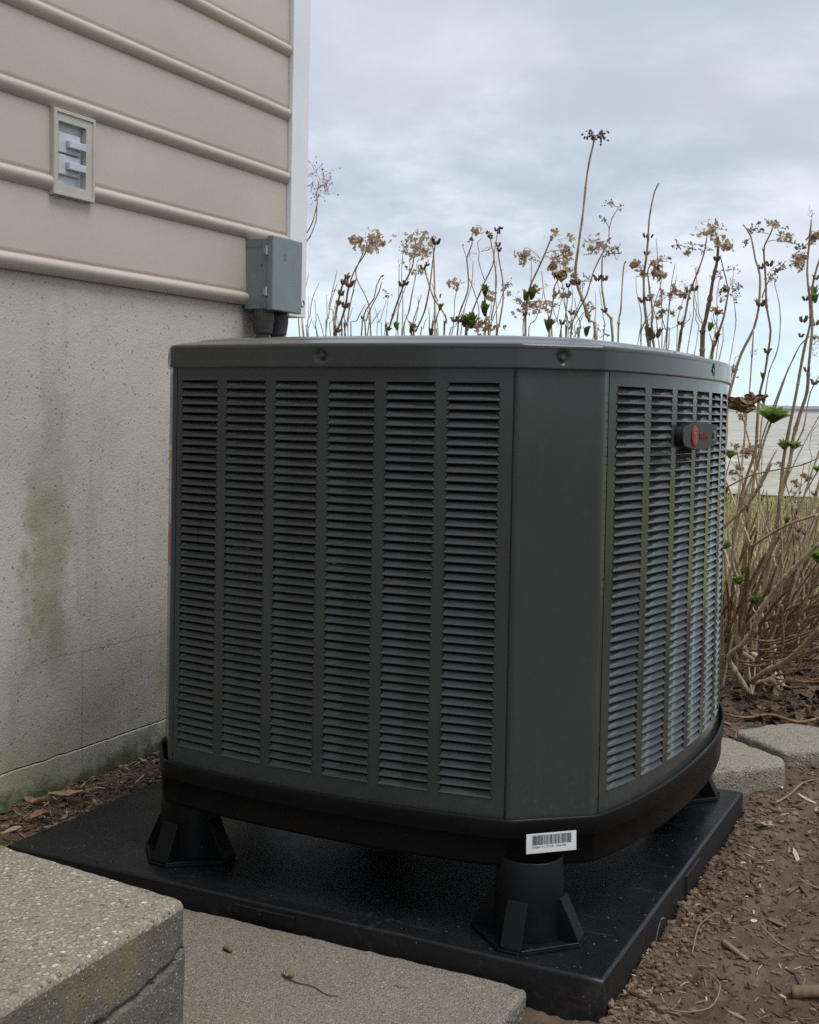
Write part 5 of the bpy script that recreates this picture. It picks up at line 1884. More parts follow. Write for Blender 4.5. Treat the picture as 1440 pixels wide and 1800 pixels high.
["C",[[-0.854,2.394,-0.03,2.4],[-0.816,2.252,0.497,2.0],[-0.794,2.15,0.965,1.8],[-0.778,2.15,1.003,1.6],[-0.761,2.15,1.029,1.4],[-0.745,2.15,1.046,1.2]],[["lace",-0.692,2.133,0.975,0.0175,0.0157]],[]],
["B",[[-0.43,2.306,-0.03,6.0],[-0.45,2.184,0.485,5.1],[-0.521,2.05,0.94,4.6],[-0.517,2.025,0.975,4.3],[-0.522,2.0,1.049,3.9],[-0.519,1.975,1.127,3.6],[-0.507,1.95,1.168,3.2],[-0.496,1.925,1.223,2.9],[-0.487,1.9,1.278,2.5],[-0.468,1.875,1.344,2.2],[-0.449,1.85,1.363,1.8]],[["rust",-0.531,1.967,1.151,0.0187,0.0203],["rust",-0.476,1.934,1.16,0.0187,0.014],["rust",-0.471,1.965,1.133,0.0187,0.0156],["twig",-0.488,1.939,1.191,0.0094,0.0094]],[["dark",-0.502,1.921,1.232,0.0125],["dark",-0.488,1.921,1.23,0.0109],["brown",-0.505,1.946,1.185,0.014],["red",-0.528,1.996,1.058,0.0171],["red",-0.51,1.996,1.061,0.014]]],
["B",[[-0.432,2.276,-0.03,4.0],[-0.452,2.142,0.485,3.4],[-0.506,2.05,0.94,3.1],[-0.504,2.03,1.015,2.8],[-0.507,2.01,1.07,2.5],[-0.512,1.99,1.134,2.2],[-0.503,1.97,1.149,1.9],[-0.487,1.95,1.165,1.6]],[],[["brown",-0.499,2.046,0.966,0.029],["green",-0.515,2.046,0.959,0.0226]]],
["B",[[-0.549,2.086,-0.03,3.1],[-0.481,2.048,0.483,2.6],[-0.467,2.05,0.936,2.4],[-0.462,2.033,0.975,2.1],[-0.456,2.017,1.016,1.8],[-0.446,2.0,1.069,1.4]],[["rust",-0.455,2.012,1.092,0.0195,0.0163],["rust",-0.435,2.007,1.058,0.026,0.0195],["rust",-0.471,2.019,1.026,0.0195,0.0146],["tan",-0.439,2.035,1.035,0.0146,0.013],["twig",-0.475,1.99,1.061,0.0163,0.026],["twig",-0.443,2.034,0.983,0.0195,0.0228]],[]],
["B",[[-0.445,2.0,1.061,1.4],[-0.438,2.0,1.083,1.3],[-0.43,2.0,1.129,1.1]],[],[]],
["B",[[-0.545,2.05,0.943,1.5],[-0.536,2.05,0.998,1.3],[-0.498,2.05,1.014,1.1]],[["twig",-0.518,2.036,0.959,0.0199,0.0199]],[]],
["B",[[-0.574,2.0,-0.03,2.2],[-0.528,2.002,0.483,1.9],[-0.46,2.05,0.936,1.7],[-0.471,2.05,0.976,1.5],[-0.484,2.05,1.014,1.2]],[],[]],
["B",[[-0.564,2.308,-0.03,5.3],[-0.504,2.177,0.478,4.5],[-0.418,2.0,0.927,4.1],[-0.408,1.975,0.962,3.7],[-0.391,1.95,1.007,3.3],[-0.375,1.925,1.066,2.8],[-0.348,1.9,1.122,2.4],[-0.326,1.875,1.17,2.0],[-0.314,1.85,1.212,1.6]],[["tan",-0.305,1.858,1.229,0.0338,0.0199],["lace",-0.38,1.884,1.194,0.0215,0.0215],["lace",-0.287,1.856,1.242,0.0215,0.0123],["tan",-0.38,1.893,1.18,0.0092,0.0092]],[["brown",-0.376,1.921,1.076,0.0169],["brown",-0.359,1.921,1.081,0.0184],["node",-0.348,1.896,1.124,0.0138],["node",-0.404,1.971,0.986,0.0169],["red",-0.403,1.946,0.987,0.0123]]],
["B",[[-0.324,1.85,1.189,1.1],[-0.353,1.85,1.193,1.0],[-0.375,1.85,1.196,0.9]],[],[]],
["B",[[-0.375,2.22,-0.03,8.6],[-0.354,2.097,0.471,7.2],[-0.34,1.95,0.912,6.6],[-0.324,1.91,0.994,5.9],[-0.305,1.87,1.047,5.3],[-0.289,1.83,1.099,4.6],[-0.271,1.79,1.141,4.0],[-0.262,1.75,1.196,3.3]],[["tan",-0.246,1.759,1.171,0.0222,0.0267],["lace",-0.298,1.792,1.173,0.0178,0.0133]],[["brown",-0.272,1.786,1.143,0.0163],["node",-0.287,1.826,1.095,0.0193],["node",-0.305,1.866,1.048,0.0208],["green",-0.31,1.906,0.972,0.0193],["red",-0.331,1.906,0.958,0.0133]]],
["B",[[-0.262,1.9,1.068,2.0],[-0.26,1.867,1.085,1.8],[-0.265,1.833,1.126,1.6],[-0.265,1.8,1.149,1.3]],[],[]],
["B",[[-0.433,2.039,-0.03,6.1],[-0.347,1.969,0.458,5.1],[-0.303,1.9,0.886,4.7],[-0.29,1.88,0.921,4.1],[-0.275,1.86,0.961,3.5],[-0.26,1.84,0.995,2.9],[-0.247,1.82,1.051,2.4],[-0.239,1.8,1.069,1.8]],[["rust",-0.247,1.783,1.064,0.018,0.0135],["lace",-0.218,1.787,1.055,0.027,0.018],["lace",-0.265,1.835,1.047,0.0135,0.0165],["twig",-0.234,1.79,1.08,0.0135,0.012]],[["green",-0.28,1.856,0.942,0.018]]],
["B",[[-0.453,2.208,-0.03,2.7],[-0.355,2.044,0.45,2.3],[-0.301,1.9,0.871,2.1],[-0.297,1.9,0.914,1.8],[-0.303,1.9,0.933,1.6],[-0.31,1.9,0.954,1.4]],[],[]],
["A",[[-0.183,1.845,-0.03,5.7],[-0.245,1.87,0.358,4.8],[-0.251,1.85,0.685,4.4],[-0.241,1.84,0.777,4.1],[-0.227,1.83,0.83,3.9],[-0.208,1.82,0.893,3.6],[-0.175,1.81,0.96,3.4],[-0.163,1.8,1.008,3.2],[-0.159,1.79,1.036,2.9],[-0.158,1.78,1.097,2.7],[-0.169,1.77,1.137,2.4],[-0.18,1.76,1.195,2.2],[-0.199,1.75,1.225,2.0]],[["lace",-0.185,1.741,1.178,0.0118,0.0103],["lace",-0.177,1.778,1.214,0.0132,0.0103]],[["brown",-0.156,1.776,1.117,0.0147],["brown",-0.154,1.786,1.024,0.0235]]],
["A",[[-0.229,1.791,-0.03,3.4],[-0.202,1.84,0.228,2.9],[-0.216,1.85,0.426,2.6],[-0.206,1.843,0.549,2.5],[-0.195,1.836,0.658,2.4],[-0.193,1.829,0.737,2.3],[-0.184,1.821,0.78,2.1],[-0.179,1.814,0.861,2.0],[-0.176,1.807,0.912,1.9],[-0.173,1.8,0.959,1.8]],[["twig",-0.174,1.796,0.898,0.0119,0.0089]],[["node",-0.175,1.803,0.898,0.0119]]],
["A",[[-0.149,1.855,-0.03,5.8],[-0.165,1.809,0.208,4.9],[-0.208,1.8,0.385,4.5],[-0.195,1.794,0.492,4.3],[-0.18,1.788,0.56,4.1],[-0.156,1.781,0.639,3.9],[-0.152,1.775,0.696,3.8],[-0.149,1.769,0.77,3.6],[-0.141,1.762,0.812,3.4],[-0.133,1.756,0.843,3.2],[-0.126,1.75,0.894,3.1],[-0.12,1.744,0.949,2.9],[-0.131,1.738,1.012,2.7],[-0.133,1.731,1.062,2.6],[-0.135,1.725,1.1,2.4],[-0.139,1.719,1.152,2.2],[-0.133,1.712,1.17,2.0],[-0.121,1.706,1.192,1.9],[-0.113,1.7,1.211,1.7]],[["tan",-0.113,1.713,1.222,0.0158,0.0115],["tan",-0.093,1.726,1.19,0.0158,0.0143],["tan",-0.078,1.715,1.159,0.0115,0.0201],["lace",-0.158,1.723,1.209,0.0129,0.0115],["rust",-0.106,1.742,1.107,0.0115,0.0115],["lace",-0.094,1.695,1.197,0.0129,0.0129]],[["brown",-0.124,1.721,1.117,0.0172],["brown",-0.127,1.746,0.898,0.0158],["node",-0.13,1.733,1.01,0.0129],["green",-0.138,1.752,0.835,0.0129]]],
["A",[[-0.124,1.7,1.19,1.1],[-0.141,1.7,1.195,1.0],[-0.154,1.7,1.202,0.9]],[],[]],
["A",[[-0.125,1.7,1.172,1.1],[-0.109,1.7,1.174,1.0],[-0.093,1.7,1.171,0.8]],[],[]],
["A",[[-0.147,1.76,1.036,1.9],[-0.136,1.75,1.064,1.7],[-0.121,1.74,1.089,1.5],[-0.101,1.73,1.107,1.3],[-0.083,1.72,1.124,1.1]],[["rust",-0.068,1.734,1.125,0.0215,0.0187],["lace",-0.057,1.733,1.111,0.0129,0.0172]],[]],
["A",[[-0.143,1.781,-0.03,2.6],[-0.152,1.89,0.327,2.2],[-0.176,1.95,0.624,2.0],[-0.164,1.943,0.78,1.9],[-0.154,1.936,0.852,1.8],[-0.133,1.929,0.908,1.6],[-0.126,1.921,0.969,1.5],[-0.129,1.914,1.032,1.4],[-0.141,1.907,1.082,1.3],[-0.14,1.9,1.091,1.1]],[["lace",-0.138,1.892,1.102,0.0213,0.0183]],[]],
["A",[[-0.131,1.939,-0.03,9.1],[-0.148,1.817,0.077,7.7],[-0.177,1.75,0.123,7.0],[-0.174,1.739,0.195,6.7],[-0.159,1.729,0.247,6.5],[-0.144,1.718,0.298,6.2],[-0.115,1.708,0.351,5.9],[-0.093,1.697,0.402,5.7],[-0.081,1.687,0.443,5.4],[-0.077,1.676,0.472,5.1],[-0.071,1.666,0.52,4.9],[-0.064,1.655,0.616,4.6],[-0.056,1.645,0.665,4.4],[-0.046,1.634,0.719,4.1],[-0.033,1.624,0.789,3.8],[-0.023,1.613,0.851,3.6],[-0.012,1.603,0.911,3.3],[-0.001,1.592,0.956,3.0],[-0.003,1.582,1.012,2.8],[-0.009,1.571,1.079,2.5],[-0.005,1.561,1.145,2.3],[-0.0,1.55,1.199,2.0]],[["rust",0.003,1.566,1.17,0.0189,0.0175],["lace",-0.017,1.551,1.137,0.0175,0.0189],["tan",-0.026,1.575,1.123,0.0108,0.0108],["twig",-0.001,1.556,1.21,0.0121,0.0121]],[["green",0.007,1.578,1.03,0.0202],["brown",-0.012,1.578,1.014,0.0135],["brown",-0.017,1.588,0.965,0.0175],["brown",0.012,1.588,0.957,0.0162],["leafy",-0.06,1.641,0.665,0.0256],["leafy",-0.036,1.641,0.666,0.0256],["brown",-0.022,1.599,0.927,0.0121],["node",-0.084,1.683,0.444,0.0189],["green",-0.053,1.672,0.471,0.0162]]],
["A",[[-0.199,1.939,-0.03,7.6],[-0.136,1.835,0.248,6.5],[-0.089,1.75,0.466,5.9],[-0.078,1.729,0.53,5.5],[-0.056,1.708,0.615,5.2],[-0.047,1.688,0.677,4.9],[-0.026,1.667,0.749,4.6],[-0.011,1.646,0.794,4.2],[-0.006,1.625,0.854,3.9],[-0.0,1.604,0.9,3.6],[0.005,1.583,0.956,3.3],[0.004,1.562,1.019,2.9],[0.012,1.542,1.062,2.6],[0.024,1.521,1.094,2.3],[0.034,1.5,1.118,2.0]],[["rust",0.012,1.618,0.914,0.0119,0.0132],["twig",0.014,1.62,0.887,0.0132,0.0185]],[["brown",0.016,1.538,1.059,0.0119],["green",0.013,1.558,1.013,0.0185],["brown",-0.01,1.621,0.845,0.0119]]],
["A",[[-0.089,1.65,0.745,2.2],[-0.082,1.64,0.764,2.1],[-0.06,1.63,0.832,1.9],[-0.04,1.62,0.878,1.7],[-0.024,1.61,0.907,1.6],[-0.003,1.6,0.925,1.4]],[],[]],
["A",[[-0.081,1.937,-0.03,5.4],[-0.129,1.855,0.18,4.6],[-0.196,1.75,0.331,4.2],[-0.19,1.736,0.422,3.9],[-0.174,1.721,0.504,3.7],[-0.16,1.707,0.547,3.4],[-0.134,1.693,0.602,3.1],[-0.117,1.679,0.665,2.8],[-0.096,1.664,0.722,2.6],[-0.089,1.65,0.742,2.3]],[],[["leafy",-0.088,1.646,0.744,0.051]]],
["A",[[-0.139,1.865,-0.03,3.2],[-0.074,1.749,0.283,2.7],[-0.068,1.65,0.536,2.4],[-0.051,1.642,0.607,2.3],[-0.036,1.633,0.653,2.1],[-0.014,1.625,0.7,1.9],[-0.007,1.617,0.742,1.8],[0.002,1.608,0.79,1.6],[0.022,1.6,0.831,1.4]],[],[["brown",0.013,1.596,0.814,0.0165],["node",-0.021,1.621,0.707,0.0082]]],
["A",[[-0.244,1.903,-0.03,6.3],[-0.241,1.829,0.209,5.3],[-0.239,1.75,0.388,4.8],[-0.223,1.73,0.436,4.7],[-0.183,1.71,0.476,4.6],[-0.155,1.69,0.505,4.5],[-0.121,1.67,0.557,4.3],[-0.093,1.65,0.613,4.2]],[],[["node",-0.132,1.666,0.559,0.0142]]],
["A",[[-0.224,1.7,0.537,2.0],[-0.186,1.667,0.558,1.9],[-0.135,1.633,0.583,1.8],[-0.09,1.6,0.595,1.7],[-0.049,1.567,0.605,1.6],[-0.002,1.533,0.616,1.5],[0.046,1.5,0.638,1.4]],[],[]],
["A",[[-0.125,1.6,0.407,3.7],[-0.089,1.58,0.434,3.6],[-0.062,1.56,0.452,3.5],[-0.033,1.54,0.471,3.4],[0.012,1.52,0.49,3.3],[0.05,1.5,0.505,3.1]],[],[]],
["A",[[-0.14,1.81,-0.03,10.1],[-0.184,1.729,0.07,8.5],[-0.191,1.7,0.11,7.7],[-0.156,1.669,0.145,7.3],[-0.123,1.637,0.186,6.9],[-0.113,1.606,0.202,6.5],[-0.099,1.575,0.244,6.1],[-0.063,1.544,0.3,5.7],[-0.025,1.512,0.351,5.3],[0.029,1.481,0.412,4.9],[0.059,1.45,0.443,4.5]],[],[["node",-0.058,1.54,0.314,0.0196],["node",-0.114,1.602,0.2,0.0196],["node",-0.024,1.509,0.353,0.0144]]],
["A",[[-0.104,1.942,-0.03,10.5],[-0.096,1.748,0.051,8.9],[-0.112,1.6,0.072,8.1],[-0.077,1.56,0.105,7.4],[-0.034,1.52,0.136,6.8],[-0.001,1.48,0.167,6.1],[0.039,1.44,0.214,5.4],[0.071,1.4,0.253,4.8]],[],[["node",-0.033,1.516,0.135,0.0206],["node",-0.076,1.556,0.104,0.018]]],
["A",[[-0.04,1.55,0.131,4.3],[-0.033,1.518,0.163,4.2],[-0.024,1.485,0.207,4.1],[-0.025,1.453,0.261,4.0],[-0.019,1.42,0.294,3.9]],[],[["node",-0.02,1.416,0.292,0.0118]]],
["A",[[-0.229,1.75,0.201,4.1],[-0.203,1.725,0.241,3.9],[-0.181,1.7,0.281,3.7]],[],[]],
["A",[[-0.064,1.925,-0.03,7.1],[-0.127,1.833,0.079,6.0],[-0.191,1.8,0.129,5.5],[-0.191,1.783,0.177,5.1],[-0.192,1.767,0.22,4.8],[-0.19,1.75,0.276,4.4]],[],[["leafy",-0.183,1.746,0.31,0.0297],["leafy",-0.219,1.746,0.397,0.0253],["leafy",-0.135,1.746,0.262,0.0327],["green",-0.165,1.746,0.286,0.0134]]],
["A",[[-0.157,1.6,0.765,0.1],[-0.147,1.55,0.766,0.1]],[["deadleaf",-0.167,1.614,0.757,0.036,0.0222],["deadleaf",-0.118,1.555,0.771,0.0277,0.0125]],[]],
["A",[[-0.03,1.6,0.275,2.4],[-0.012,1.575,0.335,2.2],[0.011,1.55,0.404,2.0],[0.023,1.525,0.466,1.8],[0.042,1.5,0.502,1.6]],[],[["leafy",0.039,1.546,0.408,0.0266],["leafy",0.041,1.546,0.397,0.0213]]],
["A",[[-0.136,1.764,-0.03,3.0],[-0.19,1.804,0.232,2.5],[-0.272,1.9,0.435,2.3],[-0.265,1.9,0.513,2.1],[-0.252,1.9,0.576,1.8],[-0.242,1.9,0.618,1.6]],[["rust",-0.22,1.899,0.632,0.0279,0.0202],["lace",-0.189,1.886,0.621,0.0202,0.0124],["tan",-0.222,1.894,0.577,0.0217,0.0186]],[["leafy",-0.242,1.896,0.631,0.0264],["green",-0.261,1.896,0.49,0.0186]]],
["A",[[-0.082,1.91,-0.03,3.3],[-0.158,1.918,0.302,2.8],[-0.271,1.95,0.573,2.5],[-0.263,1.938,0.653,2.3],[-0.259,1.925,0.76,2.2],[-0.254,1.913,0.805,2.0],[-0.242,1.9,0.871,1.8]],[["twig",-0.241,1.896,0.871,0.0248,0.0217],["lace",-0.235,1.904,0.848,0.0155,0.0124]],[]],
["A",[[-0.253,1.842,-0.03,1.4],[-0.09,1.736,0.259,1.2],[0.017,1.6,0.487,1.1],[0.011,1.592,0.542,1.0],[0.008,1.583,0.605,1.0],[0.016,1.575,0.632,0.9],[0.011,1.567,0.653,0.9],[0.015,1.558,0.694,0.8],[0.033,1.55,0.715,0.8]],[],[["brown",0.022,1.588,0.546,0.0122],["leafy",0.028,1.579,0.61,0.0162]]],
["A",[[-0.055,1.65,0.501,1.2],[-0.04,1.633,0.524,1.1],[-0.018,1.617,0.556,1.0],[0.01,1.6,0.586,0.8]],[["rust",-0.029,1.631,0.564,0.0096,0.0083],["rust",-0.006,1.592,0.586,0.0124,0.0096],["lace",-0.028,1.641,0.531,0.0179,0.0083]],[]],
["A",[[-0.041,1.65,0.526,1.2],[-0.021,1.625,0.507,1.1],[0.011,1.6,0.542,0.9]],[],[]],
["C",[[-0.82,2.315,-0.03,2.5],[-0.87,2.29,0.495,2.1],[-0.913,2.303,0.961,1.9],[-0.894,2.303,1.025,1.6],[-0.885,2.303,1.071,1.4],[-0.875,2.303,1.11,1.1]],[["rust",-0.869,2.284,1.108,0.0268,0.0193]],[]],
["B",[[-0.506,2.288,-0.03,2.5],[-0.602,2.415,0.501,2.1],[-0.671,2.511,0.971,1.9],[-0.662,2.511,1.028,1.7],[-0.642,2.511,1.065,1.4],[-0.626,2.511,1.097,1.1]],[["rust",-0.625,2.508,1.097,0.0176,0.0195]],[]],
["B",[[-0.518,2.259,-0.03,2.5],[-0.557,2.343,0.497,2.1],[-0.575,2.412,0.965,1.9],[-0.58,2.412,1.091,1.6],[-0.592,2.412,1.199,1.3],[-0.603,2.412,1.292,1.1]],[],[]],
["B",[[-0.558,2.154,-0.03,2.6],[-0.556,2.39,0.504,2.2],[-0.497,2.654,0.979,2.0],[-0.512,2.654,1.047,1.7],[-0.534,2.654,1.098,1.4],[-0.536,2.654,1.14,1.1]],[],[]],
["B",[[-0.589,2.283,-0.03,2.6],[-0.611,2.52,0.507,2.2],[-0.59,2.725,0.983,2.0],[-0.588,2.725,1.032,1.7],[-0.562,2.725,1.06,1.4],[-0.563,2.725,1.085,1.2]],[],[]],
["D",[[-1.334,2.456,-0.03,2.6],[-1.318,2.387,0.498,2.2],[-1.262,2.367,0.967,2.0],[-1.248,2.367,1.075,1.7],[-1.223,2.367,1.163,1.4],[-1.22,2.367,1.239,1.1]],[],[]],
["C",[[-0.947,2.389,-0.03,2.7],[-0.94,2.559,0.507,2.3],[-0.953,2.682,0.983,2.1],[-0.969,2.682,1.038,1.8],[-0.969,2.682,1.073,1.5],[-0.979,2.682,1.103,1.2]],[],[]],
["B",[[-0.609,2.026,-0.03,2.7],[-0.684,2.374,0.507,2.3],[-0.741,2.726,0.984,2.1],[-0.729,2.726,1.025,1.8],[-0.72,2.726,1.046,1.5],[-0.718,2.726,1.064,1.2]],[],[]],
["D",[[-1.248,2.193,-0.03,2.7],[-1.38,2.308,0.499,2.3],[-1.481,2.381,0.969,2.0],[-1.462,2.381,1.081,1.8],[-1.447,2.381,1.173,1.5],[-1.436,2.381,1.252,1.2]],[],[]],
["C",[[-0.929,2.401,-0.03,2.5],[-0.908,2.382,0.497,2.1],[-0.862,2.355,0.963,1.9],[-0.852,2.355,1.044,1.6],[-0.829,2.355,1.105,1.4],[-0.826,2.355,1.158,1.1]],[["lace",-0.828,2.361,1.158,0.0275,0.0182]],[]],
["D",[[-1.278,2.164,-0.03,2.7],[-1.376,2.266,0.5,2.3],[-1.516,2.407,0.971,2.1],[-1.52,2.407,1.078,1.8],[-1.519,2.407,1.166,1.5],[-1.52,2.407,1.24,1.2]],[["twig",-1.524,2.415,1.242,0.0193,0.0219]],[]],
["D",[[-1.493,2.385,-0.03,2.9],[-1.58,2.502,0.508,2.4],[-1.629,2.655,0.986,2.2],[-1.625,2.655,1.121,1.9],[-1.633,2.655,1.235,1.6],[-1.628,2.655,1.332,1.3]],[["lace",-1.619,2.636,1.33,0.0204,0.023]],[]],
["C",[[-0.907,2.195,-0.03,2.6],[-0.878,2.326,0.499,2.2],[-0.907,2.445,0.969,2.0],[-0.914,2.445,1.084,1.7],[-0.93,2.445,1.18,1.4],[-0.942,2.445,1.263,1.1]],[["lace",-0.94,2.44,1.262,0.0202,0.0149]],[]],
["D",[[-1.261,2.195,-0.03,2.9],[-1.404,2.472,0.509,2.4],[-1.513,2.693,0.987,2.2],[-1.522,2.693,1.041,1.9],[-1.516,2.693,1.073,1.6],[-1.512,2.693,1.101,1.3]],[],[]],
["D",[[-1.175,2.359,-0.03,2.8],[-1.198,2.49,0.507,2.3],[-1.278,2.674,0.985,2.1],[-1.267,2.674,1.067,1.8],[-1.242,2.674,1.128,1.5],[-1.225,2.674,1.18,1.2]],[["lace",-1.232,2.69,1.181,0.0272,0.0223]],[]],
["C",[[-0.932,2.304,-0.03,2.8],[-1.022,2.471,0.507,2.3],[-1.153,2.686,0.985,2.1],[-1.145,2.686,1.102,1.8],[-1.129,2.686,1.199,1.5],[-1.13,2.686,1.282,1.2]],[["lace",-1.125,2.674,1.28,0.0218,0.0156]],[]],
["B",[[-0.64,2.143,-0.03,2.6],[-0.641,2.439,0.507,2.2],[-0.647,2.73,0.984,2.0],[-0.638,2.73,1.091,1.7],[-0.631,2.73,1.178,1.4],[-0.619,2.73,1.252,1.2]],[],[]],
["C",[[-0.881,2.328,-0.03,2.5],[-0.85,2.395,0.499,2.1],[-0.86,2.431,0.968,2.0],[-0.853,2.431,1.01,1.7],[-0.856,2.431,1.033,1.4],[-0.846,2.431,1.053,1.1]],[],[]],
["C",[[-0.948,2.139,-0.03,2.6],[-0.928,2.364,0.505,2.2],[-0.874,2.621,0.979,2.0],[-0.866,2.621,1.053,1.7],[-0.864,2.621,1.108,1.5],[-0.868,2.621,1.154,1.2]],[],[]],
["B",[[-0.45,2.052,-0.03,2.4],[-0.409,2.192,0.495,2.0],[-0.382,2.35,0.96,1.8],[-0.397,2.35,0.998,1.6],[-0.401,2.35,1.018,1.3],[-0.407,2.35,1.036,1.0]],[],[]],
["B",[[-0.609,2.217,-0.03,2.5],[-0.616,2.354,0.501,2.2],[-0.677,2.529,0.972,2.0],[-0.678,2.529,1.064,1.7],[-0.696,2.529,1.137,1.4],[-0.699,2.529,1.199,1.1]],[],[]],
["C",[[-0.892,2.404,-0.03,2.5],[-0.904,2.335,0.496,2.1],[-0.882,2.323,0.962,1.9],[-0.893,2.323,1.016,1.6],[-0.909,2.323,1.052,1.4],[-0.916,2.323,1.083,1.1]],[["lace",-0.912,2.311,1.081,0.0234,0.0147]],[]],
["D",[[-1.251,2.374,-0.03,2.6],[-1.303,2.343,0.497,2.2],[-1.408,2.313,0.964,2.0],[-1.408,2.313,1.031,1.7],[-1.396,2.313,1.078,1.4],[-1.399,2.313,1.118,1.2]],[],[]],
["D",[[-1.527,2.238,-0.03,3.0],[-1.612,2.509,0.512,2.5],[-1.723,2.793,0.995,2.3],[-1.711,2.793,1.128,1.9],[-1.673,2.793,1.237,1.6],[-1.665,2.793,1.332,1.3]],[["lace",-1.658,2.779,1.33,0.0257,0.0168]],[]],
["B",[[-0.506,2.138,-0.03,2.5],[-0.474,2.377,0.503,2.1],[-0.425,2.623,0.976,2.0],[-0.443,2.623,1.021,1.7],[-0.457,2.623,1.046,1.4],[-0.459,2.623,1.068,1.1]],[["rust",-0.456,2.608,1.067,0.0192,0.0214]],[]],
["D",[[-1.394,2.391,-0.03,2.6],[-1.375,2.344,0.497,2.2],[-1.384,2.308,0.964,2.0],[-1.374,2.308,1.005,1.7],[-1.369,2.308,1.027,1.4],[-1.359,2.308,1.045,1.1]],[],[]],
["C",[[-0.944,2.185,-0.03,2.6],[-0.918,2.345,0.5,2.2],[-0.9,2.458,0.97,2.0],[-0.898,2.458,1.053,1.7],[-0.894,2.458,1.117,1.4],[-0.9,2.458,1.172,1.1]],[],[]],
["D",[[-1.37,2.452,-0.03,2.9],[-1.454,2.602,0.512,2.5],[-1.542,2.791,0.993,2.3],[-1.555,2.791,1.038,1.9],[-1.55,2.791,1.06,1.6],[-1.551,2.791,1.08,1.3]],[],[]],
["D",[[-1.203,2.332,-0.03,2.7],[-1.189,2.434,0.502,2.3],[-1.188,2.508,0.974,2.1],[-1.188,2.508,1.086,1.8],[-1.194,2.508,1.178,1.5],[-1.192,2.508,1.256,1.2]],[],[]],
["B",[[-0.6,2.13,-0.03,2.5],[-0.527,2.31,0.501,2.1],[-0.491,2.533,0.971,1.9],[-0.497,2.533,1.041,1.6],[-0.496,2.533,1.092,1.4],[-0.506,2.533,1.136,1.1]],[["twig",-0.501,2.515,1.134,0.0212,0.016]],[]],
["D",[[-1.377,2.231,-0.03,2.8],[-1.399,2.419,0.507,2.4],[-1.414,2.629,0.983,2.1],[-1.403,2.629,1.071,1.8],[-1.401,2.629,1.138,1.5],[-1.387,2.629,1.196,1.2]],[["tan",-1.39,2.635,1.196,0.0306,0.0207]],[]],
["B",[[-0.564,2.101,-0.03,2.6],[-0.507,2.396,0.505,2.2],[-0.471,2.686,0.98,2.0],[-0.462,2.686,1.072,1.7],[-0.463,2.686,1.144,1.4],[-0.452,2.686,1.206,1.1]],[["lace",-0.456,2.704,1.208,0.0271,0.0164]],[]],
["B",[[-0.442,2.073,-0.03,2.5],[-0.498,2.26,0.498,2.1],[-0.534,2.442,0.966,1.9],[-0.533,2.442,1.041,1.6],[-0.518,2.442,1.098,1.3],[-0.513,2.442,1.146,1.1]],[["twig",-0.513,2.444,1.147,0.0168,0.0141]],[]],
["D",[[-1.345,2.416,-0.03,2.8],[-1.402,2.519,0.506,2.4],[-1.422,2.625,0.983,2.1],[-1.394,2.625,1.037,1.8],[-1.379,2.625,1.07,1.5],[-1.362,2.625,1.098,1.2]],[],[]],
["D",[[-1.377,2.423,-0.03,2.7],[-1.376,2.471,0.501,2.3],[-1.386,2.46,0.973,2.1],[-1.399,2.46,1.071,1.8],[-1.403,2.46,1.149,1.5],[-1.407,2.46,1.216,1.2]],[],[]],
["B",[[-0.566,2.218,-0.03,2.4],[-0.509,2.237,0.494,2.0],[-0.464,2.31,0.958,1.8],[-0.453,2.31,1.035,1.6],[-0.452,2.31,1.093,1.3],[-0.447,2.31,1.144,1.0]],[],[]],
["B",[[-0.439,2.27,-0.03,2.5],[-0.48,2.424,0.5,2.1],[-0.471,2.526,0.971,1.9],[-0.487,2.526,1.067,1.6],[-0.492,2.526,1.144,1.4],[-0.503,2.526,1.21,1.1]],[["twig",-0.505,2.537,1.211,0.0249,0.0134]],[]],
["D",[[-1.262,2.314,-0.03,2.9],[-1.31,2.518,0.511,2.4],[-1.329,2.775,0.991,2.2],[-1.327,2.775,1.063,1.9],[-1.317,2.775,1.113,1.6],[-1.32,2.775,1.156,1.3]],[["rust",-1.319,2.774,1.156,0.0208,0.0193]],[]],
["C",[[-0.818,2.157,-0.03,2.7],[-0.883,2.354,0.503,2.2],[-0.946,2.577,0.977,2.0],[-0.958,2.577,1.086,1.7],[-0.989,2.577,1.176,1.5],[-0.993,2.577,1.252,1.2]],[["twig",-0.996,2.585,1.253,0.0185,0.0218]],[]],
["C",[[-0.859,2.374,-0.03,2.7],[-0.988,2.471,0.504,2.3],[-1.092,2.578,0.978,2.1],[-1.067,2.578,1.055,1.8],[-1.047,2.578,1.112,1.5],[-1.042,2.578,1.161,1.2]],[["twig",-1.034,2.558,1.159,0.0209,0.0163]],[]],
["C",[[-0.913,2.363,-0.03,2.7],[-0.947,2.471,0.505,2.3],[-1.022,2.631,0.981,2.1],[-1.043,2.631,1.08,1.8],[-1.06,2.631,1.16,1.5],[-1.069,2.631,1.228,1.2]],[],[]],
["D",[[-1.408,2.166,-0.03,2.8],[-1.515,2.422,0.507,2.4],[-1.613,2.629,0.984,2.2],[-1.589,2.629,1.09,1.9],[-1.573,2.629,1.174,1.6],[-1.556,2.629,1.245,1.2]],[["tan",-1.552,2.62,1.244,0.0194,0.019]],[]],
["B",[[-0.477,2.296,-0.03,2.4],[-0.509,2.323,0.497,2.1],[-0.579,2.387,0.963,1.9],[-0.592,2.387,1.046,1.6],[-0.614,2.387,1.111,1.3],[-0.618,2.387,1.167,1.1]],[["rust",-0.623,2.403,1.169,0.0264,0.0162]],[]],
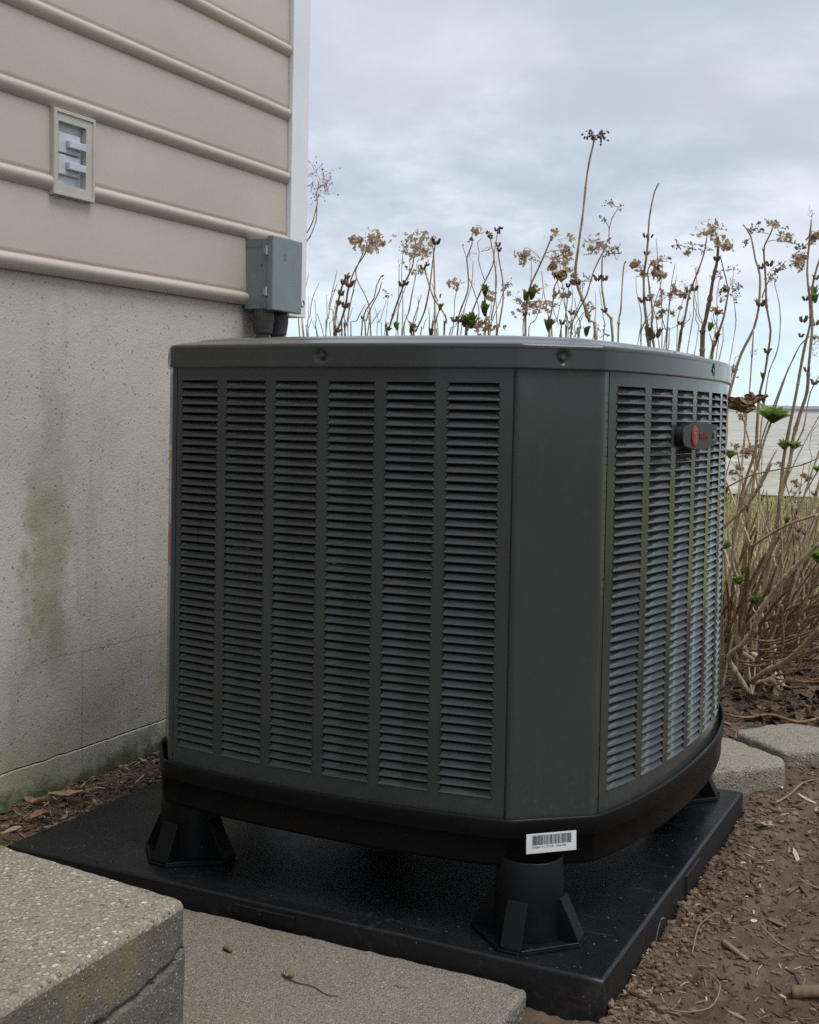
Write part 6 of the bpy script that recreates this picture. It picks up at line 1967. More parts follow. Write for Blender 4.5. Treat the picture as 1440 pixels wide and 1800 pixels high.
["B",[[-0.465,2.31,-0.03,2.4],[-0.555,2.283,0.495,2.0],[-0.586,2.317,0.959,1.8],[-0.581,2.317,1.061,1.6],[-0.557,2.317,1.145,1.3],[-0.557,2.317,1.217,1.1]],[["lace",-0.555,2.308,1.216,0.0249,0.0183]],[]],
["C",[[-0.824,2.226,-0.03,2.6],[-0.833,2.365,0.5,2.2],[-0.794,2.487,0.971,2.0],[-0.795,2.487,1.049,1.7],[-0.804,2.487,1.108,1.4],[-0.813,2.487,1.158,1.1]],[],[]],
["B",[[-0.448,2.192,-0.03,2.6],[-0.434,2.482,0.507,2.2],[-0.421,2.766,0.985,2.0],[-0.417,2.766,1.083,1.7],[-0.43,2.766,1.163,1.4],[-0.425,2.766,1.23,1.1]],[["lace",-0.426,2.773,1.231,0.0204,0.0164]],[]],
["A",[[-0.273,2.013,0.051,3.7],[-0.248,1.988,0.105,3.5],[-0.228,1.963,0.161,3.3],[-0.215,1.938,0.216,3.0],[-0.206,1.913,0.272,2.8]],[],[["node",-0.214,1.934,0.217,0.0093]]],
["A",[[-0.124,1.933,0.164,4.3],[-0.045,1.908,0.211,4.1],[0.033,1.883,0.252,3.8],[0.111,1.858,0.285,3.6],[0.189,1.833,0.313,3.4]],[],[]],
["A",[[-0.214,2.084,0.028,3.9],[-0.136,2.059,0.079,3.4],[-0.058,2.034,0.128,2.9],[0.017,2.009,0.173,2.3],[0.091,1.984,0.215,1.8]],[],[]],
["A",[[-0.295,2.276,0.02,5.2],[-0.281,2.251,0.082,4.8],[-0.264,2.226,0.142,4.3],[-0.243,2.201,0.2,3.9],[-0.218,2.176,0.256,3.4]],[],[["node",-0.242,2.197,0.201,0.01]]],
["A",[[-0.207,2.093,0.128,4.6],[-0.155,2.068,0.173,4.4],[-0.102,2.043,0.214,4.2],[-0.049,2.018,0.252,4.0],[0.004,1.993,0.287,3.8]],[],[]],
["A",[[-0.131,2.072,0.155,4.4],[-0.108,2.047,0.204,3.9],[-0.086,2.022,0.253,3.3],[-0.067,1.997,0.302,2.8],[-0.05,1.972,0.351,2.3]],[],[]],
["A",[[-0.04,1.806,0.09,3.9],[-0.012,1.781,0.144,3.6],[0.02,1.756,0.194,3.4],[0.057,1.731,0.24,3.1],[0.096,1.706,0.282,2.9]],[],[["node",0.057,1.727,0.241,0.0085]]],
["A",[[-0.212,2.226,0.082,4.9],[-0.183,2.201,0.106,4.7],[-0.154,2.176,0.128,4.5],[-0.124,2.151,0.148,4.3],[-0.093,2.126,0.165,4.0]],[],[]],
["A",[[-0.099,1.705,0.184,3.1],[-0.057,1.68,0.242,2.9],[-0.018,1.655,0.301,2.7],[0.019,1.63,0.358,2.4],[0.055,1.605,0.415,2.2]],[],[]],
["A",[[-0.198,2.172,0.028,6.1],[-0.172,2.147,0.119,5.1],[-0.138,2.122,0.206,4.2],[-0.096,2.097,0.288,3.2],[-0.048,2.072,0.365,2.2]],[],[["node",-0.095,2.093,0.288,0.0095]]],
["A",[[-0.265,2.427,0.069,6.9],[-0.224,2.402,0.108,5.9],[-0.186,2.377,0.149,4.9],[-0.15,2.352,0.19,3.9],[-0.117,2.327,0.233,2.9]],[],[]],
["A",[[-0.123,2.338,0.039,3.6],[-0.045,2.313,0.089,3.6],[0.031,2.288,0.138,3.6],[0.104,2.263,0.187,3.6],[0.175,2.238,0.234,3.6]],[],[]],
["A",[[-0.206,2.557,-0.066,7.3],[-0.181,2.532,-0.011,6.3],[-0.153,2.507,0.042,5.3],[-0.121,2.482,0.092,4.3],[-0.086,2.457,0.139,3.3]],[],[["node",-0.12,2.478,0.092,0.0106]]],
["A",[[-0.231,2.333,0.046,5.4],[-0.175,2.308,0.085,4.7],[-0.12,2.283,0.124,4.0],[-0.066,2.258,0.162,3.3],[-0.013,2.233,0.199,2.6]],[],[]],
["A",[[-0.168,2.46,0.004,6.1],[-0.137,2.435,0.047,5.2],[-0.105,2.41,0.089,4.3],[-0.072,2.385,0.128,3.4],[-0.038,2.36,0.165,2.4]],[],[]],
["A",[[-0.14,2.326,-0.038,5.7],[-0.064,2.301,0.035,4.8],[0.015,2.276,0.101,4.0],[0.095,2.251,0.158,3.1],[0.176,2.226,0.207,2.3]],[],[["node",0.095,2.247,0.158,0.0097]]],
["A",[[-0.167,1.785,0.189,3.8],[-0.143,1.76,0.264,3.5],[-0.116,1.735,0.336,3.2],[-0.087,1.71,0.405,2.9],[-0.054,1.685,0.471,2.6]],[],[]],
["A",[[-0.254,1.965,0.105,4.8],[-0.225,1.94,0.161,4.1],[-0.193,1.915,0.214,3.5],[-0.159,1.89,0.265,2.9],[-0.122,1.865,0.312,2.3]],[],[]],
["A",[[-0.041,1.784,0.189,5.6],[0.017,1.759,0.226,4.9],[0.077,1.734,0.256,4.1],[0.137,1.709,0.279,3.4],[0.197,1.684,0.295,2.7]],[],[["node",0.137,1.705,0.279,0.0083]]],
["A",[[-0.362,2.451,-0.073,7.1],[-0.327,2.426,0.016,5.9],[-0.286,2.401,0.1,4.7],[-0.24,2.376,0.181,3.5],[-0.189,2.351,0.256,2.3]],[],[]],
["A",[[-0.223,1.88,0.049,5.2],[-0.211,1.855,0.088,4.6],[-0.198,1.83,0.125,4.1],[-0.183,1.805,0.162,3.6],[-0.166,1.78,0.197,3.0]],[],[]],
["A",[[-0.255,2.12,0.052,3.6],[-0.255,2.095,0.095,3.3],[-0.256,2.07,0.136,3.1],[-0.258,2.045,0.177,2.8],[-0.262,2.02,0.217,2.5]],[],[["node",-0.257,2.041,0.178,0.0097]]],
["A",[[-0.228,2.043,0.135,3.6],[-0.218,2.018,0.214,3.4],[-0.211,1.993,0.292,3.1],[-0.206,1.968,0.369,2.8],[-0.202,1.943,0.444,2.5]],[],[]],
["A",[[-0.231,1.899,0.083,3.9],[-0.227,1.874,0.137,3.7],[-0.221,1.849,0.19,3.6],[-0.213,1.824,0.243,3.5],[-0.203,1.799,0.295,3.3]],[],[]],
["A",[[-0.255,2.552,-0.031,6.1],[-0.219,2.527,-0.009,5.5],[-0.184,2.502,0.013,4.8],[-0.15,2.477,0.035,4.1],[-0.116,2.452,0.057,3.4]],[],[["node",-0.149,2.473,0.035,0.0106]]],
["A",[[-0.161,2.006,0.066,4.1],[-0.142,1.981,0.091,3.6],[-0.124,1.956,0.115,3.2],[-0.107,1.931,0.14,2.7],[-0.091,1.906,0.165,2.3]],[],[]],
["A",[[-0.27,2.209,0.027,3.4],[-0.262,2.184,0.087,3.5],[-0.247,2.159,0.145,3.5],[-0.227,2.134,0.202,3.6],[-0.201,2.109,0.256,3.6]],[],[]],
["A",[[-0.187,2.347,0.014,5.6],[-0.135,2.322,0.073,4.8],[-0.083,2.297,0.13,3.9],[-0.031,2.272,0.185,3.1],[0.021,2.247,0.238,2.2]],[],[["node",-0.03,2.268,0.186,0.0099]]],
["A",[[-0.295,2.178,0.109,6.5],[-0.28,2.153,0.145,5.3],[-0.263,2.128,0.18,4.0],[-0.243,2.103,0.213,2.7],[-0.221,2.078,0.244,1.5]],[],[]],
["A",[[-0.279,2.132,0.045,3.8],[-0.249,2.107,0.088,3.6],[-0.217,2.082,0.129,3.4],[-0.183,2.057,0.167,3.1],[-0.148,2.032,0.203,2.9]],[],[]],
["A",[[-0.188,2.299,0.066,6.2],[-0.117,2.274,0.125,5.5],[-0.05,2.249,0.186,4.8],[0.013,2.224,0.248,4.1],[0.072,2.199,0.31,3.4]],[],[["node",0.013,2.22,0.248,0.0097]]],
["A",[[-0.324,2.474,-0.05,6.3],[-0.307,2.449,0.037,5.6],[-0.28,2.424,0.121,4.9],[-0.245,2.399,0.201,4.2],[-0.202,2.374,0.277,3.5]],[],[]],
["A",[[-0.133,2.195,0.096,5.4],[-0.065,2.17,0.156,4.9],[0.007,2.145,0.208,4.4],[0.08,2.12,0.251,3.9],[0.155,2.095,0.285,3.4]],[],[]],
["A",[[-0.222,2.298,0.108,5.7],[-0.194,2.273,0.134,5.1],[-0.167,2.248,0.16,4.6],[-0.14,2.223,0.185,4.0],[-0.113,2.198,0.209,3.4]],[],[["node",-0.139,2.219,0.185,0.0099]]],
["A",[[-0.141,1.932,0.168,4.2],[-0.117,1.907,0.253,3.5],[-0.098,1.882,0.337,2.8],[-0.085,1.857,0.421,2.2],[-0.077,1.832,0.504,1.5]],[],[]],
["A",[[-0.341,2.411,0.071,3.6],[-0.304,2.386,0.117,3.3],[-0.266,2.361,0.16,2.9],[-0.226,2.336,0.201,2.6],[-0.184,2.311,0.239,2.2]],[],[]],
["A",[[-0.385,2.594,0.066,5.9],[-0.367,2.569,0.149,5.3],[-0.343,2.544,0.23,4.7],[-0.312,2.519,0.308,4.1],[-0.275,2.494,0.382,3.5]],[],[["node",-0.311,2.515,0.308,0.0108]]],
["A",[[-0.161,1.902,0.113,3.9],[-0.111,1.877,0.196,3.5],[-0.065,1.852,0.276,3.1],[-0.021,1.827,0.356,2.8],[0.02,1.802,0.434,2.4]],[],[]],
["A",[[-0.268,2.037,0.063,4.7],[-0.244,2.012,0.097,4.0],[-0.218,1.987,0.129,3.3],[-0.19,1.962,0.159,2.6],[-0.161,1.937,0.185,1.9]],[],[]],
["A",[[-0.288,2.162,0.131,5.1],[-0.274,2.137,0.164,4.3],[-0.263,2.112,0.197,3.6],[-0.256,2.087,0.23,2.9],[-0.252,2.062,0.263,2.1]],[],[["node",-0.255,2.083,0.231,0.0098]]],
["A",[[-0.193,2.056,0.126,6.0],[-0.135,2.031,0.188,5.4],[-0.076,2.006,0.246,4.9],[-0.016,1.981,0.299,4.4],[0.045,1.956,0.348,3.8]],[],[]],
["A",[[-0.295,2.503,0.051,6.5],[-0.259,2.478,0.147,5.9],[-0.221,2.453,0.24,5.3],[-0.18,2.428,0.329,4.7],[-0.136,2.403,0.415,4.2]],[],[]],
["A",[[-0.128,1.717,0.095,5.1],[-0.098,1.692,0.156,4.3],[-0.07,1.667,0.217,3.5],[-0.044,1.642,0.278,2.8],[-0.02,1.617,0.337,2.0]],[],[["node",-0.043,1.638,0.278,0.0084]]],
["A",[[-0.041,1.724,0.185,5.5],[-0.007,1.699,0.264,5.0],[0.027,1.674,0.342,4.5],[0.061,1.649,0.418,3.9],[0.094,1.624,0.491,3.4]],[],[]],
["A",[[-0.312,2.243,0.049,4.4],[-0.297,2.218,0.103,4.3],[-0.278,2.193,0.154,4.2],[-0.255,2.168,0.204,4.1],[-0.228,2.143,0.252,4.0]],[],[]],
["A",[[-0.226,2.028,0.047,4.1],[-0.19,2.003,0.131,3.7],[-0.146,1.978,0.209,3.2],[-0.096,1.953,0.282,2.8],[-0.04,1.928,0.347,2.3]],[],[["node",-0.095,1.949,0.282,0.0092]]],
["A",[[-0.211,2.289,0.121,4.5],[-0.189,2.264,0.201,4.1],[-0.165,2.239,0.279,3.6],[-0.14,2.214,0.355,3.2],[-0.114,2.189,0.43,2.8]],[],[]],
["A",[[-0.176,1.757,0.06,4.9],[-0.164,1.732,0.151,4.3],[-0.153,1.707,0.24,3.6],[-0.145,1.682,0.327,2.9],[-0.139,1.657,0.413,2.3]],[],[]],
["A",[[-0.109,2.21,0.114,6.2],[-0.08,2.185,0.203,5.3],[-0.046,2.16,0.289,4.3],[-0.009,2.135,0.371,3.3],[0.033,2.11,0.449,2.4]],[],[["node",-0.008,2.131,0.371,0.0095]]],
["A",[[-0.063,1.869,0.189,5.0],[-0.016,1.844,0.235,4.2],[0.029,1.819,0.282,3.4],[0.073,1.794,0.327,2.6],[0.114,1.769,0.373,1.7]],[],[]],
["A",[[-0.14,1.752,0.153,5.4],[-0.117,1.727,0.198,4.6],[-0.091,1.702,0.24,3.8],[-0.061,1.677,0.279,3.1],[-0.028,1.652,0.314,2.3]],[],[]],
["A",[[-0.074,1.912,0.071,5.7],[-0.039,1.887,0.097,5.1],[-0.005,1.862,0.121,4.4],[0.03,1.837,0.144,3.8],[0.064,1.812,0.165,3.1]],[],[["node",0.03,1.833,0.144,0.0088]]],
["A",[[-0.152,1.718,0.204,3.5],[-0.125,1.693,0.242,3.5],[-0.101,1.668,0.281,3.5],[-0.081,1.643,0.322,3.4],[-0.065,1.618,0.363,3.4]],[],[]],
["A",[[-0.178,1.755,0.108,4.1],[-0.172,1.73,0.194,3.9],[-0.16,1.705,0.279,3.7],[-0.143,1.68,0.361,3.5],[-0.122,1.655,0.442,3.3]],[],[]],
["A",[[-0.103,1.864,0.155,5.3],[-0.077,1.839,0.19,4.5],[-0.05,1.814,0.225,3.7],[-0.023,1.789,0.258,2.9],[0.003,1.764,0.291,2.2]],[],[["node",-0.023,1.785,0.259,0.0087]]],
["A",[[-0.379,2.564,0.011,4.9],[-0.375,2.539,0.05,4.2],[-0.371,2.514,0.088,3.4],[-0.369,2.489,0.126,2.7],[-0.367,2.464,0.163,1.9]],[],[]],
["A",[[-0.182,2.278,0.003,6.8],[-0.166,2.253,0.09,5.7],[-0.155,2.228,0.175,4.7],[-0.149,2.203,0.259,3.7],[-0.147,2.178,0.342,2.7]],[],[]],
["A",[[-0.055,1.712,0.166,4.6],[-0.04,1.687,0.2,3.8],[-0.025,1.662,0.233,3.0],[-0.009,1.637,0.265,2.2],[0.008,1.612,0.295,1.4]],[],[["node",-0.009,1.633,0.265,0.0083]]],
["A",[[-0.144,2.007,0.041,3.5],[-0.119,1.982,0.059,3.2],[-0.095,1.957,0.078,2.9],[-0.073,1.932,0.097,2.5],[-0.052,1.907,0.118,2.2]],[],[]],
["A",[[-0.136,2.366,0.009,4.3],[-0.079,2.341,0.093,4.0],[-0.022,2.316,0.174,3.7],[0.036,2.291,0.252,3.3],[0.094,2.266,0.325,3.0]],[],[]],
["A",[[-0.047,1.854,0.062,3.2],[-0.006,1.829,0.145,2.8],[0.039,1.804,0.223,2.4],[0.087,1.779,0.297,2.1],[0.138,1.754,0.366,1.7]],[],[["node",0.087,1.775,0.298,0.0085]]],
["A",[[-0.109,1.722,0.082,5.5],[-0.059,1.697,0.15,4.5],[-0.008,1.672,0.216,3.5],[0.041,1.647,0.279,2.5],[0.091,1.622,0.34,1.4]],[],[]],
["A",[[-0.209,1.764,0.163,4.8],[-0.183,1.739,0.222,4.5],[-0.156,1.714,0.279,4.2],[-0.128,1.689,0.335,3.9],[-0.099,1.664,0.389,3.6]],[],[]],
["A",[[-0.296,2.232,0.062,4.3],[-0.272,2.207,0.099,3.6],[-0.252,2.182,0.138,2.9],[-0.236,2.157,0.177,2.3],[-0.223,2.132,0.217,1.6]],[],[["node",-0.235,2.153,0.178,0.0099]]],
["A",[[-0.194,2.562,-0.091,4.4],[-0.167,2.537,-0.064,4.4],[-0.139,2.512,-0.039,4.3],[-0.11,2.487,-0.017,4.2],[-0.081,2.462,0.004,4.2]],[],[]],
["A",[[-0.206,2.025,0.115,4.3],[-0.156,2.0,0.176,4.0],[-0.11,1.975,0.238,3.7],[-0.068,1.95,0.302,3.4],[-0.03,1.925,0.365,3.1]],[],[]],
["A",[[-0.214,1.818,0.088,4.4],[-0.179,1.793,0.165,3.7],[-0.148,1.768,0.242,3.0],[-0.121,1.743,0.319,2.3],[-0.097,1.718,0.395,1.7]],[],[["node",-0.12,1.739,0.319,0.0087]]],
["A",[[-0.174,1.842,0.16,5.4],[-0.1,1.817,0.206,4.7],[-0.028,1.792,0.252,4.0],[0.042,1.767,0.295,3.2],[0.11,1.742,0.337,2.5]],[],[]],
["A",[[-0.228,2.163,0.137,3.6],[-0.212,2.138,0.17,3.2],[-0.199,2.113,0.203,2.7],[-0.188,2.088,0.236,2.2],[-0.18,2.063,0.269,1.7]],[],[]],
["A",[[-0.273,2.229,0.058,3.7],[-0.262,2.204,0.089,3.6],[-0.25,2.179,0.119,3.5],[-0.236,2.154,0.148,3.4],[-0.222,2.129,0.176,3.3]],[],[["node",-0.235,2.15,0.148,0.0099]]],
["A",[[-0.105,2.186,0.143,6.2],[-0.072,2.161,0.199,5.3],[-0.04,2.136,0.254,4.3],[-0.008,2.111,0.308,3.3],[0.023,2.086,0.361,2.4]],[],[]],
["A",[[-0.182,2.335,0.03,5.2],[-0.141,2.31,0.072,4.4],[-0.103,2.285,0.115,3.5],[-0.067,2.26,0.159,2.7],[-0.034,2.235,0.204,1.8]],[],[]],
["A",[[-0.074,1.734,0.088,5.5],[-0.054,1.709,0.12,5.0],[-0.036,1.684,0.153,4.4],[-0.022,1.659,0.186,3.9],[-0.011,1.634,0.22,3.4]],[],[["node",-0.021,1.655,0.187,0.0084]]],
["A",[[-0.22,1.903,0.059,6.2],[-0.216,1.878,0.089,5.1],[-0.212,1.853,0.118,4.0],[-0.207,1.828,0.147,2.8],[-0.202,1.803,0.176,1.7]],[],[]],
["A",[[-0.178,2.083,0.074,5.9],[-0.153,2.058,0.129,5.0],[-0.133,2.033,0.185,4.2],[-0.116,2.008,0.241,3.3],[-0.105,1.983,0.297,2.4]],[],[]],
["A",[[-0.214,2.344,0.024,5.5],[-0.195,2.319,0.051,4.6],[-0.178,2.294,0.079,3.7],[-0.163,2.269,0.108,2.9],[-0.15,2.244,0.137,2.0]],[],[["node",-0.162,2.265,0.108,0.0101]]],
["A",[[-0.318,2.261,-0.0,3.7],[-0.277,2.236,0.072,3.2],[-0.231,2.211,0.14,2.7],[-0.181,2.186,0.204,2.2],[-0.127,2.161,0.262,1.7]],[],[]],
["A",[[-0.252,2.334,0.061,4.1],[-0.196,2.309,0.124,4.0],[-0.145,2.284,0.188,3.8],[-0.099,2.259,0.253,3.7],[-0.058,2.234,0.32,3.6]],[],[]],
["A",[[-0.106,2.104,0.131,4.3],[-0.086,2.079,0.179,3.9],[-0.066,2.054,0.226,3.4],[-0.046,2.029,0.273,2.9],[-0.026,2.004,0.318,2.5]],[],[["node",-0.045,2.025,0.273,0.0093]]],
["A",[[-0.213,2.395,-0.02,4.2],[-0.166,2.37,0.077,4.0],[-0.119,2.345,0.17,3.8],[-0.07,2.32,0.26,3.6],[-0.021,2.295,0.347,3.4]],[],[]],
["A",[[-0.137,2.406,0.058,4.1],[-0.125,2.381,0.099,4.0],[-0.115,2.356,0.139,3.9],[-0.109,2.331,0.18,3.7],[-0.107,2.306,0.22,3.6]],[],[]],
["A",[[-0.269,2.49,0.075,5.6],[-0.218,2.465,0.114,4.6],[-0.169,2.44,0.153,3.6],[-0.122,2.415,0.192,2.6],[-0.076,2.39,0.231,1.6]],[],[["node",-0.121,2.411,0.192,0.0104]]],
["A",[[-0.226,1.92,0.074,5.5],[-0.208,1.895,0.1,5.1],[-0.189,1.87,0.124,4.6],[-0.168,1.845,0.146,4.2],[-0.146,1.82,0.166,3.7]],[],[]],
["A",[[-0.22,2.245,-0.036,5.4],[-0.189,2.22,-0.007,4.9],[-0.159,2.195,0.023,4.5],[-0.131,2.17,0.053,4.0],[-0.105,2.145,0.083,3.5]],[],[]],
["A",[[-0.2,2.396,0.049,4.9],[-0.148,2.371,0.09,4.3],[-0.094,2.346,0.127,3.7],[-0.039,2.321,0.158,3.0],[0.017,2.296,0.185,2.4]],[],[["node",-0.038,2.317,0.159,0.01]]],
["A",[[-0.109,2.104,0.08,5.1],[-0.074,2.079,0.127,4.6],[-0.039,2.054,0.172,4.1],[-0.004,2.029,0.216,3.5],[0.031,2.004,0.258,3.0]],[],[]],
["A",[[-0.209,2.291,0.076,4.8],[-0.153,2.266,0.116,4.6],[-0.095,2.241,0.149,4.3],[-0.035,2.216,0.176,4.0],[0.025,2.191,0.196,3.8]],[],[]],
["A",[[-0.138,2.027,0.056,3.7],[-0.091,2.002,0.132,3.7],[-0.052,1.977,0.209,3.7],[-0.019,1.952,0.288,3.7],[0.006,1.927,0.367,3.7]],[],[["node",-0.019,1.948,0.288,0.0091]]],
["A",[[-0.248,2.3,0.08,3.7],[-0.177,2.275,0.132,3.7],[-0.113,2.25,0.189,3.7],[-0.055,2.225,0.251,3.7],[-0.003,2.2,0.316,3.7]],[],[]],
["A",[[-0.116,2.215,0.02,3.9],[-0.057,2.19,0.088,3.9],[0.002,2.165,0.153,3.9],[0.06,2.14,0.216,3.8],[0.117,2.115,0.276,3.8]],[],[]],
["A",[[-0.161,2.405,0.0,4.3],[-0.108,2.38,0.062,3.7],[-0.051,2.355,0.117,3.1],[0.008,2.33,0.166,2.6],[0.07,2.305,0.208,2.0]],[],[["node",0.008,2.326,0.166,0.01]]],
["A",[[-0.206,1.876,0.168,4.4],[-0.179,1.851,0.259,3.8],[-0.154,1.826,0.348,3.2],[-0.129,1.801,0.435,2.5],[-0.105,1.776,0.52,1.9]],[],[]],
["A",[[-0.266,1.999,0.111,6.2],[-0.254,1.974,0.142,5.1],[-0.243,1.949,0.173,3.9],[-0.233,1.924,0.204,2.7],[-0.225,1.899,0.235,1.5]],[],[]],
["A",[[-0.16,2.377,-0.028,6.1],[-0.148,2.352,0.005,5.0],[-0.137,2.327,0.037,4.0],[-0.126,2.302,0.07,2.9],[-0.117,2.277,0.102,1.8]],[],[["node",-0.126,2.298,0.07,0.0101]]],
["A",[[-0.199,2.059,0.128,4.4],[-0.168,2.034,0.178,4.2],[-0.133,2.009,0.225,3.9],[-0.094,1.984,0.267,3.6],[-0.053,1.959,0.304,3.3]],[],[]],
["A",[[-0.222,2.327,0.108,4.2],[-0.163,2.302,0.16,4.0],[-0.108,2.277,0.213,3.7],[-0.056,2.252,0.267,3.5],[-0.007,2.227,0.321,3.2]],[],[]],
["A",[[-0.167,2.295,0.043,6.4],[-0.116,2.27,0.109,5.6],[-0.07,2.245,0.177,4.8],[-0.03,2.22,0.247,4.0],[0.005,2.195,0.318,3.2]],[],[["node",-0.029,2.216,0.248,0.0098]]],
["A",[[-0.152,2.352,0.035,4.8],[-0.117,2.327,0.086,4.0],[-0.08,2.302,0.133,3.3],[-0.04,2.277,0.177,2.5],[0.003,2.252,0.216,1.7]],[],[]],
["A",[[-0.134,2.044,0.092,5.0],[-0.115,2.019,0.159,4.2],[-0.099,1.994,0.225,3.4],[-0.084,1.969,0.291,2.6],[-0.071,1.944,0.355,1.7]],[],[]],
["A",[[-0.215,2.266,0.114,3.6],[-0.197,2.241,0.174,3.1],[-0.179,2.216,0.233,2.7],[-0.16,2.191,0.291,2.2],[-0.141,2.166,0.347,1.8]],[],[["node",-0.159,2.187,0.291,0.0099]]],
["A",[[-0.19,2.404,0.064,3.5],[-0.143,2.379,0.092,3.6],[-0.098,2.354,0.122,3.6],[-0.054,2.329,0.151,3.7],[-0.011,2.304,0.181,3.7]],[],[]],
["A",[[-0.324,2.594,0.064,7.2],[-0.274,2.569,0.16,6.3],[-0.228,2.544,0.254,5.4],[-0.185,2.519,0.348,4.4],[-0.146,2.494,0.441,3.5]],[],[]],
["A",[[-0.324,2.553,0.025,6.4],[-0.269,2.528,0.111,5.6],[-0.222,2.503,0.198,4.8],[-0.184,2.478,0.287,4.0],[-0.152,2.453,0.378,3.2]],[],[["node",-0.183,2.474,0.288,0.0106]]],
["A",[[-0.313,2.558,-0.079,7.4],[-0.28,2.533,-0.003,6.5],[-0.255,2.508,0.074,5.6],[-0.238,2.483,0.152,4.7],[-0.228,2.458,0.229,3.8]],[],[]],
["A",[[-0.111,1.807,0.129,4.0],[-0.063,1.782,0.189,3.8],[-0.011,1.757,0.242,3.6],[0.044,1.732,0.289,3.4],[0.103,1.707,0.329,3.2]],[],[]],
["A",[[-0.147,2.129,0.101,4.0],[-0.126,2.104,0.141,3.7],[-0.107,2.079,0.181,3.3],[-0.089,2.054,0.22,3.0],[-0.071,2.029,0.259,2.6]],[],[["node",-0.088,2.05,0.221,0.0095]]],
["A",[[-0.227,1.856,0.056,3.5],[-0.22,1.831,0.119,3.5],[-0.216,1.806,0.181,3.5],[-0.214,1.781,0.242,3.5],[-0.216,1.756,0.301,3.5]],[],[]],
["A",[[-0.188,2.465,0.018,6.2],[-0.147,2.44,0.082,5.6],[-0.106,2.415,0.144,4.9],[-0.062,2.39,0.202,4.2],[-0.018,2.365,0.257,3.5]],[],[]],
["A",[[-0.147,2.497,-0.038,5.6],[-0.102,2.472,0.022,4.7],[-0.054,2.447,0.078,3.9],[-0.003,2.422,0.13,3.0],[0.05,2.397,0.176,2.2]],[],[["node",-0.003,2.418,0.13,0.0102]]],
["A",[[-0.16,2.367,0.089,3.5],[-0.127,2.342,0.183,3.2],[-0.089,2.317,0.273,2.9],[-0.046,2.292,0.36,2.6],[-0.0,2.267,0.442,2.3]],[],[]],
["A",[[-0.386,2.612,0.119,3.5],[-0.376,2.602,0.243,3.3],[-0.384,2.592,0.365,3.0],[-0.391,2.582,0.487,2.8],[-0.411,2.572,0.607,2.6],[-0.44,2.562,0.726,2.3]],[["twig",-0.437,2.545,0.726,0.0168,0.0149]],[["green",-0.39,2.578,0.487,0.0186]]],
["A",[[-0.08,2.095,0.284,4.3],[-0.057,2.085,0.376,3.7],[-0.029,2.075,0.467,3.1],[-0.017,2.065,0.555,2.6],[-0.018,2.055,0.642,2.0],[-0.02,2.045,0.727,1.4]],[],[]],
["A",[[-0.408,2.595,0.097,5.2],[-0.375,2.585,0.177,4.5],[-0.341,2.575,0.258,3.7],[-0.316,2.565,0.338,3.0],[-0.285,2.555,0.418,2.2],[-0.265,2.545,0.497,1.5]],[],[]],
["A",[[-0.236,1.876,0.142,4.0],[-0.22,1.866,0.199,3.5],[-0.207,1.856,0.256,3.0],[-0.192,1.846,0.313,2.4],[-0.184,1.836,0.37,1.9],[-0.182,1.826,0.426,1.4]],[],[["green",-0.191,1.842,0.313,0.0151]]],
["A",[[-0.128,1.917,0.253,3.9],[-0.097,1.907,0.359,3.4],[-0.062,1.897,0.465,2.9],[-0.032,1.887,0.569,2.4],[-0.003,1.877,0.671,1.8],[0.002,1.867,0.773,1.3]],[["rust",0.002,1.865,0.773,0.0134,0.0119]],[]],
["A",[[-0.174,2.519,0.206,5.7],[-0.143,2.509,0.299,4.8],[-0.11,2.499,0.392,4.0],[-0.081,2.489,0.486,3.1],[-0.072,2.479,0.58,2.3],[-0.074,2.469,0.674,1.4]],[],[]],
["A",[[-0.256,2.319,0.019,3.7],[-0.205,2.309,0.117,3.3],[-0.16,2.299,0.21,2.8],[-0.103,2.289,0.3,2.4],[-0.047,2.279,0.386,2.0],[-0.041,2.269,0.465,1.5]],[],[["brown",-0.103,2.285,0.301,0.0167]]],
["A",[[-0.322,2.306,0.104,5.4],[-0.316,2.296,0.188,4.6],[-0.303,2.286,0.271,3.8],[-0.289,2.276,0.353,3.0],[-0.276,2.266,0.434,2.2],[-0.26,2.256,0.514,1.4]],[],[]],
["A",[[-0.094,2.204,0.054,3.0],[-0.091,2.194,0.15,2.7],[-0.093,2.184,0.245,2.4],[-0.101,2.174,0.339,2.1],[-0.107,2.164,0.433,1.9],[-0.119,2.154,0.526,1.6]],[["twig",-0.117,2.139,0.527,0.0147,0.0131]],[]],
["A",[[-0.189,1.95,0.089,4.5],[-0.177,1.94,0.139,3.8],[-0.163,1.93,0.188,3.1],[-0.152,1.92,0.236,2.4],[-0.136,1.91,0.284,1.7],[-0.118,1.9,0.331,1.0]],[],[["green",-0.151,1.916,0.237,0.0153]]],
["A",[[-0.105,1.995,0.158,4.1],[-0.083,1.985,0.205,3.5],[-0.058,1.975,0.251,2.9],[-0.029,1.965,0.296,2.4],[-0.005,1.955,0.338,1.8],[0.004,1.945,0.377,1.2]],[],[]],
["A",[[-0.251,2.612,0.016,4.4],[-0.205,2.602,0.155,3.8],[-0.166,2.592,0.291,3.2],[-0.124,2.582,0.426,2.7],[-0.09,2.572,0.559,2.1],[-0.087,2.562,0.689,1.5]],[],[]],
["A",[[-0.04,1.935,0.159,4.5],[-0.043,1.925,0.251,3.8],[-0.05,1.915,0.341,3.1],[-0.06,1.905,0.43,2.4],[-0.083,1.895,0.517,1.7],[-0.109,1.885,0.603,1.0]],[["lace",-0.106,1.869,0.603,0.0137,0.0122]],[["red",-0.059,1.901,0.43,0.0152]]],
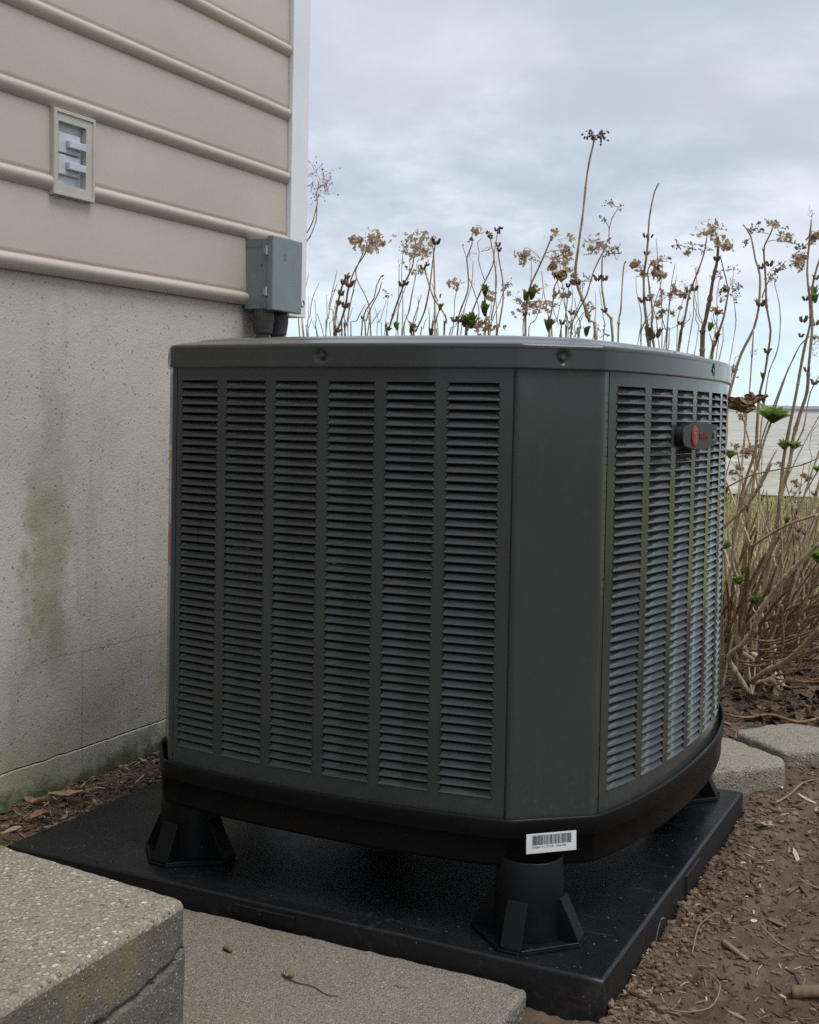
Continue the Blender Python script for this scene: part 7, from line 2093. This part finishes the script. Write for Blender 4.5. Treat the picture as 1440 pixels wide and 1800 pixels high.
["A",[[-0.228,1.814,0.212,4.5],[-0.217,1.804,0.303,3.9],[-0.197,1.794,0.393,3.3],[-0.167,1.784,0.481,2.7],[-0.137,1.774,0.566,2.1],[-0.098,1.764,0.647,1.5]],[],[]],
["A",[[-0.123,2.242,0.198,3.2],[-0.106,2.232,0.251,3.0],[-0.083,2.222,0.303,2.8],[-0.066,2.212,0.353,2.6],[-0.043,2.202,0.401,2.4],[-0.03,2.192,0.448,2.2]],[],[]],
["A",[[-0.273,1.99,0.097,4.9],[-0.277,1.98,0.218,4.3],[-0.289,1.97,0.337,3.7],[-0.305,1.96,0.455,3.1],[-0.33,1.95,0.571,2.5],[-0.364,1.94,0.685,2.0]],[],[["red",-0.304,1.956,0.455,0.0159]]],
["A",[[-0.252,2.104,0.246,4.7],[-0.256,2.094,0.347,4.2],[-0.257,2.084,0.448,3.6],[-0.247,2.074,0.548,3.1],[-0.241,2.064,0.647,2.5],[-0.231,2.054,0.745,2.0]],[["rust",-0.233,2.065,0.745,0.0145,0.0129]],[]],
["A",[[-0.205,2.414,0.136,5.2],[-0.208,2.404,0.21,4.6],[-0.21,2.394,0.285,4.0],[-0.213,2.384,0.359,3.4],[-0.219,2.374,0.432,2.9],[-0.225,2.364,0.505,2.3]],[],[]],
["A",[[-0.125,2.569,0.138,3.4],[-0.096,2.559,0.245,3.1],[-0.074,2.549,0.348,2.8],[-0.076,2.539,0.445,2.6],[-0.077,2.529,0.539,2.3],[-0.079,2.519,0.628,2.0]],[],[["green",-0.075,2.535,0.445,0.0177]]],
["A",[[-0.072,1.909,0.217,4.5],[-0.044,1.899,0.282,4.0],[-0.016,1.889,0.346,3.5],[0.004,1.879,0.409,2.9],[0.011,1.869,0.471,2.4],[0.011,1.859,0.533,1.9]],[],[]],
["A",[[-0.206,2.318,0.049,5.2],[-0.174,2.308,0.174,4.6],[-0.14,2.298,0.297,4.0],[-0.104,2.288,0.418,3.4],[-0.062,2.278,0.536,2.7],[-0.047,2.268,0.65,2.1]],[["lace",-0.046,2.261,0.65,0.015,0.0133]],[]],
["A",[[-0.082,2.132,0.255,2.9],[-0.075,2.122,0.306,2.6],[-0.071,2.112,0.356,2.4],[-0.071,2.102,0.406,2.2],[-0.066,2.092,0.455,1.9],[-0.066,2.082,0.504,1.7]],[],[["brown",-0.07,2.098,0.406,0.0159]]],
["A",[[-0.214,2.377,0.162,3.8],[-0.184,2.367,0.249,3.3],[-0.161,2.357,0.336,2.8],[-0.138,2.347,0.422,2.3],[-0.123,2.337,0.508,1.8],[-0.112,2.327,0.595,1.3]],[],[]],
["A",[[-0.297,2.617,0.036,3.5],[-0.273,2.607,0.115,3.1],[-0.25,2.597,0.193,2.6],[-0.23,2.587,0.271,2.2],[-0.206,2.577,0.349,1.7],[-0.189,2.567,0.426,1.2]],[],[]],
["A",[[-0.192,2.157,0.103,5.1],[-0.188,2.147,0.233,4.5],[-0.189,2.137,0.361,3.8],[-0.202,2.127,0.488,3.2],[-0.224,2.117,0.613,2.5],[-0.257,2.107,0.737,1.8]],[["rust",-0.256,2.1,0.737,0.0147,0.0131]],[["green",-0.201,2.123,0.488,0.0164]]],
["A",[[-0.117,2.251,0.041,4.5],[-0.1,2.241,0.082,3.9],[-0.086,2.231,0.123,3.3],[-0.074,2.221,0.163,2.8],[-0.062,2.211,0.203,2.2],[-0.051,2.201,0.242,1.7]],[],[]],
["A",[[-0.106,2.132,0.117,4.2],[-0.101,2.122,0.192,3.7],[-0.098,2.112,0.268,3.3],[-0.097,2.102,0.342,2.8],[-0.102,2.092,0.416,2.4],[-0.106,2.082,0.489,1.9]],[],[]],
["A",[[-0.286,2.243,0.071,4.9],[-0.262,2.233,0.144,4.3],[-0.236,2.223,0.214,3.7],[-0.207,2.213,0.282,3.1],[-0.172,2.203,0.348,2.5],[-0.133,2.193,0.412,1.9]],[],[["brown",-0.206,2.209,0.283,0.0165]]],
["A",[[-0.148,1.915,0.087,4.7],[-0.131,1.905,0.147,4.1],[-0.121,1.895,0.205,3.5],[-0.106,1.885,0.263,2.8],[-0.088,1.875,0.32,2.2],[-0.075,1.865,0.376,1.6]],[],[]],
["A",[[-0.024,1.847,0.262,3.3],[-0.016,1.837,0.313,2.9],[-0.01,1.827,0.363,2.6],[-0.006,1.817,0.412,2.2],[0.002,1.807,0.461,1.8],[0.005,1.797,0.509,1.4]],[],[]],
["A",[[-0.23,2.361,0.195,3.2],[-0.197,2.351,0.279,3.0],[-0.164,2.341,0.362,2.8],[-0.131,2.331,0.442,2.6],[-0.097,2.321,0.52,2.3],[-0.057,2.311,0.596,2.1]],[],[["green",-0.13,2.327,0.442,0.0168]]],
["A",[[-0.267,2.386,0.176,4.4],[-0.27,2.376,0.269,3.9],[-0.278,2.366,0.36,3.4],[-0.288,2.356,0.451,2.9],[-0.297,2.346,0.541,2.4],[-0.314,2.336,0.63,1.8]],[],[]],
["A",[[-0.2,2.092,0.265,3.2],[-0.18,2.082,0.369,2.8],[-0.152,2.072,0.471,2.4],[-0.113,2.062,0.569,2.0],[-0.071,2.052,0.663,1.6],[-0.026,2.042,0.752,1.2]],[["twig",-0.025,2.033,0.752,0.0141,0.0125]],[]],
["A",[[-0.298,2.45,0.246,3.5],[-0.293,2.44,0.379,3.2],[-0.28,2.43,0.51,2.9],[-0.259,2.42,0.638,2.6],[-0.22,2.41,0.764,2.3],[-0.176,2.4,0.885,2.0]],[],[["red",-0.258,2.416,0.638,0.0174]]],
["A",[[-0.196,1.976,0.265,4.4],[-0.181,1.966,0.343,3.7],[-0.175,1.956,0.421,3.1],[-0.173,1.946,0.497,2.4],[-0.166,1.936,0.574,1.8],[-0.164,1.926,0.649,1.1]],[],[]],
["A",[[-0.117,2.054,0.097,4.9],[-0.122,2.044,0.187,4.3],[-0.132,2.034,0.277,3.7],[-0.148,2.024,0.365,3.2],[-0.172,2.014,0.452,2.6],[-0.196,2.004,0.537,2.0]],[],[]],
["A",[[-0.335,2.622,0.218,3.0],[-0.334,2.612,0.287,2.7],[-0.332,2.602,0.356,2.4],[-0.323,2.592,0.425,2.1],[-0.317,2.582,0.492,1.8],[-0.3,2.572,0.559,1.5]],[["lace",-0.301,2.575,0.559,0.0166,0.0147]],[["green",-0.322,2.588,0.425,0.0184]]],
["A",[[-0.122,2.461,0.154,3.4],[-0.09,2.451,0.222,3.0],[-0.058,2.441,0.289,2.6],[-0.059,2.431,0.353,2.2],[-0.059,2.421,0.417,1.8],[-0.06,2.411,0.48,1.4]],[],[]],
["A",[[-0.359,2.543,0.064,4.6],[-0.328,2.533,0.208,4.1],[-0.307,2.523,0.35,3.6],[-0.292,2.513,0.492,3.1],[-0.284,2.503,0.633,2.6],[-0.278,2.493,0.774,2.1]],[],[]],
["A",[[-0.14,2.348,0.056,4.0],[-0.139,2.338,0.102,3.6],[-0.137,2.328,0.147,3.1],[-0.135,2.318,0.192,2.7],[-0.135,2.308,0.237,2.3],[-0.127,2.298,0.282,1.9]],[],[["red",-0.134,2.314,0.193,0.017]]],
["A",[[-0.264,2.274,0.023,5.3],[-0.235,2.264,0.124,4.5],[-0.205,2.254,0.223,3.6],[-0.174,2.244,0.32,2.8],[-0.143,2.234,0.416,2.0],[-0.117,2.224,0.51,1.2]],[["lace",-0.115,2.209,0.511,0.015,0.0133]],[]],
["A",[[-0.077,1.829,0.176,2.9],[-0.054,1.819,0.288,2.6],[-0.03,1.809,0.397,2.2],[-0.01,1.799,0.505,1.9],[0.016,1.789,0.612,1.6],[0.015,1.779,0.716,1.2]],[],[]],
["A",[[-0.191,2.502,0.184,3.7],[-0.131,2.492,0.318,3.4],[-0.083,2.482,0.453,3.1],[-0.072,2.472,0.589,2.8],[-0.075,2.462,0.727,2.5],[-0.078,2.452,0.866,2.2]],[],[["brown",-0.071,2.468,0.589,0.0174]]],
["A",[[-0.086,2.121,0.227,3.4],[-0.045,2.111,0.314,3.1],[-0.017,2.101,0.402,2.7],[-0.018,2.091,0.49,2.4],[-0.02,2.081,0.579,2.0],[-0.022,2.071,0.669,1.7]],[],[]],
["A",[[-0.247,2.64,0.109,3.5],[-0.207,2.63,0.209,3.2],[-0.165,2.62,0.304,2.8],[-0.116,2.61,0.395,2.5],[-0.085,2.6,0.48,2.2],[-0.086,2.59,0.559,1.8]],[["twig",-0.087,2.596,0.559,0.0163,0.0144]],[]],
["A",[[-0.124,1.998,0.208,4.7],[-0.108,1.988,0.274,4.1],[-0.089,1.978,0.34,3.5],[-0.068,1.968,0.403,2.9],[-0.044,1.958,0.464,2.3],[-0.016,1.948,0.524,1.7]],[],[["brown",-0.068,1.964,0.403,0.0153]]],
["A",[[-0.079,2.038,0.218,3.1],[-0.06,2.028,0.3,2.8],[-0.033,2.018,0.379,2.4],[-0.006,2.008,0.455,2.0],[-0.007,1.998,0.527,1.6],[-0.008,1.988,0.595,1.3]],[],[]],
["A",[[-0.107,2.385,0.009,4.5],[-0.083,2.375,0.097,4.0],[-0.059,2.365,0.184,3.4],[-0.046,2.355,0.27,2.8],[-0.047,2.345,0.353,2.2],[-0.049,2.335,0.437,1.6]],[],[]],
["A",[[-0.14,1.593,0.107,2.0],[-0.112,1.576,0.114,1.7],[-0.085,1.56,0.133,1.4],[-0.058,1.543,0.158,1.2]],[],[]],
["A",[[-0.117,1.604,0.177,2.7],[-0.078,1.588,0.177,2.3],[-0.041,1.571,0.189,1.9],[-0.003,1.554,0.208,1.5]],[],[]],
["A",[[-0.077,1.692,0.16,2.9],[-0.054,1.676,0.165,2.6],[-0.032,1.659,0.183,2.2],[-0.01,1.642,0.207,1.9]],[],[]],
["A",[[-0.1,1.7,0.117,2.8],[-0.033,1.683,0.133,2.5],[0.032,1.666,0.161,2.3],[0.096,1.65,0.194,2.0]],[],[]],
["A",[[-0.108,1.631,0.171,2.3],[-0.055,1.614,0.179,1.9],[-0.003,1.598,0.2,1.5],[0.049,1.581,0.226,1.1]],[],[]],
["A",[[-0.152,1.621,0.118,2.1],[-0.104,1.605,0.114,1.9],[-0.056,1.588,0.123,1.6],[-0.009,1.571,0.138,1.4]],[],[]],
["A",[[-0.121,1.805,0.044,2.5],[-0.05,1.788,0.047,2.0],[0.019,1.772,0.062,1.5],[0.088,1.755,0.085,1.0]],[],[]],
["A",[[0.021,1.523,0.146,1.7],[0.047,1.506,0.153,1.7],[0.072,1.49,0.172,1.6],[0.098,1.473,0.197,1.6]],[],[]],
["A",[[-0.017,1.547,0.092,2.8],[0.034,1.53,0.103,2.5],[0.084,1.514,0.126,2.2],[0.134,1.497,0.154,1.9]],[],[]],
["A",[[0.003,1.613,0.139,1.8],[0.024,1.597,0.144,1.7],[0.045,1.58,0.161,1.5],[0.066,1.563,0.184,1.4]],[],[]],
["A",[[-0.08,1.749,0.064,2.6],[-0.033,1.732,0.08,2.2],[0.013,1.715,0.109,1.8],[0.059,1.699,0.144,1.4]],[],[]],
["A",[[-0.109,1.66,0.114,2.2],[-0.057,1.643,0.124,1.8],[-0.006,1.626,0.145,1.4],[0.044,1.61,0.173,1.0]],[],[]],
["A",[[-0.102,1.459,0.145,2.3],[-0.08,1.442,0.152,2.1],[-0.058,1.425,0.171,2.0],[-0.036,1.409,0.197,1.8]],[],[]],
["A",[[-0.079,1.751,0.158,2.5],[-0.058,1.734,0.161,2.3],[-0.037,1.718,0.177,2.1],[-0.016,1.701,0.199,1.9]],[],[]],
["A",[[-0.008,1.708,0.075,2.2],[0.057,1.691,0.07,1.9],[0.119,1.674,0.077,1.6],[0.182,1.658,0.091,1.2]],[],[]],
["A",[[-0.009,1.453,0.12,2.0],[0.034,1.436,0.119,1.7],[0.076,1.419,0.128,1.4],[0.118,1.403,0.144,1.1]],[],[]],
["A",[[-0.101,1.581,0.083,2.2],[-0.076,1.564,0.092,2.1],[-0.052,1.548,0.113,2.0],[-0.028,1.531,0.14,1.9]],[],[]],
["A",[[-0.051,1.537,0.12,1.7],[0.006,1.52,0.13,1.7],[0.062,1.504,0.152,1.8],[0.117,1.487,0.18,1.9]],[],[]],
["A",[[-0.097,1.605,0.163,2.7],[-0.043,1.588,0.179,2.2],[0.009,1.572,0.206,1.6],[0.062,1.555,0.239,1.1]],[],[]],
["A",[[-0.117,1.576,0.152,2.9],[-0.064,1.559,0.165,2.5],[-0.012,1.543,0.19,2.2],[0.039,1.526,0.221,1.8]],[],[]],
["A",[[-0.076,1.516,0.092,2.9],[-0.055,1.5,0.088,2.5],[-0.034,1.483,0.096,2.2],[-0.014,1.466,0.11,1.9]],[],[]],
["A",[[-0.114,1.835,0.131,2.3],[-0.058,1.819,0.162,2.2],[-0.004,1.802,0.205,2.2],[0.05,1.785,0.254,2.1]],[],[]],
["A",[[-0.146,1.697,0.135,2.5],[-0.08,1.681,0.135,2.3],[-0.015,1.664,0.149,2.0],[0.05,1.647,0.168,1.8]],[],[]],
["A",[[-0.117,1.496,0.134,2.7],[-0.082,1.479,0.135,2.3],[-0.049,1.463,0.147,1.9],[-0.015,1.446,0.166,1.5]],[],[]],
["A",[[-0.118,1.759,0.093,2.8],[-0.078,1.743,0.11,2.6],[-0.039,1.726,0.139,2.3],[-0.0,1.709,0.175,2.1]],[],[]],
["A",[[-0.175,1.761,0.079,3.0],[-0.137,1.744,0.082,2.6],[-0.1,1.728,0.097,2.2],[-0.063,1.711,0.119,1.8]],[],[]]
]

# ================================================================== SHRUBS
LABELS = {
    'A': ((-0.16, 1.86, 0.0), 'large bare hydrangea shrub at the right, with thick tan canes and fresh green leaf rosettes'),
    'B': ((-0.52, 2.15, 0.0), 'dry hydrangea with rusty flower heads above the rounded right corner of the air conditioner'),
    'C': ((-0.85, 2.25, 0.0), 'dry hydrangea with the tallest single stem and a dark seed head at its tip'),
    'D': ((-1.25, 2.30, 0.0), 'dry hydrangea behind the middle of the air conditioner with thick green buds low down'),
    'E': ((-1.75, 2.60, 0.0), 'dry hydrangea next to the house corner, with many thin grey shoots and red buds'),
}
SHRUB = {}
for k, (loc, lab_) in LABELS.items():
    e = empty('hydrangea_shrub', loc)
    tag(e, lab_, 'shrub', 'hydrangea shrubs behind the air conditioner')
    SHRUB[k] = e
rs = random.Random(31)


def floret(mb, c, r, mi=0):
    """four papery sepals"""
    ax = Vector((rs.gauss(0, 1), rs.gauss(0, 1), rs.gauss(0, 1) + 0.4)).normalized()
    a = ax.orthogonal().normalized()
    b_ = ax.cross(a)
    st_ = rs.uniform(0, PI)
    for k in range(rs.choice((3, 4, 4))):
        an = st_ + k * PI / 2 + rs.uniform(-0.3, 0.3)
        d_ = a * math.cos(an) + b_ * math.sin(an)
        s_ = ax.cross(d_)
        cup = ax * r * rs.uniform(-0.2, 0.7)
        w = r * rs.uniform(0.42, 0.62)
        m_ = c + d_ * r * 0.55 + cup * 0.35
        mb.add([c, m_ + s_ * w, c + d_ * r + cup, m_ - s_ * w], [(0, 1, 2, 3)], mi)


def octa(mb, c, r, mi=0):
    d_ = [Vector((r, 0, 0)), Vector((0, r, 0)), Vector((-r, 0, 0)), Vector((0, -r, 0)), Vector((0, 0, r * 1.3)), Vector((0, 0, -r))]
    mb.add([c + q for q in d_], [(0, 1, 4), (1, 2, 4), (2, 3, 4), (3, 0, 4), (1, 0, 5), (2, 1, 5), (3, 2, 5), (0, 3, 5)], mi)


def thin(mb, a, b_, r, mi=0):
    mid_ = a.lerp(b_, 0.5) + Vector((rs.gauss(0, 1), rs.gauss(0, 1), rs.gauss(0, 0.6))) * (b_ - a).length * 0.10
    mb.tube([a, mid_, b_], [r, r * 0.85, r * 0.7], 4, mi, cap=False)


def flower_head(kind, c, rx, ry, foot, parent):
    mb = MB()
    mats = {'tan': ('tan', 'greytwig'), 'rust': ('rust', 'greytwig'), 'lace': ('purple', 'greytwig'), 'berry': ('berry', 'greytwig'), 'twig': ('purple', 'greytwig')}[kind]
    area = (rx / 0.03) * (ry / 0.03)
    n = {'tan': 40, 'rust': 46, 'lace': 58, 'berry': 80, 'twig': 20}[kind]
    n = max(6, int(n * min(1.6, max(0.25, area))))
    hub = c.lerp(foot, 0.6) if (foot - c).length < 3 * max(rx, ry) else c - Vector((0, 0, ry))
    clumps = []
    for q in range(max(3, int(n / 6))):
        v = Vector((rs.gauss(0, 1), rs.gauss(0, 1), rs.gauss(0, 1)))
        v = v.normalized() * rs.uniform(0.55, 1.1)
        clumps.append(c + Vector((v.x * rx, v.y * rx * 0.9, v.z * ry)))
    for q in clumps:
        thin(mb, hub, q, 0.0008, 1)
    sc_ = 0.0055 if kind in ('tan', 'rust') else 0.0
    for i in range(n):
        q = rs.choice(clumps)
        k = 0.32
        p = q + Vector((rs.gauss(0, rx * k), rs.gauss(0, rx * k), rs.gauss(0, ry * k)))
        if kind in ('tan', 'rust'):
            floret(mb, p, rs.uniform(0.0060, 0.0120) * (1.0 if rx > 0.015 else 0.8))
            if i % 3 == 0:
                thin(mb, q, p, 0.0005, 1)
        elif kind == 'lace':
            thin(mb, q, p, 0.00055, 1)
            octa(mb, p, rs.uniform(0.0016, 0.0032))
            if i % 6 == 0:
                floret(mb, p, rs.uniform(0.003, 0.006))
        elif kind == 'berry':
            octa(mb, p, rs.uniform(0.0026, 0.0050))
        else:
            thin(mb, q, p + Vector((rs.gauss(0, rx * 0.4), 0, abs(rs.gauss(0, ry * 0.4)))), 0.0006, 1)
            if i % 3 == 0:
                octa(mb, p, 0.0016)
    o = mb.build('flower_head', [M[mats[0]], M[mats[1]]])
    o.parent = parent
    return o


def shrivelled(c, rx, rz, mt, parent):
    """a dried leaf folded and torn into a ragged clump"""
    mb = MB()
    for k in range(5):
        N_ = 8
        ax = Vector((1, rs.uniform(-0.4, 0.4), rs.uniform(-0.5, 0.5))).normalized()
        sd_ = ax.cross(Vector((rs.gauss(0, 1), rs.gauss(0, 1), rs.gauss(0, 1)))).normalized()
        nn = ax.cross(sd_)
        o_ = c + Vector((rs.uniform(-0.45, 0.45) * rx, rs.uniform(-0.3, 0.3) * rx, rs.uniform(-0.4, 0.4) * rz))
        ph = rs.uniform(0, 30)
        vs = []
        for i in range(N_):
            u = i / (N_ - 1) * 2 - 1
            for j in range(N_):
                v = j / (N_ - 1) * 2 - 1
                e = max(0.05, 1 - u * u) ** 0.6
                p = o_ + ax * u * rx * 0.75 + sd_ * v * e * rz * 0.75 * (1 + 0.5 * nz(u, v, ph, 3.0))
                p += nn * rz * (0.9 * nz(u, v, ph, 1.7) + 0.35 * nz(u, v, ph + 9, 4.5))
                vs.append(p)
        mb.add(vs, [(i * N_ + j, (i + 1) * N_ + j, (i + 1) * N_ + j + 1, i * N_ + j + 1) for i in range(N_ - 1) for j in range(N_ - 1)])
    o = mb.build('dead_leaf', M[mt], smooth=False)
    o.parent = parent
    return o


def leafblade(mb, base, d_, L, w, up, fold=0.25):
    d_ = d_.normalized()
    s_ = d_.cross(up)
    if s_.length < 1e-4:
        s_ = Vector((1, 0, 0))
    s_.normalize()
    nn = s_.cross(d_)
    row = []
    for t, ww, bend in ((0, 0.25, 0), (0.3, 0.85, 0.02), (0.6, 1.0, 0.10), (0.85, 0.55, 0.22), (1.0, 0.04, 0.34)):
        c = base + d_ * L * t - nn * L * bend * 0.5
        row.append((c - s_ * w * ww / 2 + nn * w * fold * ww, c, c + s_ * w * ww / 2 + nn * w * fold * ww))
    vs = [p for r_ in row for p in r_]
    fs = []
    for i in range(4):
        for j in range(2):
            fs.append((i * 3 + j, i * 3 + j + 1, (i + 1) * 3 + j + 1, (i + 1) * 3 + j))
    mb.add(vs, fs)


def bud(kind, c, w, axis_, parent):
    mb = MB()
    w *= 1.45 if kind in ('green', 'leafy') else 1.05
    if kind in ('green', 'leafy'):
        n = 7 if kind == 'green' else 12
        sp_ = 0.20 if kind == 'green' else 0.75
        L0 = w * (1.0 if kind == 'green' else 0.72)
        for i in range(n):
            a = i * 2.4 + rs.uniform(-0.3, 0.3)
            tier = i / n
            d_ = axis_ * (1.0 - 0.3 * (1 - tier)) + Vector((math.cos(a), math.sin(a), 0)) * sp_ * (1.15 - tier * 0.6) * rs.uniform(0.7, 1.2)
            leafblade(mb, c - axis_ * w * 0.45 + Vector((math.cos(a), math.sin(a), 0)) * w * 0.05, d_, L0 * rs.uniform(0.8, 1.15), w * rs.uniform(0.34, 0.5), axis_)
        o = mb.build('leaf_rosette' if kind == 'leafy' else 'leaf_bud', M['green' if (kind == 'leafy' or rs.random() < 0.45) else 'olive'], smooth=True)
    else:
        for s_ in ((-1, 1) if w > 0.012 else (rs.choice((-1, 1)),)):
            a = rs.uniform(-0.5, 0.5)
            side_ = Vector((math.cos(a), math.sin(a), 0)) * s_
            d_ = (axis_ + side_ * 0.45).normalized()
            L = w * rs.uniform(0.9, 1.3)
            r = w * 0.26
            b0 = c + side_ * w * 0.10 - axis_ * L * 0.4
            q = d_.to_track_quat('Z', 'Y').to_matrix().to_4x4()
            mb.lathe([(0.0004, 0), (r * 0.7, L * 0.15), (r, L * 0.38), (r * 0.75, L * 0.65), (r * 0.28, L * 0.88), (0.0003, L)], 7, Matrix.Translation(b0) @ q)
            for k in range(3):
                an = rs.uniform(0, 2 * PI)
                leafblade(mb, b0 + d_ * L * 0.25 + Vector((math.cos(an), math.sin(an), 0)) * r * 0.6, d_ + Vector((math.cos(an), math.sin(an), 0)) * 0.14, L * 0.75, r * 1.2, d_)
        o = mb.build('bud', M[{'red': 'bud_red', 'brown': 'bud_brown', 'dark': 'berry'}[kind]], smooth=True)
    o.parent = parent
    return o


for sk, pts, heads, buds in STEMS:
    root = SHRUB[sk]
    loc = root.location
    P = [Vector(p[:3]) for p in pts]
    R = [p[3] / 1000.0 for p in pts]
    nodes = [b_ for b_ in buds if b_[0] == 'node']
    # smooth the line, thicken it a little at every leaf joint
    Q, RR = [], []
    for i in range(len(P) - 1):
        k = max(2, min(6, int((P[i + 1] - P[i]).length / 0.02)))
        for q in range(k):
            t = q / k
            p0, p1, p2, p3 = P[max(i - 1, 0)], P[i], P[i + 1], P[min(i + 2, len(P) - 1)]
            Q.append(0.5 * ((2 * p1) + (-p0 + p2) * t + (2 * p0 - 5 * p1 + 4 * p2 - p3) * t * t + (-p0 + 3 * p1 - 3 * p2 + p3) * t ** 3))
            RR.append((R[i] + (R[i + 1] - R[i]) * t) * (1 + 0.12 * rs.uniform(-1, 1)))
    Q.append(P[-1])
    RR.append(R[-1])
    thick = max(R) > 0.0026
    mb = MB()
    mb.tube(Q, RR, 8 if thick else 5)
    run = 0.0
    gap = rs.uniform(0.06, 0.13)
    for i in range(1, len(Q) - 1):
        run += (Q[i] - Q[i - 1]).length
        if run > gap and R[0] > 0.0012:
            run, gap = 0.0, rs.uniform(0.07, 0.15)
            d_ = (Q[i + 1] - Q[i - 1]).normalized()
            mb.tube([Q[i] - d_ * RR[i] * 1.1, Q[i] - d_ * RR[i] * 0.35, Q[i] + d_ * RR[i] * 0.35, Q[i] + d_ * RR[i] * 1.1], [RR[i] * 1.02, RR[i] * 1.27, RR[i] * 1.27, RR[i] * 1.02], 8 if thick else 5, cap=False)
            if rs.random() < 0.5:
                an = rs.uniform(0, 2 * PI)
                sd_ = Vector((math.cos(an), math.sin(an), 0.5)).normalized()
                mb.tube([Q[i] + sd_ * RR[i] * 0.8, Q[i] + sd_ * RR[i] * 1.9 + Vector((0, 0, RR[i] * 0.6)), Q[i] + sd_ * RR[i] * 2.3 + Vector((0, 0, RR[i] * 1.8))], [RR[i] * 0.5, RR[i] * 0.45, RR[i] * 0.1], 5)
    for b_ in nodes:
        c = Vector(b_[1:4])
        i = min(range(len(Q)), key=lambda k: (Q[k] - c).length)
        i = max(1, min(len(Q) - 2, i))
        d_ = (Q[i + 1] - Q[i - 1]).normalized()
        w = max(RR[i] * 1.2, min(b_[4] * 0.5, RR[i] * 1.5))
        mb.tube([Q[i] - d_ * w * 1.4, Q[i] - d_ * w * 0.4, Q[i] + d_ * w * 0.5, Q[i] + d_ * w * 1.3], [RR[i] * 0.9, w, w * 0.95, RR[i] * 0.9], 8, cap=False)
    mb.v = [(v[0] - loc.x, v[1] - loc.y, v[2] - loc.z) for v in mb.v]
    so = mb.build('stem', M['shaded_cane' if (sk == 'A' and max(p.z for p in P) < 0.50 and max(R) < 0.0062) else 'bark' if max(R) > 0.0019 else 'greytwig'], root, smooth=True)
    holder = so

    def shift(o):
        o.location = -loc
    for hd in heads:
        c = Vector(hd[1:4])
        if hd[0] in ('leaf', 'deadleaf'):
            shift(shrivelled(c, hd[4], hd[5], 'paleleaf' if hd[0] == 'leaf' else 'deadleaf', so))
            continue
        foot = min(Q, key=lambda q: (q - c).length)
        shift(flower_head(hd[0], c, hd[4], hd[5], foot, so))
    for b_ in buds:
        if b_[0] == 'node':
            continue
        c = Vector(b_[1:4])
        i = min(range(len(Q)), key=lambda k: (Q[k] - c).length)
        i = max(1, min(len(Q) - 2, i))
        ax = (Q[i + 1] - Q[i - 1]).normalized()
        if ax.z < 0:
            ax = -ax
        ax = (ax + Vector((0, 0, 0.6))).normalized()
        shift(bud(b_[0], c, b_[4], ax, so))
